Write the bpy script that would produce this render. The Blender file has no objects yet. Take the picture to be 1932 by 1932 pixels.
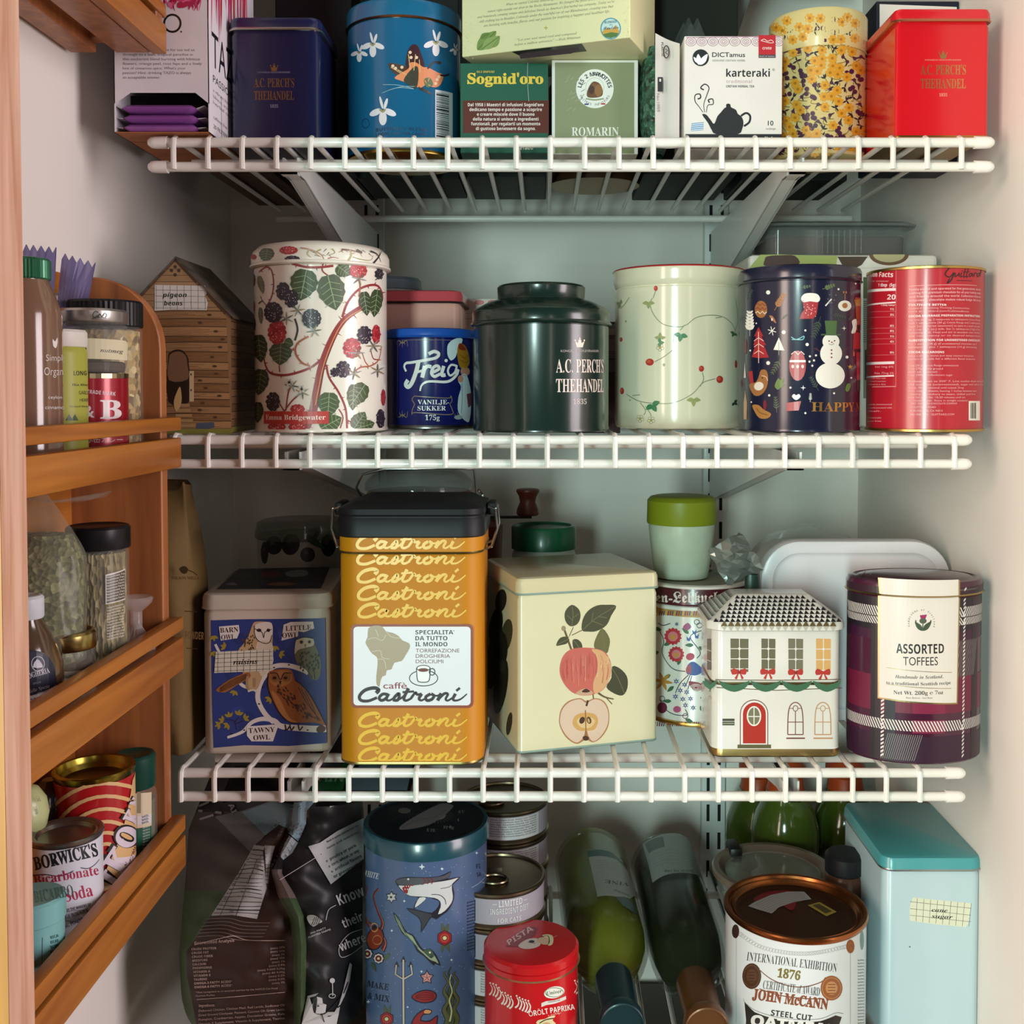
import bpy, bmesh, math, random
from mathutils import Vector, Matrix
from mathutils.geometry import tessellate_polygon
R = math.radians
sc = bpy.context.scene
COL = sc.collection
# ------------------------------------------------------------------ camera, light, exposure
CZ = 1.40                                   # eye height
F, PX, PY, TH = 2040.0, 1030.0, 809.0, R(1.9)
PYD = 741                                   # picture row at which columns are read off
cT, sT = math.cos(TH), math.sin(TH)
cam_d = bpy.data.cameras.new('camera'); cam = bpy.data.objects.new('camera', cam_d); COL.objects.link(cam)
cam_d.sensor_width = 36; cam_d.lens = F*36/1932; cam_d.clip_start = .02
cam_d.shift_x = (966-PX)/1932; cam_d.shift_y = -(966-PY)/1932
cam.location = (0, 0, CZ); cam.rotation_euler = (R(90)-TH, 0, 0)
sc.camera = cam
w = bpy.data.worlds.new('world'); sc.world = w; w.use_nodes = True
w.node_tree.nodes['Background'].inputs[0].default_value = (.86, .92, 1, 1)
w.node_tree.nodes['Background'].inputs[1].default_value = .06
def area(name, loc, aim, sx, sy, power, col):
    l = bpy.data.lights.new(name, 'AREA'); l.shape = 'RECTANGLE'; l.size = sx; l.size_y = sy; l.energy = power; l.color = col
    o = bpy.data.objects.new(name, l); COL.objects.link(o); o.location = loc
    d = Vector(aim)-Vector(loc); o.rotation_euler = d.to_track_quat('-Z', 'Y').to_euler(); return o
area('window_light', (-.46, -1.5, 1.31), (.1, 1.0, 1.25), .22, .9, 37, (.70, 1.0, .92))
area('side_window_light', (1.75, -.08, 1.45), (-.2, .85, 1.3), .7, 1.5, 36, (1, .87, .89))
area('far_window_light', (.72, -1.6, 1.5), (0, 1.0, 1.3), .12, 1.2, 2, (1, .86, .78))
area('room_light', (-.95, -.3, 1.45), (.3, .75, 1.3), .6, 1.2, 28, (1, .79, .66))
sc.view_settings.view_transform = 'Standard'; sc.view_settings.look = 'None'
sc.view_settings.exposure = 0.0; sc.view_settings.gamma = 1
sc.view_settings.use_curve_mapping = False
sc.cycles.use_denoising = True
sc.cycles.max_bounces = 10; sc.cycles.transparent_max_bounces = 16; sc.cycles.transmission_bounces = 8
sc.cycles.caustics_refractive = False; sc.cycles.caustics_reflective = False; sc.cycles.sample_clamp_indirect = 4
# ------------------------------------------------------------------ helpers
def ray(px, py):
    u = (px-PX)/F; v = (PY-py)/F
    return Vector((u, cT+v*sT, v*cT-sT))
def at(px, py, Y):
    d = ray(px, py); return Vector((0, 0, CZ))+d*(Y/d.y)
def zy(py, Y): return at(PX, py, Y).z
def xx(px, Y, py=None): return at(px, py or PYD, Y).x
def lin(h):
    h = h.lstrip('#'); o = []
    for i in (0, 2, 4):
        c = int(h[i:i+2], 16)/255; o.append(c/12.92 if c <= .04045 else ((c+.055)/1.055)**2.4)
    return (*o, 1)
MATS = {}
def paint(h, rough=.42, metal=0, coat=0, var=.05, scale=40, bump=0, key=''):
    k = (h, rough, metal, coat, var, bump, key)
    if k in MATS: return MATS[k]
    m = bpy.data.materials.new('paint_'+h.strip('#')); m.use_nodes = True; nt = m.node_tree; b = nt.nodes['Principled BSDF']
    c = lin(h); b.inputs['Base Color'].default_value = c; b.inputs['Roughness'].default_value = rough
    b.inputs['Metallic'].default_value = metal; b.inputs['Coat Weight'].default_value = coat; b.inputs['Coat Roughness'].default_value = .12; b.inputs['Specular IOR Level'].default_value = .5 if coat or metal else .3
    if var:
        n = nt.nodes.new('ShaderNodeTexNoise'); n.inputs['Scale'].default_value = scale; n.inputs['Detail'].default_value = 3
        tc = nt.nodes.new('ShaderNodeTexCoord'); nt.links.new(tc.outputs['Object'], n.inputs['Vector'])
        mx = nt.nodes.new('ShaderNodeMix'); mx.data_type = 'RGBA'
        mx.inputs[6].default_value = tuple(x*(1-var) for x in c[:3])+(1,); mx.inputs[7].default_value = tuple(min(1, x*(1+var)) for x in c[:3])+(1,)
        nt.links.new(n.outputs['Fac'], mx.inputs[0]); nt.links.new(mx.outputs[2], b.inputs['Base Color'])
        if bump:
            bp = nt.nodes.new('ShaderNodeBump'); bp.inputs['Strength'].default_value = bump; bp.inputs['Distance'].default_value = .002
            nt.links.new(n.outputs['Fac'], bp.inputs['Height']); nt.links.new(bp.outputs['Normal'], b.inputs['Normal'])
    MATS[k] = m; return m
def tin(h): return paint(h, .24, 0, .35, .03)
def ink(h): return paint(h, .4, 0, .08, 0)
def gold(h='#b98a3c', rough=.28): return paint(h, rough, 1, 0, .04)
def speck(name, cols, scale, rough=.8, stretch=(1, 1, 1), bump=.6):
    m = bpy.data.materials.new(name); m.use_nodes = True; nt = m.node_tree; b = nt.nodes['Principled BSDF']
    tc = nt.nodes.new('ShaderNodeTexCoord'); mp = nt.nodes.new('ShaderNodeMapping'); mp.inputs['Scale'].default_value = stretch
    v = nt.nodes.new('ShaderNodeTexVoronoi'); v.inputs['Scale'].default_value = scale
    r = nt.nodes.new('ShaderNodeValToRGB'); e = r.color_ramp.elements
    while len(e) < len(cols): e.new(.5)
    for i, c in enumerate(cols): e[i].position = i/max(1, len(cols)-1); e[i].color = lin(c)
    sp = nt.nodes.new('ShaderNodeSeparateColor')
    nt.links.new(tc.outputs['Object'], mp.inputs[0]); nt.links.new(mp.outputs[0], v.inputs['Vector'])
    nt.links.new(v.outputs['Color'], sp.inputs[0]); nt.links.new(sp.outputs[0], r.inputs[0]); nt.links.new(r.outputs[0], b.inputs['Base Color'])
    bp = nt.nodes.new('ShaderNodeBump'); bp.inputs['Strength'].default_value = bump; bp.inputs['Distance'].default_value = .003
    nt.links.new(v.outputs['Distance'], bp.inputs['Height']); nt.links.new(bp.outputs['Normal'], b.inputs['Normal'])
    b.inputs['Roughness'].default_value = rough; return m
def wood(name, c0, c1, axis, scale=14, rough=.42):
    m = bpy.data.materials.new(name); m.use_nodes = True; nt = m.node_tree; b = nt.nodes['Principled BSDF']
    tc = nt.nodes.new('ShaderNodeTexCoord'); mp = nt.nodes.new('ShaderNodeMapping')
    s = [9, 9, 9]; s['XYZ'.index(axis)] = .55; mp.inputs['Scale'].default_value = s
    n = nt.nodes.new('ShaderNodeTexNoise'); n.inputs['Scale'].default_value = scale; n.inputs['Detail'].default_value = 7; n.inputs['Distortion'].default_value = .6
    r = nt.nodes.new('ShaderNodeValToRGB'); e = r.color_ramp.elements
    e[0].position = .32; e[0].color = lin(c0); e[1].position = .66; e[1].color = lin(c1)
    nt.links.new(tc.outputs['Object'], mp.inputs[0]); nt.links.new(mp.outputs[0], n.inputs['Vector']); nt.links.new(n.outputs['Fac'], r.inputs[0])
    nt.links.new(r.outputs[0], b.inputs['Base Color']); b.inputs['Roughness'].default_value = rough
    bp = nt.nodes.new('ShaderNodeBump'); bp.inputs['Strength'].default_value = .12; bp.inputs['Distance'].default_value = .001
    nt.links.new(n.outputs['Fac'], bp.inputs['Height']); nt.links.new(bp.outputs['Normal'], b.inputs['Normal']); return m
def glass(h, rough=.03, key=''):
    k = ('glass', h, rough, key)
    if k in MATS: return MATS[k]
    m = bpy.data.materials.new('glass'); m.use_nodes = True; b = m.node_tree.nodes['Principled BSDF']
    b.inputs['Base Color'].default_value = lin(h); b.inputs['Transmission Weight'].default_value = 1; b.inputs['Roughness'].default_value = rough; b.inputs['IOR'].default_value = 1.45
    MATS[k] = m; return m
def film(h, alpha=.3, rough=.15, key=''):
    k = ('film', h, alpha, rough)
    if k in MATS: return MATS[k]
    m = MATS[k] = bpy.data.materials.new('clear_film'); m.use_nodes = True; b = m.node_tree.nodes['Principled BSDF']
    b.inputs['Base Color'].default_value = lin(h); b.inputs['Alpha'].default_value = alpha; b.inputs['Roughness'].default_value = rough; return m

class MB:
    def __init__(s): s.v = []; s.f = []; s.m = []; s.mats = []
    def mi(s, m):
        if m not in s.mats: s.mats.append(m)
        return s.mats.index(m)
    def add(s, vs, fs, m):
        o = len(s.v); k = s.mi(m); s.v.extend(tuple(p) for p in vs)
        for f in fs: s.f.append(tuple(i+o for i in f)); s.m.append(k)
    def box(s, x0, x1, y0, y1, z0, z1, m, yaw=0, piv=None, bev=0):
        vs = [Vector((x, y, z)) for x in (x0, x1) for y in (y0, y1) for z in (z0, z1)]
        fs = [(0, 1, 3, 2), (4, 6, 7, 5), (0, 4, 5, 1), (2, 3, 7, 6), (0, 2, 6, 4), (1, 5, 7, 3)]
        if bev:
            bm = bmesh.new(); bv = [bm.verts.new(p) for p in vs]
            for f in fs: bm.faces.new([bv[i] for i in f])
            bmesh.ops.recalc_face_normals(bm, faces=bm.faces)
            bmesh.ops.bevel(bm, geom=list(bm.edges), offset=bev, segments=2, affect='EDGES', profile=.5)
            bm.verts.index_update(); vs = [v.co.copy() for v in bm.verts]; fs = [[v.index for v in f.verts] for f in bm.faces]; bm.free()
        if yaw:
            c = Vector(piv) if piv else Vector(((x0+x1)/2, (y0+y1)/2, 0)); M = Matrix.Rotation(yaw, 3, 'Z')
            vs = [M@(p-Vector((c.x, c.y, 0)))+Vector((c.x, c.y, 0)) for p in vs]
        s.add(vs, fs, m)
    def loft(s, cx, cy, prof, shape, m, yaw=0, cap0=True, cap1=True):
        """prof: (inset, z[, material]) from bottom to top; shape(inset) -> outline"""
        rings = []; c, q = math.cos(yaw), math.sin(yaw); base = len(s.v); n = len(shape(prof[0][0]))
        for p in prof:
            for x, y in shape(p[0]): s.v.append((cx+x*c-y*q, cy+x*q+y*c, p[1]))
        for i in range(len(prof)-1):
            k = s.mi(prof[i+1][2] if len(prof[i+1]) > 2 else m)
            for j in range(n):
                a = base+i*n+j; b = base+i*n+(j+1) % n; s.f.append((a, b, b+n, a+n)); s.m.append(k)
        if cap0: s.f.append(tuple(base+j for j in range(n-1, -1, -1))); s.m.append(s.mi(prof[0][2] if len(prof[0]) > 2 else m))
        if cap1: s.f.append(tuple(base+(len(prof)-1)*n+j for j in range(n))); s.m.append(s.mi(prof[-1][2] if len(prof[-1]) > 2 else m))
    def tube(s, pts, r, m, n=8, closed=False, caps=True):
        pts = [Vector(p) for p in pts]; N = len(pts); rs = r if isinstance(r, (list, tuple)) else [r]*N
        base = len(s.v); up = None
        for i, p in enumerate(pts):
            a = pts[i-1] if (i or closed) else p; b = pts[(i+1) % N] if (i < N-1 or closed) else p
            d = (b-a).normalized()
            if up is None: up = Vector((0, 0, 1)) if abs(d.z) < .9 else Vector((1, 0, 0))
            x = d.cross(up).normalized(); up = x.cross(d).normalized()
            for j in range(n):
                t = 2*math.pi*j/n; s.v.append(tuple(p+(x*math.cos(t)+up*math.sin(t))*rs[i]))
        k = s.mi(m)
        for i in range(N if closed else N-1):
            for j in range(n):
                a = base+i*n+j; b = base+i*n+(j+1) % n; c = base+((i+1) % N)*n; s.f.append((a, b, c+(j+1) % n, c+j)); s.m.append(k)
        if caps and not closed:
            s.f.append(tuple(base+j for j in range(n-1, -1, -1))); s.m.append(k)
            s.f.append(tuple(base+(N-1)*n+j for j in range(n))); s.m.append(k)
    def grid(s, P, nu, nv, m, closed_u=False):
        base = len(s.v)
        for j in range(nv):
            for i in range(nu): s.v.append(tuple(P(i/(nu if closed_u else nu-1), j/(nv-1))))
        k = s.mi(m)
        for j in range(nv-1):
            for i in range(nu if closed_u else nu-1):
                a = base+j*nu+i; b = base+j*nu+(i+1) % nu; s.f.append((a, b, b+nu, a+nu)); s.m.append(k)
    def build(s, name, parent=None, loc=(0, 0, 0), smooth=True, sharp=38):
        root = parent
        while root is not None and root.parent is not None: root = root.parent
        L = Vector(root.location) if root is not None else Vector(loc)
        me = bpy.data.meshes.new(name); me.from_pydata([tuple(Vector(p)-L) for p in s.v], [], s.f)
        for m in s.mats: me.materials.append(m)
        me.polygons.foreach_set('material_index', s.m)
        me.polygons.foreach_set('use_smooth', [smooth]*len(s.f)); me.update()
        if smooth: me.set_sharp_from_angle(angle=R(sharp))
        o = bpy.data.objects.new(name, me); COL.objects.link(o)
        if parent is not None: o.parent = parent
        else: o.location = L
        return o
def fix_normals(o):
    bm = bmesh.new(); bm.from_mesh(o.data); bmesh.ops.recalc_face_normals(bm, faces=bm.faces); bm.to_mesh(o.data); bm.free(); return o
def tag(o, label, cat, group=None, kind=None):
    if label: o['label'] = label
    if cat: o['category'] = cat
    if group: o['group'] = group
    if kind: o['kind'] = kind
    return o
def thing(name, loc, label, cat, group=None):
    o = bpy.data.objects.new(name, None); COL.objects.link(o); o.location = loc; o.empty_display_size = .02
    return tag(o, label, cat, group)
def copy_thing(root, loc, label=None):
    r = root.copy(); COL.objects.link(r); r.location = loc
    if label: r['label'] = label
    for ch in list(root.children):
        c = ch.copy(); COL.objects.link(c); c.parent = r
        for g in list(ch.children):
            d = g.copy(); COL.objects.link(d); d.parent = c
    return r
def circ(r, n=72): return lambda i: [((r-i)*math.cos(2*math.pi*k/n), (r-i)*math.sin(2*math.pi*k/n)) for k in range(n)]
def oval(a, b, n=80): return lambda i: [((a-i)*math.cos(2*math.pi*k/n), (b-i)*math.sin(2*math.pi*k/n)) for k in range(n)]
def rrect(w, d, rad, n=6):
    def f(i):
        a, b, r = w/2-i, d/2-i, max(rad-i, .0004); r = min(r, a*.98, b*.98); o = []
        for q, (x, y) in enumerate(((a-r, b-r), (-a+r, b-r), (-a+r, -b+r), (a-r, -b+r))):
            for k in range(n+1):
                t = math.pi/2*(q+k/n); o.append((x+r*math.cos(t), y+r*math.sin(t)))
        return o
    return f
def catmull(p, closed=False, n=6):
    o = []; N = len(p)
    for i in range(N if closed else N-1):
        g = (lambda k: p[k % N]) if closed else (lambda k: p[min(max(k, 0), N-1)])
        a, b, c, d = g(i-1), g(i), g(i+1), g(i+2)
        for k in range(n):
            t = k/n
            o.append(tuple(.5*(2*b[e]+(c[e]-a[e])*t+(2*a[e]-5*b[e]+4*c[e]-d[e])*t*t+(3*b[e]-a[e]-3*c[e]+d[e])*t**3) for e in range(len(b))))
    if not closed: o.append(tuple(p[-1]))
    return o
# ---- surfaces that carry printed artwork
class Plane:
    curved = False
    def __init__(s, o, U, V): s.o, s.U, s.V = Vector(o), Vector(U).normalized(), Vector(V).normalized(); s.N = s.U.cross(s.V); s.Y = s.o.y
    def tr(s, px, py):
        d = ray(px, py); C = Vector((0, 0, CZ)); t = (s.o-C).dot(s.N)/d.dot(s.N); p = C+d*t-s.o; return (p.dot(s.U), p.dot(s.V))
    def pos(s, u, v, off): return s.o+s.U*u+s.V*v+s.N*off
def front(Y, x=0, z=CZ): return Plane((x, Y, z), (1, 0, 0), (0, 0, 1))
def yawed(x, Y, yaw, z=CZ): return Plane((x, Y, z), (math.cos(yaw), math.sin(yaw), 0), (0, 0, 1))
def toplane(x, y, z, yaw=0):
    p = Plane((x, y, z), (math.cos(yaw), math.sin(yaw), 0), (-math.sin(yaw), math.cos(yaw), 0)); p.Y = .6; return p
class Oval:
    curved = True
    def __init__(s, cx, cy, a, b=None): s.cx, s.cy, s.a, s.b = cx, cy, a, b or a; s.Y = cy-s.b
    def tr(s, px, py):
        d = ray(px, py); A = (d.x/s.a)**2+(d.y/s.b)**2; B = -2*(d.x*s.cx/s.a**2+d.y*s.cy/s.b**2); C = (s.cx/s.a)**2+(s.cy/s.b)**2-1
        D = max(0, B*B-4*A*C); t = (-B-math.sqrt(D))/(2*A); x, y = d.x*t-s.cx, d.y*t-s.cy
        return (s.a*math.atan2(x/s.a, -y/s.b), CZ+d.z*t)
    def pos(s, u, v, off):
        t = u/s.a; n = Vector((math.sin(t)/s.a, -math.cos(t)/s.b, 0)).normalized()
        return Vector((s.cx+s.a*math.sin(t), s.cy-s.b*math.cos(t), v))+n*off
def uni(s, mode):
    B = {'b': (0x1D400, 0x1D41A, 0x1D7CE), 'i': (0x1D434, 0x1D44E, 0), 'bi': (0x1D468, 0x1D482, 0), 'scr': (0x1D4D0, 0x1D4EA, 0), 'fr': (0x1D56C, 0x1D586, 0), 'sb': (0x1D5D4, 0x1D5EE, 0x1D7EC), 'sbi': (0x1D63C, 0x1D656, 0), 'mono': (0x1D670, 0x1D68A, 0x1D7F6)}.get(mode)
    if not B: return s
    o = ''
    for c in s:
        if 'A' <= c <= 'Z': o += chr(B[0]+ord(c)-65)
        elif 'a' <= c <= 'z' and not (mode == 'i' and c == 'h'): o += chr(B[1]+ord(c)-97)
        elif '0' <= c <= '9' and B[2]: o += chr(B[2]+ord(c)-48)
        else: o += c
    return o
GLYPH = {}
def glyphs(txt, font, bold, space):
    k = (txt, font, bold, space)
    if k not in GLYPH:
        c = bpy.data.curves.new('writing', 'FONT'); c.body = uni(txt, font); c.resolution_u = 3; c.offset = bold; c.space_character = space
        o = bpy.data.objects.new('writing', c); me = bpy.data.meshes.new_from_object(o)
        v = [(p.co.x, p.co.y) for p in me.vertices]; f = [tuple(p.vertices) for p in me.polygons]
        bpy.data.objects.remove(o); bpy.data.meshes.remove(me); bpy.data.curves.remove(c); GLYPH[k] = (v, f)
    return GLYPH[k]
class Art:
    """flat printed shapes laid on a surface; coordinates in the pixels of a zoomed crop of the photograph"""
    STEP = .0035; TR = False
    def __init__(s, mb, surf, zoom=(0, 0, 1), base=None): s.mb, s.sf, s.q = mb, surf, zoom; s.k = 0; s.n = 0; s.ks = 1; s.base = base or (.00012 if surf.curved else .00006)
    @property
    def unit(s): return s.sf.Y/F/s.q[2]
    def P(s, x, y): return s.sf.tr(s.q[0]+x/s.q[2], s.q[1]+y/s.q[2])
    def up(s, n=1): s.k += n; return s
    def emit(s, polys, m):
        s.n += 1; off = s.base+s.k*4e-5*s.ks+(s.n % 12)*3.2e-6; mb = s.mb; k = mb.mi(m); st = s.STEP
        for p in polys:
            if s.sf.curved:
                lo = math.floor(min(a[0] for a in p)/st); hi = math.ceil(max(a[0] for a in p)/st); parts = []
                if hi-lo <= 1: parts = [p]
                else:
                    for i in range(lo, hi):
                        q = p
                        for lim, sg in ((i*st, 1), ((i+1)*st, -1)):
                            o = []
                            for j in range(len(q)):
                                a, b = q[j], q[(j+1) % len(q)]; da, db = (a[0]-lim)*sg, (b[0]-lim)*sg
                                if da >= 0: o.append(a)
                                if (da > 0 > db) or (da < 0 < db): t = da/(da-db); o.append((lim, a[1]+(b[1]-a[1])*t))
                            q = o
                            if len(q) < 3: break
                        if len(q) >= 3: parts.append(q)
            else: parts = [p]
            for q in parts:
                A = sum(q[i][0]*q[(i+1) % len(q)][1]-q[(i+1) % len(q)][0]*q[i][1] for i in range(len(q)))
                if abs(A) < 1e-13: continue
                if A < 0: q = q[::-1]
                b = len(mb.v); mb.v.extend(tuple(s.sf.pos(u, v, off)) for u, v in q); mb.f.append(tuple(range(b, b+len(q)))); mb.m.append(k)
    def uvpoly(s, q, col):
        q = [tuple(p) for p in q]
        t = tessellate_polygon([[Vector((x*1000, y*1000, 0)) for x, y in q]]); s.emit([[q[i] for i in f] for f in t], s.c(col))
    def c(s, col): return ink(col) if isinstance(col, str) else col
    def poly(s, pts, col, smooth=0): 
        if smooth: pts = catmull(pts, True, smooth)
        s.uvpoly([s.P(*p) for p in pts], col)
    def rect(s, x0, y0, x1, y1, col): s.poly([(x0, y0), (x1, y0), (x1, y1), (x0, y1)], col)
    def rrect(s, x0, y0, x1, y1, r, col):
        o = []
        for q, (x, y) in enumerate(((x1-r, y1-r), (x0+r, y1-r), (x0+r, y0+r), (x1-r, y0+r))):
            for k in range(6): t = math.pi/2*(q+k/5); o.append((x+r*math.cos(t), y+r*math.sin(t)))
        s.poly(o, col)
    def ell(s, x, y, rx, ry, col, rot=0, n=18, a0=0, a1=360):
        c, q = math.cos(R(rot)), math.sin(R(rot)); o = []
        for k in range(n if a1-a0 == 360 else n+1):
            t = R(a0+(a1-a0)*k/n); a, b = rx*math.cos(t), ry*math.sin(t); o.append((x+a*c-b*q, y+a*q+b*c))
        s.poly(o, col)
    def ring(s, x, y, rx, ry, w, col, n=28): s.line([(x+rx*math.cos(2*math.pi*k/n), y+ry*math.sin(2*math.pi*k/n)) for k in range(n)], w, col, closed=True, sm=0)
    def line(s, pts, w, col, closed=False, sm=5, taper=None):
        if sm and len(pts) > 2: pts = catmull(pts, closed, sm)
        uv = [s.P(*p) for p in pts]; N = len(uv); W = w*s.unit/2; L = []
        for i, p in enumerate(uv):
            a = uv[i-1] if (i or closed) else p; b = uv[(i+1) % N] if (i < N-1 or closed) else p
            dx, dy = b[0]-a[0], b[1]-a[1]; l = math.hypot(dx, dy) or 1; t = i/max(1, N-1)
            h = W*(1 if taper is None else taper[0]+(taper[1]-taper[0])*t); L.append(((p[0]-dy/l*h, p[1]+dx/l*h), (p[0]+dy/l*h, p[1]-dx/l*h)))
        T = []
        for i in range(N if closed else N-1):
            j = (i+1) % N; T += [[L[i][0], L[i][1], L[j][1]], [L[i][0], L[j][1], L[j][0]]]
        s.emit(T, s.c(col))
    def hband(s, xc, y0, y1, col, U=1.35):
        v0, v1 = s.P(xc, y0)[1], s.P(xc, y1)[1]; n = 40; W = s.sf.a*U; c = s.c(col)
        s.emit([[(-W+2*W*i/n, v1), (-W+2*W*(i+1)/n, v1), (-W+2*W*(i+1)/n, v0), (-W+2*W*i/n, v0)] for i in range(n)], c)
    def leaf(s, x0, y0, x1, y1, wd, col, vein=None):
        dx, dy = x1-x0, y1-y0; f = [(0, 0), (.18, .36), (.42, .5), (.7, .36), (1, 0)]
        L = [(x0+dx*t-dy*h*wd, y0+dy*t+dx*h*wd) for t, h in f]+[(x0+dx*t+dy*h*wd, y0+dy*t-dx*h*wd) for t, h in f[-2:0:-1]]
        s.poly(L, col, 3)
        if vein: s.k += 1; s.line([(x0, y0), (x1, y1)], math.hypot(dx, dy)*.04, vein, sm=0); s.k -= 1
    def star(s, x, y, r, col, n=5, inner=.45, rot=-90):
        s.poly([(x+r*(inner if k % 2 else 1)*math.cos(R(rot+180*k/n)), y+r*(inner if k % 2 else 1)*math.sin(R(rot+180*k/n))) for k in range(2*n)], col)
    def flower(s, x, y, r, col, mid, n=5, pr=.45):
        for k in range(n): t = 2*math.pi*k/n-1.2; s.ell(x+r*.58*math.cos(t), y+r*.58*math.sin(t), r*pr, r*pr*.72, col, math.degrees(t), 10)
        s.k += 1; s.ell(x, y, r*.3, r*.3, mid, n=10); s.k -= 1
    def text(s, txt, x, y, wd, h, col, font=None, bold=0, rot=0, shear=0, space=1, arc=0, al='L'):
        """left end x, baseline y, width wd (None: natural), cap height h, in crop pixels"""
        v, f = glyphs(txt, font, bold, space)
        if not v: return
        x0, x1 = min(p[0] for p in v), max(p[0] for p in v); U = s.unit
        if s.TR:
            kx, ky = (wd or (x1-x0)*h/.7)/max(x1-x0, 1e-6), h/.7; W_ = (x1-x0)*kx; sh = {'L': 0, 'C': W_/2, 'R': W_}[al]; c, q = math.cos(R(rot)), math.sin(R(rot)); o = []
            for a, b in v: X = (a-x0)*kx-sh; Y = b*ky; o.append(s.P(x+X*c-Y*q, y-X*q-Y*c))
            s.emit([[o[i] for i in p] for p in f], s.c(col)); return
        c, q = math.cos(R(rot)), -math.sin(R(rot)); w_ = wd or 10; e0, e1 = {'L': (0, 1), 'C': (-.5, .5), 'R': (-1, 0)}[al]
        A, B = s.P(x+w_*e0*c, y+w_*e0*q), s.P(x+w_*e1*c, y+w_*e1*q); D = math.hypot(B[0]-A[0], B[1]-A[1])
        if D < 1e-7 or x1-x0 < 1e-6: return
        T = s.P(x-h*math.sin(R(rot)), y-h*math.cos(R(rot))); O = s.P(x, y); ky = math.hypot(T[0]-O[0], T[1]-O[1])/.70
        kx = D/max(x1-x0, 1e-6) if wd else ky*D/(w_*U)
        Wd = (x1-x0)*kx; c, q = (B[0]-A[0])/D, (B[1]-A[1])/D; u0, v0 = A if wd else O; sh = 0 if wd else -e0*Wd; o = []
        for a, b in v:
            X = (a-x0)*kx-sh; Y = b*ky; X += shear*Y
            if arc: Rr = arc*U; t = (X-(Wd/2-sh))/Rr; X, Y = (Wd/2-sh)+(Rr+Y)*math.sin(t), (Rr+Y)*math.cos(t)-Rr
            o.append((u0+X*c-Y*q, v0+X*q+Y*c))
        s.emit([[o[i] for i in p] for p in f], s.c(col))
    def para(s, lines, x, y, wd, h, lead, col, font=None, al='L', rot=0):
        for i, t in enumerate(lines):
            n = len(t)/max(len(q) for q in lines)
            s.text(t, x+math.sin(R(rot))*lead*i, y+math.cos(R(rot))*lead*i, wd*n if wd else None, h, col, font, al=al, rot=rot)
# ------------------------------------------------------------------ the closet
XL, XR, YB, YF = -.351, .350, 1.21, .47
m_wall = paint('#e8e3dc', .75, 0, 0, .03, 6, .06)
def struct(name, mb): return tag(mb.build(name, smooth=False), None, None, kind='structure')
b = MB(); b.box(XL-.02, XR+.02, YB, YB+.02, 0, 2.3, m_wall); struct('wall_back', b)
b = MB(); b.box(XL-.02, XL, YF, YB, 0, 2.3, m_wall); struct('wall_left', b)
b = MB(); b.box(XR, XR+.02, .70, YB, 0, 2.3, m_wall); struct('wall_right', b)
b = MB(); b.box(XL-.02, XR+.02, YF, YB+.02, 2.3, 2.32, m_wall); struct('ceiling', b)
b = MB(); b.box(-2.5, 2.5, -2.5, YB+.02, -.02, 0, wood('floor_wood', '#6b4a30', '#8a6242', 'X', 4)); struct('floor', b)
m_door_face = wood('door_face_wood', '#8a6632', '#9c763e', 'Z', 10); m_door_edge = wood('door_edge_wood', '#c58f72', '#e2b8a0', 'Z', 16)
b = MB(); b.box(-.42, -.2227, .440, .462, .05, 2.3, m_door_face)
b.add([(-.2225, .440, .05), (-.2225, .462, .05), (-.2225, .462, 2.3), (-.2225, .440, 2.3)], [(0, 1, 2, 3)], m_door_edge); struct('trim_1', b)
# ------------------------------------------------------------------ wire shelves
SY0, SY1 = .812, 1.13
m_wire = paint('#e9e6df', .35, 0, .2, .02)
ZR = [zy(269, SY0), zy(830, SY0), zy(1458, SY0), CZ-.527]      # height of the front top rod
ZT = [z+.0054 for z in ZR]                                      # top of the wires: what things stand on
def wire_shelf(z, x0, x1, nx0, label, caps=(1, 1)):
    cx = (x0+x1)/2; root = thing('wire_shelf', (cx, .97, z), label, 'shelf', 'white wire shelves')
    rr = .0037
    for y, zz in ((SY0, z), (SY0, z-.0180), (SY0+.05, z-.0055), (SY1, z-.0055)):
        b = MB(); k = 0 if y == SY0 else .012; b.tube([(x0+k, y, zz), (x1-k, y, zz)], rr, m_wire, 10); b.build('rod', root)
    for sx, x in ((-1, x0), (1, x1)):
        if not caps[(sx+1)//2]: continue
        for zz in (z, z-.018):
            b = MB(); b.tube([(x-sx*.010, SY0, zz), (x-sx*.001, SY0, zz), (x+sx*.002, SY0, zz), (x+sx*.0045, SY0, zz)], [.0048, .0046, .0042, .0022], paint('#eee9e4', .3, 0, .2, .02, key='cap'), 12); b.build('end_cap', root)
    n = int((x1-.006-nx0)/.0254)+1; first = None
    for i in range(n):
        x = nx0+i*.0254
        if first is None:
            b = MB(); r = .0021; yf = SY0-.0034
            b.tube([(x, SY1, z+.003), (x, SY0+.006, z+.003), (x, SY0+.0006, z+.0036), (x, yf, z+.0015), (x, yf-.0008, z-.003), (x, yf-.0008, z-.0205)], r, m_wire, 8)
            first = b.build('wire', root); fx = x
        else:
            o = first.copy(); COL.objects.link(o); o.parent = root; o.location = (x-fx, 0, 0)
    return root
wire_shelf(ZR[0], xx(297, SY0), xx(1857, SY0), xx(336, SY0), 'white wire shelf with the tea boxes, highest of the shelves')
wire_shelf(ZR[1], xx(322, SY0), xx(1822, SY0), xx(330, SY0), 'white wire shelf under the bramble tin and snowman tin', (0, 1))
wire_shelf(ZR[2], xx(332, SY0), xx(1818, SY0), xx(336, SY0), 'white wire shelf carrying the orange coffee tin and owl tin', (0, 1))
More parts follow.
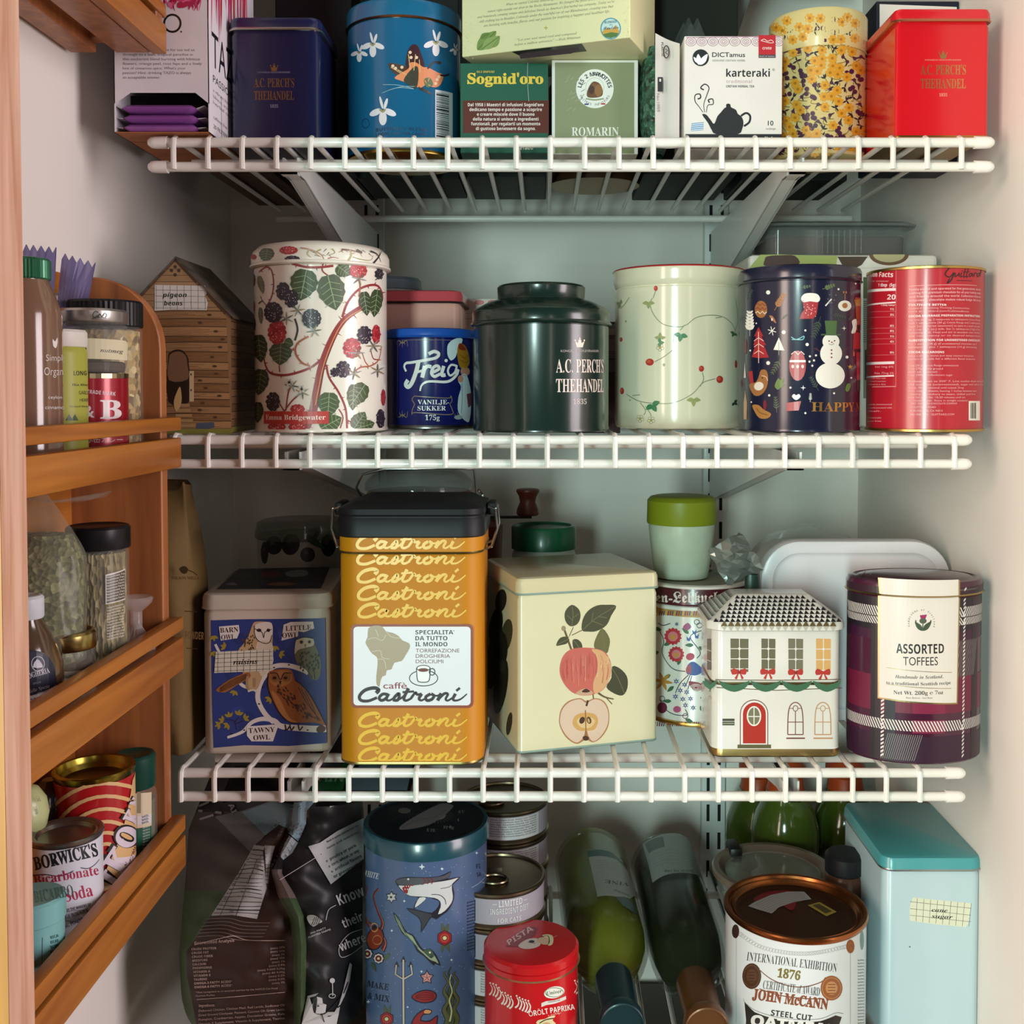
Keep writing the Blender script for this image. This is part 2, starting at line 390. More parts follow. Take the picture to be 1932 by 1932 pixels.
wire_shelf(ZR[3], xx(335, SY0), xx(1830, SY0), xx(340, SY0), 'white wire shelf at the bottom under the wine bottles')
m_steel = paint('#dfe2df', .4, 0, .15, .02)
def standard(cx, label):
    b = MB(); z0, z1 = .55, 2.28
    b.box(cx-.0135, cx+.0135, YB-.012, YB, z0, z1, m_steel, bev=.002)
    dk = paint('#20201f', .8, var=0); k = 0; z = z0+.02
    while z < z1:
        for x in (-.0062, .0062): b.add([(cx+x-.0017, YB-.0123, z), (cx+x+.0017, YB-.0123, z), (cx+x+.0017, YB-.0123, z+.019), (cx+x-.0017, YB-.0123, z+.019)], [(0, 1, 2, 3)], dk)
        z += .0318
    tag(b.build('wall_standard', loc=(cx, YB, z0)), label, 'shelf standard', 'slotted wall standards')
SX = (-.192, .188)
standard(SX[0], 'left slotted white wall standard behind the bramble tin'); standard(SX[1], 'right slotted white wall standard beside the olive-green lidded jar')
def bracket(cx, z, label):
    root = thing('shelf_bracket', (cx, YB-.012, z-.08), label, 'bracket', 'white shelf brackets')
    b = MB(); t = z-.0095; prof = [(YB-.012, t), (YB-.012, t-.072), (YB-.05, t-.068), (SY0+.03, t-.0125), (SY0+.008, t-.0125), (SY0+.008, t)]
    for sx in (-.0055, .0055):
        w2 = .0009; L = [(cx+sx-w2, y, q) for y, q in prof]+[(cx+sx+w2, y, q) for y, q in prof]; n = len(prof)
        b.add(L, [tuple(range(n)), tuple(range(2*n-1, n-1, -1))]+[(i, i+n, (i+1) % n+n, (i+1) % n) for i in range(n)], m_steel)
    b.add([(cx-.0055, y, q) for y, q in prof[1:5]]+[(cx+.0055, y, q) for y, q in prof[1:5]], [(0, 4, 5, 1), (1, 5, 6, 2), (2, 6, 7, 3)], m_steel)
    o = fix_normals(b.build('arm', root, smooth=False))
    b = MB(); b.box(cx-.0062, cx+.0062, SY0+.001, SY0+.011, t-.0135, t-.0115, m_steel); b.box(cx-.0062, cx+.0062, SY0+.001, SY0+.0025, t-.0135, t-.007, m_steel)
    b.build('hook', root, smooth=False)
for i, z in enumerate(ZR):
    w_ = ('top', 'second', 'third', 'bottom')[i]
    bracket(SX[0], z, f'left tapered white bracket holding up the {w_} wire shelf'); bracket(SX[1], z, f'right tapered white bracket holding up the {w_} wire shelf')
ZU = ZR[0]+.245
bracket(SX[0], ZU, 'left tapered white bracket at the top edge behind the teal butterfly tin'); bracket(SX[1], ZU, 'right tapered white bracket at the top edge behind the herb packet')
wire_shelf(ZU, xx(297, SY0), xx(1857, SY0), xx(336, SY0), 'white wire shelf above the tea tins, only its underside shows')
b = MB(); b.box(-.30, .30, .87, 1.19, ZU+.0085, ZU+.16, paint('#3a2f28', .8, 0, 0, .1), bev=.004)  # unseen box, added to throw shadow down behind the tea tins
tag(b.build('shade_box', loc=(0, 1.0, ZU+.005)), 'dark wide box added out of view to shade the tea tins', 'box')
b = MB(); b.box(-.33, .33, .86, 1.2, 0, CZ-.665, paint('#4a3f36', .6, 0, 0, .1), bev=.005)
tag(b.build('floor_cabinet', loc=(0, 1.0, 0)), 'low dark cabinet on the floor below the wine bottles', 'cabinet')
# ------------------------------------------------------------------ wooden spice racks on the left wall
m_wy = wood('rack_wood_slat', '#96571f', '#b8752f', 'Y', 9, .38); m_wz = wood('rack_wood_panel', '#8a5230', '#b07040', 'Z', 9, .42)
RY0, RY1, RXB, RXF = .500, .795, -.3495, -.2785
def Zr(py): return zy(py, RY1)
def side_panel(root, y0, y1, z0, z1, round_=True):
    b = MB(); x0, x1 = RXB, RXF; r = .052; P = [(x0, z0), (x1, z0)]
    if round_: P += [(x1-r+r*math.cos(R(a)), z1-r+r*math.sin(R(a))) for a in range(0, 91, 9)]+[(x0, z1)]
    else: P += [(x1, z1), (x0, z1)]
    n = len(P); b.add([(x, y0, z) for x, z in P]+[(x, y1, z) for x, z in P], [tuple(range(n)), tuple(range(2*n-1, n-1, -1))]+[(i, i+n, (i+1) % n+n, (i+1) % n) for i in range(n)], m_wz)
    o = fix_normals(b.build('side_panel', root, sharp=50)); m = o.modifiers.new('round', 'BEVEL'); m.width = .0012; m.segments = 2; m.limit_method = 'ANGLE'; m.angle_limit = R(60)
def slat(root, name, x0, x1, z0, z1, m=None): b = MB(); b.box(x0, x1, RY0-.004, RY1+.004, z0, z1, m or m_wy, bev=.001); return b.build(name, root)
rk = thing('spice_rack', (RXB, RY0, Zr(1634)), 'wooden spice rack with three slatted shelves on the left wall', 'rack', 'wooden wall racks')
side_panel(rk, RY1-.012, RY1, Zr(1620), Zr(525)); side_panel(rk, RY0, RY0+.012, Zr(1620), Zr(525))
ZB = []
for t0, t1, u0, u1 in ((787, 812, 826, 882), (1165, 1190, 1203, 1265), (1540, 1569, 1578, 1636)):
    slat(rk, 'front_slat', RXF, RXF+.009, Zr(t1), Zr(t0)); slat(rk, 'front_slat', RXF, RXF+.009, Zr(u1), Zr(u0))
    zb = Zr(u1)+.009; ZB.append(zb)
    b = MB(); b.box(RXB+.004, RXF, RY0+.012, RY1-.012, zb-.007, zb, m_wy); b.build('shelf_board', rk, smooth=False)
    b = MB(); b.box(RXB, RXB+.005, RY0+.002, RY1-.002, zb+.012, zb+(.060 if len(ZB) == 1 else .128), m_wy); b.build('back_rail', rk, smooth=False)
b = MB(); b.box(RXB, RXB+.006, RY0+.002, RY1-.012, Zr(560), Zr(522), m_wy); b.build('back_rail', rk, smooth=False)
r2 = thing('spice_rack', (RXB, RY0, Zr(98)), 'wooden spice rack at the top left, seen from below', 'rack', 'wooden wall racks')
z = Zr(98)
side_panel(r2, RY1-.012, RY1, z+.006, z+.42); side_panel(r2, RY0, RY0+.012, z+.006, z+.42)
b = MB(); b.box(RXB+.003, RXB+.022, RY0, RY1+.002, z, z+.016, m_wz, bev=.001); b.build('back_rail', r2)
b = MB(); b.box(RXB+.036, RXF-.010, RY0, RY1+.002, z, z+.008, m_wz, bev=.001); b.build('shelf_board', r2)
slat(r2, 'front_slat', RXF-.009, RXF+.0015, z-.0005, z+.0205); slat(r2, 'front_slat', RXF-.009, RXF+.0015, z+.0255, z+.035)
PYD = 150
# ------------------------------------------------------------------ tea on the top shelf
rnd = random.Random(4)
def crown(a, x, y, w_, col):
    a.poly([(x-.5*w_, y-.25*w_), (x-.32*w_, y+.4*w_), (x+.32*w_, y+.4*w_), (x+.5*w_, y-.25*w_), (x+.2*w_, y-.02*w_), (x+.13*w_, y-.4*w_), (x-.13*w_, y-.4*w_), (x-.2*w_, y-.02*w_)], col)
    for dx, dy in ((-.48, -.32), (0, -.52), (.48, -.32)): a.ell(x+dx*w_, y+dy*w_, .09*w_, .09*w_, col, n=8)
def perch(a, x0, x1, yc, cw, yt, ht, y1, y2, h, y3, h3, col, fine):
    xm = (x0+x1)/2; crown(a, xm, yc, cw, col)
    a.text("KONGELIG HOFLEVERANDØR", x0+(x1-x0)*.1, yt, (x1-x0)*.8, ht, fine)
    a.text("A.C. PERCH'S", x0, y1, x1-x0, h, col, 'b'); a.text("THEHANDEL", x0, y2, x1-x0, h, col, 'b')
    a.text("1835", xm-h3*1.3, y3, h3*2.6, h3, fine, 'b')
def box_tin(root_name, label, cat, px0, px1, Y, depth, zb, zs, zt, body, lid, yaw=0, rad=.008, lip=.0015, px_y=None, art=None, art_lid=None, rim=None, foot=None, lidprof=None):
    x0, x1 = xx(px0, Y, px_y), xx(px1, Y, px_y); wd = (x1-x0)/math.cos(yaw)
    cx = x0+(wd*math.cos(yaw)-depth*math.sin(yaw))/2; cy = Y+(wd*math.sin(yaw)+depth*math.cos(yaw))/2
    root = thing(root_name, (cx, cy, zb), label, cat); sh = rrect(wd, depth, rad)
    b = MB(); b.loft(cx, cy, [(.0005, zb, foot or body), (-.0004, zb+.0008, foot or body), (-.0004, zb+.0022, foot or body), (0, zb+.0032, body), (0, zs-.004, body), (.0012, zs-.001, body), (.0012, zs+.002, body)], sh, body, yaw)
    sf = yawed(x0, Y, yaw)
    if art: art(b, sf)
    b.build('body', root)
    b = MB(); b.loft(cx, cy, lidprof or [(-lip, zs, rim or lid), (-lip-.0008, zs+.0008, rim or lid), (-lip, zs+.0018, rim or lid), (-lip+.0002, zt-.004, lid), (-lip+.0015, zt-.001, lid), (-lip+.004, zt, lid)], rrect(wd, depth, rad+.001), lid, yaw)
    if art_lid: art_lid(b, yawed(x0+lip*math.sin(yaw), Y-lip*math.cos(yaw), yaw))
    b.build('lid', root); return root, (cx, cy, wd)
def cyl_tin(name, label, cat, cpx, Yc, r, zb, zs, zt, body, lid, lip=.001, art=None, art_lid=None, rim=None, foot=None, lidprof=None, py=None, group=None, inner=None):
    cx = xx(cpx, Yc-r*.3, py); root = thing(name, (cx, Yc, zb), label, cat, group); sh = circ(r, 96); ft = foot or body
    b = MB(); b.loft(cx, Yc, [(.0006, zb, ft), (-.0005, zb+.0008, ft), (-.0005, zb+.0024, ft), (0, zb+.0034, ft), (0, zs-.0005, body), (.001, zs, body), (.001, zs+.001, body)], sh, body)
    if art: art(b, Oval(cx, Yc, r))
    b.build('body', root)
    b = MB(); b.loft(cx, Yc, lidprof(lip) if lidprof else [(-lip, zs+.0004, rim or lid), (-lip-.0009, zs+.0012, rim or lid), (-lip, zs+.0022, rim or lid), (-lip, zt-.003, lid), (-lip+.001, zt-.0008, lid), (-lip+.003, zt, lid)], sh, lid)
    if art_lid: art_lid(b, Oval(cx, Yc, r+lip))
    b.build('lid', root); return root, (cx, Yc)
Z1, Z2, Z3 = (0, 0, 2.841), (620, 0, 2.927), (1180, 0, 2.569)
zt1 = ZT[0]
# white hibiscus tea carton, open at the bottom of its front
def tazo():
    Y = .804; x0, x1 = xx(215, Y), xx(394, Y); zb, zt, D = zt1, zt1+.205, .125
    root = thing('tea_carton', ((x0+x1)/2, Y+D/2, zb), 'white tea carton at the left end with purple sachets in its open front', 'tea box')
    wh = paint('#e4dfe6', .5); brn = paint('#a9683f', .6); dk = paint('#241a1c', .8)
    b = MB(); t = .0006
    b.box(x0, x1, Y, Y+D, zb, zb+t, brn); b.box(x0, x0+t, Y, Y+D, zb, zt, wh); b.box(x1-t, x1, Y, Y+D, zb, zt, wh)
    b.box(x0, x1, Y+D-t, Y+D, zb, zt, wh); b.box(x0, x1, Y, Y+D, zt-t, zt, wh); b.box(x0, x1, Y+.03, Y+.031, zb, zb+.035, dk)
    zo = zy(175, Y); zc = zy(196, Y); P = [(x0, zt), (x1, zt), (x1, zc), (x1-.010, zo), (x0+.012, zo), (x0, zc)]
    b.add([(x, Y, z) for x, z in P]+[(x, Y+t, z) for x, z in P], [(0, 5, 4, 3, 2, 1), (6, 7, 8, 9, 10, 11)]+[(i, (i+1) % 6, (i+1) % 6+6, i+6) for i in range(6)], wh)
    a = Art(b, front(Y), Z1); k = '#1c1a1e'; gy = '#8d8890'
    a.ring(924, 125, 44, 46, 11, k); a.ell(971, 170, 4, 5, k)
    a.para(["In the beginning our hunt for tea led us", "through to a lush, tropical paradise in", "this exuberant blend bursting with hibiscus", "flowers, orange peel, rose hips and a lively", "hint of cinnamon spice. What's your", "passion? Hint: drinking TAZO is always", "an acceptable answer."], 658, 274, 424, 14, 24.6, '#6f6a74')
    for i in range(60):
        x = rnd.uniform(640, 1085); h = rnd.uniform(10, 60); c = rnd.choice(['#c2185b', '#d8326f', '#e86a97', '#a01050'])
        a.k = i % 8; a.line([(x, -60), (x+rnd.uniform(-12, 12), h*.5-20), (x+rnd.uniform(-22, 22), h)], rnd.uniform(8, 22), c, taper=(1.2, .1))
    for i in range(10): a.k = 9; a.ell(rnd.uniform(880, 1040), rnd.uniform(-30, 30), rnd.uniform(14, 30), rnd.uniform(8, 24), rnd.choice(['#b3154f', '#d93a78', '#e4739c']), rnd.uniform(0, 180))
    s = Art(b, Plane((x1, Y, CZ), (0, 1, 0), (0, 0, 1)), (0, 0, 1))
    def side(t_, y_, z_, w_, h_, c_): 
        v, f = glyphs(t_, None, .0, 1); l, rr = min(p[0] for p in v), max(p[0] for p in v)
        s.emit([[((v[i][0]-l)*w_/(rr-l)+y_, v[i][1]*h_/.7+z_-CZ) for i in q] for q in f], ink(c_))
    side('TAZO', .008, zt1+.0515, .075, .026, k); side('PASSION', .010, zt1+.040, .05, .0055, k)
    for i, t_ in enumerate(('a vibrant blend', 'hibiscus, orange', 'herbal tea')): side(t_, .010, zt1+.033-i*.0045, .045, .0025, '#7a757c')
    side('20 FILTERBAGS', .010, zt1+.006, .05, .003, k); side('caffeine free', .010, zt1+.013, .035, .0025, '#7a757c')
    for i in range(50):
        u = rnd.uniform(0, .1); z = zt1+.066+u*.02
        s.k = i % 8; s.emit([[(u, zt1+.2-CZ), (u+rnd.uniform(.004, .012), zt1+.2-CZ), (u+rnd.uniform(-.004, .01), z+rnd.uniform(0, .05)-CZ)]], ink(rnd.choice(['#c2185b', '#d8326f', '#e8839a', '#d0553a'])))
    u = Art(b, Plane((x0, Y, zb), (1, 0, 0), (0, -1, 0)), (0, 0, 1))
    u.emit([[(.016, -.03), (.05, -.03), (.05, -.052), (.016, -.052)]], ink('#4a463f')); u.k = 1
    u.emit([[(.0175, -.0315), (.0485, -.0315), (.0485, -.0505), (.0175, -.0505)]], ink('#75706a'))
    b.build('carton', root, smooth=False)
    pur = paint('#9a5aac', .45, 0, .1, .08); sil = paint('#c9c4c8', .4, .3, 0, .05)
    for i, (py, tilt) in enumerate(((203, .0016), (222, 0), (240, 0))):
        zc_ = zy(py, Y-.002); cx_ = (x0+x1)/2-.001-.001*(i == 0)
        q = thing('tea_sachet', (cx_, Y+.022, zc_-.003), ('purple tea sachet on top, its corner curling out of the white carton', 'purple tea sachet in the middle of the three in the white carton', 'purple tea sachet at the bottom of the three in the white carton')[i], 'tea bag', 'purple tea sachets')
        s_ = MB(); s_.loft(cx_, Y+.022, [(.014, zc_-.0033), (.004, zc_-.0023), (.0005, zc_), (.004, zc_+.0023), (.014, zc_+.0033)], rrect(.056, .052, .006), pur); s_.build('packet', q)
        s_ = MB()
        for sx in (-1, 1):
            x_ = cx_+sx*.0275; s_.add([(x_, Y, zc_), (x_+sx*.0055, Y+.002, zc_+.001+tilt), (x_+sx*.0055, Y+.04, zc_+.001+tilt), (x_, Y+.04, zc_), (x_, Y, zc_-.0004), (x_+sx*.0055, Y+.002, zc_+.0006+tilt), (x_+sx*.0055, Y+.04, zc_+.0006+tilt), (x_, Y+.04, zc_-.0004)], [(0, 1, 2, 3), (7, 6, 5, 4), (0, 4, 5, 1), (2, 6, 7, 3), (1, 5, 6, 2)], sil)
        s_.build('crimped_end', q, smooth=False)
tazo()
# navy square tea tin
def art(b, sf): a = Art(b, sf, Z1); perch(a, 1362, 1577, 365, 40, 392, 9, 467, 535, 48, 577, 17, gold('#c9a873'), '#8d8799')
box_tin('tea_tin', 'navy blue square tea tin with gold lettering beside the white carton', 'tea tin', 433, 602, .847, .075, zt1, zy(57, .847), zy(31, .847), tin('#171a44'), tin('#1b1e4c'), rad=.007, art=art, rim=gold('#b9b2a6', .3))
# teal tin with butterfly
def art(b, sf):
    a = Art(b, sf, Z2); w_ = '#e9dfe6'; g = '#a99a6a'
    def iris(x, y, s):
        a.k = 1
        for dx, dy, rx, ry, r in ((-.55, .15, .5, .24, -25), (.55, .15, .5, .24, 25), (0, .6, .3, .55, 0), (-.12, -.6, .1, .5, -14), (.22, -.5, .12, .45, 16)): a.ell(x+dx*s, y+dy*s, rx*s, ry*s, w_, r)
        a.k = 2; a.line([(x-.25*s, -.1*s+y), (x, y+.1*s), (x+.2*s, y-.1*s)], .16*s, g); a.k = 1
    iris(245, 245, 62); iris(170, 290, 46); iris(592, 235, 66); iris(300, 610, 72); iris(698, 272, 30)
    a.k = 3; a.poly([(428, 330), (440, 275), (465, 246), (492, 255), (515, 310), (530, 360), (520, 400), (470, 410), (430, 370)], '#3a1620', 4)
    a.poly([(330, 352), (375, 352), (440, 375), (455, 430), (400, 425), (350, 395)], '#4a2418', 4)
    a.k = 4; a.poly([(365, 428), (440, 380), (445, 350), (480, 345), (520, 370), (548, 378), (560, 430), (520, 480), (480, 480), (410, 450)], '#e0895a', 4)
    a.poly([(530, 372), (600, 400), (632, 418), (615, 470), (575, 482), (530, 450)], '#e2875e', 4)
    a.k = 5; a.poly([(415, 440), (465, 375), (492, 372), (495, 440), (480, 490), (440, 470)], '#3a3a2e', 4); a.poly([(525, 440), (560, 430), (575, 470), (540, 482)], '#4c6a3a', 4)
    a.poly([(495, 478), (530, 490), (575, 520), (560, 522), (500, 495)], '#2f2a1e')
    for x, y in ((450, 290), (455, 318), (485, 318), (370, 378), (405, 372), (355, 365), (598, 440), (608, 425), (590, 462)): a.ell(x, y, 9, 9, '#e8c9a8', n=9)
    for p in (((480, 300), (470, 390)), ((500, 330), (505, 400)), ((440, 300), (452, 390)), ((380, 385), (440, 420)), ((345, 372), (400, 405))): a.line(p, 4, '#d8b87a')
    a.line([(545, 380), (580, 345), (612, 345)], 9, '#22181a'); a.ell(608, 347, 13, 9, '#22181a'); a.line([(615, 415), (640, 418), (664, 410)], 9, '#22181a')
    for p in (((300, 468), (380, 470), (470, 490)), ((295, 515), (380, 485), (470, 492)), ((330, 500), (400, 480), (480, 478))): a.line(p, 3, '#8fb0b8')
    a.k = 1; a.poly([(588, 495), (684, 515), (684, 772), (588, 772)], '#d9d9de'); a.k = 2; y = 512
    while y < 770: h = rnd.choice([3, 4, 6, 9]); a.poly([(594, y), (664, y+13), (664, y+13+h), (594, y+h)], '#23222a'); y += h+rnd.choice([3, 4, 6])
    a.ring(205, 682, 20, 26, 5, '#123a5c', 16); a.text('BUTTERFLY BLEND', 262, 728, 280, 18, '#123a5c', 'sb'); a.text('LOOSE LEAF TEA CADDY', 262, 752, 280, 16, '#123a5c', 'sb')
cyl_tin('tea_tin', 'round teal tea tin printed with a butterfly and white flowers', 'tea tin', 759, .916, .0466, zt1, zy(33, .8694), zy(-6, .8694), tin('#16608a'), tin('#1a668e'), art=art, rim=gold('#c27a4a', .25), foot=gold('#b89a4a'))
# two tea boxes and the pale one lying across them
def tea_box(label, px0, px1, pyt, Y, depth, cols, art, yaw=0, zb=None):
    x0, x1 = xx(px0, Y), xx(px1, Y); zb = zb or zt1; zt = zy(pyt, Y) if pyt else None
    b = MB(); b.box(x0, x1, Y, Y+depth, zb, zt, cols, bev=.0006); art(b, front(Y)); return tag(b.build('tea_box', loc=((x0+x1)/2, Y+depth/2, zb), smooth=False), label, 'tea box')
def art(b, sf):
    a = Art(b, sf, Z2); a.rect(742, 555, 1216, 735, paint('#5a2418', .5)); a.k = 1
    a.text('GLI INFUSI', 818, 402, 98, 11, '#d8b23c', 'sb'); a.text("Sognid'oro", 766, 462, 420, 58, '#e6c53c', 'b', bold=.02)
    for i, t in enumerate(["Dal 1958 i Maestri di infusioni Sognid'oro", "dedicano tempo e passione a scoprire", "e creare miscele dove il buono", "della natura si unisce a ingredienti", "funzionali, per regalarti un momento", "di gustoso benessere da sogno."]): a.text(t, 978, 587+26.3*i, (418, 400, 318, 362, 382, 330)[i], 17, '#efe3dc', 'sb', al='C')
    a.text("Scopri la nostra gamma di infusi", 810, 778, 330, 14, '#e9e6d8', 'sb'); a.text("e l'altro", 1058, 826, 70, 18, '#e9e6d8', 'sb')
    a.line([(1100, 345), (1098, 440), (1106, 560)], 2.5, '#a9b8a8')
tea_box('dark green herbal tea box with yellow title under the pale box', 868, 1034, 119, .872, .075, paint('#1e5a46', .5), art)
def art(b, sf):
    a = Art(b, sf, Z2); a.rect(1250, 345, 1688, 848, paint('#8f9674', .55)); a.k = 1
    a.ell(1470, 490, 104, 108, '#eef0ea', n=36); a.k = 2
    for t, x, y, r in [(c, 1470+74*math.sin(R(-78+i*11.2)), 494-74*math.cos(R(-78+i*11.2)), 78-i*11.2) for i, c in enumerate('LES 2 MARMOTTES')]: a.text(t, x, y, None, 22, '#23262a', 'sb', rot=r, al='C')
    for i, c in enumerate('MAITRES INFUSEURS'): t = -62+i*7.8; a.text(c, 1470+92*math.sin(R(t)), 492+92*math.cos(R(t)), None, 13, '#5a5e60', None, rot=t, al='C')
    a.ring(1470, 482, 50, 52, 2.5, '#c3c6be'); a.poly([(1425, 520), (1440, 475), (1465, 450), (1500, 465), (1515, 510), (1500, 535), (1440, 540)], '#6e4a30', 3); a.k = 3
    a.ell(1490, 500, 22, 34, '#94683e'); a.ell(1452, 497, 16, 24, '#4a3220'); a.ell(1466, 470, 11, 9, '#7c5836'); a.line([(1420, 545), (1470, 552), (1520, 545)], 8, '#9aa27e')
    a.rect(1413, 572, 1436, 580, '#2a3a8a'); a.rect(1505, 570, 1528, 578, '#c23030')
    a.text('ROMARIN', 1342, 750, 260, 48, '#eef0e6', 'b'); a.k = 2
    for i in range(16): x, y = rnd.uniform(1300, 1400), rnd.uniform(420, 620); a.line([(x, y), (x+rnd.uniform(10, 30), y-rnd.uniform(8, 22))], 4, '#9fa688')
tea_box('white-edged sage green rosemary tea box right of the dark green one', 1041, 1204, 113, .876, .07, paint('#e9e9e2', .5), art)
# pale yellow box resting across both
def celestial():
    zb = zy(117, .8697)+.0001; yaw = -R(20); x0, Y0 = xx(872, .872), .8705; zb = max(zb, zy(113, .876)+.0006); wd, D, H = .1385, .075, .085
    b = MB(); b.box(x0, x0+wd, Y0, Y0+D, zb, zb+H, paint('#e6e4b4', .5, 0, .1), yaw=yaw, piv=(x0, Y0, 0), bev=.0007)
    a = Art(b, yawed(x0, Y0, yaw), Z2); bk = '#5b5a48'; rt = 6.6
    a.para(["When we started Celestial Seasonings in 1969, we looked to", "nature right outside our door in the Rocky Mountains. We foraged the fields and forests", "and botanicals, creating unique and delicious blends as America's first herbal tea company. Today we're", "still crafting tea in Boulder, Colorado under the watchful eye of our Blendmaster, creating teas that", "are bursting with benefits, flavor, and our passion for inspiring a happier and healthier life."], 1194, 7, 760, 13.5, 25.5, '#6a6852', 'i', 'C', rt)
    a.para(['"Let your soul stand cool and composed', 'before a million universes." —Walt Whitman'], 1206, 208, 366, 12, 24, '#6a6852', 'i', 'C', rt)
    a.star(1200, 154, 14, '#c9b55c', 4, .35)
    a.leaf(822, 275, 925, 172, .5, '#7f9a52', '#5f7a3a'); a.k = 1; a.leaf(850, 268, 945, 200, .5, '#93ab66', '#5f7a3a'); a.leaf(838, 212, 890, 182, .55, '#6f8c48', '#4d6a30'); a.leaf(905, 262, 945, 205, .5, '#86a058', '#5f7a3a')
    a.k = 1; a.ell(1558, 158, 57, 60, '#5f9cb0', n=32); a.k = 2; a.ell(1558, 158, 50, 53, '#c5e2e2', n=32); a.k = 3
    a.poly([(1510, 175), (1545, 150), (1562, 165), (1588, 138), (1606, 172), (1596, 195), (1558, 210), (1520, 196)], '#cfa246'); a.k = 4; a.poly([(1516, 190), (1560, 178), (1602, 184), (1590, 202), (1558, 211), (1525, 203)], '#4f7a3c')
    a.text('BLENDED', 1524, 130, 66, 12, '#2c5f78', 'sb', rot=4); a.text('IN', 1552, 142, 14, 9, '#2c5f78'); a.text('Boulder', 1516, 166, 86, 18, '#2c5f78', 'scr', bold=.01, rot=6)
    for i in range(26): a.ell(rnd.uniform(735, 800), rnd.uniform(30, 330), 2.5, 2.5, '#cfcb94', n=6); a.ell(rnd.uniform(1630, 1672), rnd.uniform(30, 220), 2.5, 2.5, '#cfcb94', n=6)
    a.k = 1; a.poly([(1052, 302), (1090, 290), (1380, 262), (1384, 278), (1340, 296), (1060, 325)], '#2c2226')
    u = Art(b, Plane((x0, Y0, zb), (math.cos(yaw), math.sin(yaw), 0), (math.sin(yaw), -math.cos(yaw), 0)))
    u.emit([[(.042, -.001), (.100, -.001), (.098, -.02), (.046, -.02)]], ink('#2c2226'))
    tag(b.build('tea_box', loc=(x0+.06, Y0+.02, zb), smooth=False), 'pale yellow tea box lying across the two green boxes', 'tea box')
celestial()
# herb packet: leafy bag with a white label strip
def packet():
    Y = .852; xc = xx(1262, Y); zb = zt1; root = thing('herb_packet', (xc, Y+.03, zb), 'clear packet of green herbs with a white label strip, beside the sage box', 'packet')
    g = speck('dried_green_herb', ['#20382e', '#2f5a48', '#4a7a62', '#16241e'], 300, .35)
    x0, x1 = xx(1209, Y+.02), xx(1268, Y+.02); ztp = zy(84, Y+.02)
    def P(u, v):
        t = 2*math.pi*u; q = 1-(abs(2*v-1))**4; k = (.55+.45*q)
        return ((x0+x1)/2+(x1-x0)/2*math.cos(t)*k*(1+.05*math.sin(9*v+3*t)), Y+.034+.024*math.sin(t)*k*(1+.1*math.sin(7*v+t)), zb+(ztp-zb)*v)
    b = MB(); b.grid(P, 40, 26, g, True); b.build('bag', root)
    b = MB(); xs0, xs1 = xx(1237, Y), xx(1283, Y); yb = lambda u: Y+.004*math.sin(u*2.4)+(1-u)*.003
    z0, z1a, z1b = zt1+.0005, zy(60, Y), zy(80, Y); n = 10; wh = paint('#ddd4d0', .4)
    vs = [(xs0+(xs1-xs0)*i/n*(1 if j == 0 else 1), yb(i/n)+o, z0 if j == 0 else z1a+(z1b-z1a)*i/n) for o in (0, .001) for j in (0, 1) for i in range(n+1)]
    m_ = 2*(n+1); b.add(vs, [(i, i+1, n+2+i, n+1+i) for i in range(n)]+[(m_+n+1+i, m_+n+2+i, m_+i+1, m_+i) for i in range(n)]+[(0, n+1, m_+n+1, m_), (n, m_+n, m_+2*n+1, 2*n+1)], wh)
    a = Art(b, Plane((xs0, Y+.0028, CZ), (1, -.06, 0), (0, 0, 1)), Z3, .0035); k = '#2a2628'
    a.text('PLASTIC', 172, 212, 70, 10, k, 'sb', rot=-88); a.ring(197, 258, 13, 30, 5, k, 14); a.line([(192, 245), (204, 250), (192, 262), (203, 270)], 4, k, sm=0)
    a.rect(155, 380, 180, 450, k); a.k = 1; a.rect(163, 388, 172, 402, '#ddd4d0'); a.text('No.1005', 150, 460, 88, 13, '#6a6466', rot=-88)
    b.build('label_strip', root)
    cl = film('#6f7472', .28, .12)
    zz0, zz1 = zy(80, Y+.06), zy(27, Y+.06); xa, xb = xx(1252, Y+.06), xx(1372, Y+.06)
    b = MB(); b.grid(lambda u, v: ((xa+xb)/2+(xb-xa)/2*math.cos(2*math.pi*u)*(1-v*v*.75)*(1+.05*math.sin(14*u*math.pi)), Y+.084+.02*math.sin(2*math.pi*u)*(1-.6*v)*(1+.15*math.sin(22*u)), zb+.05+(zz1-zb-.05)*v+.003*math.sin(10*u*math.pi)*v), 40, 12, cl, True)
    b.build('clear_wrap', root)
packet()
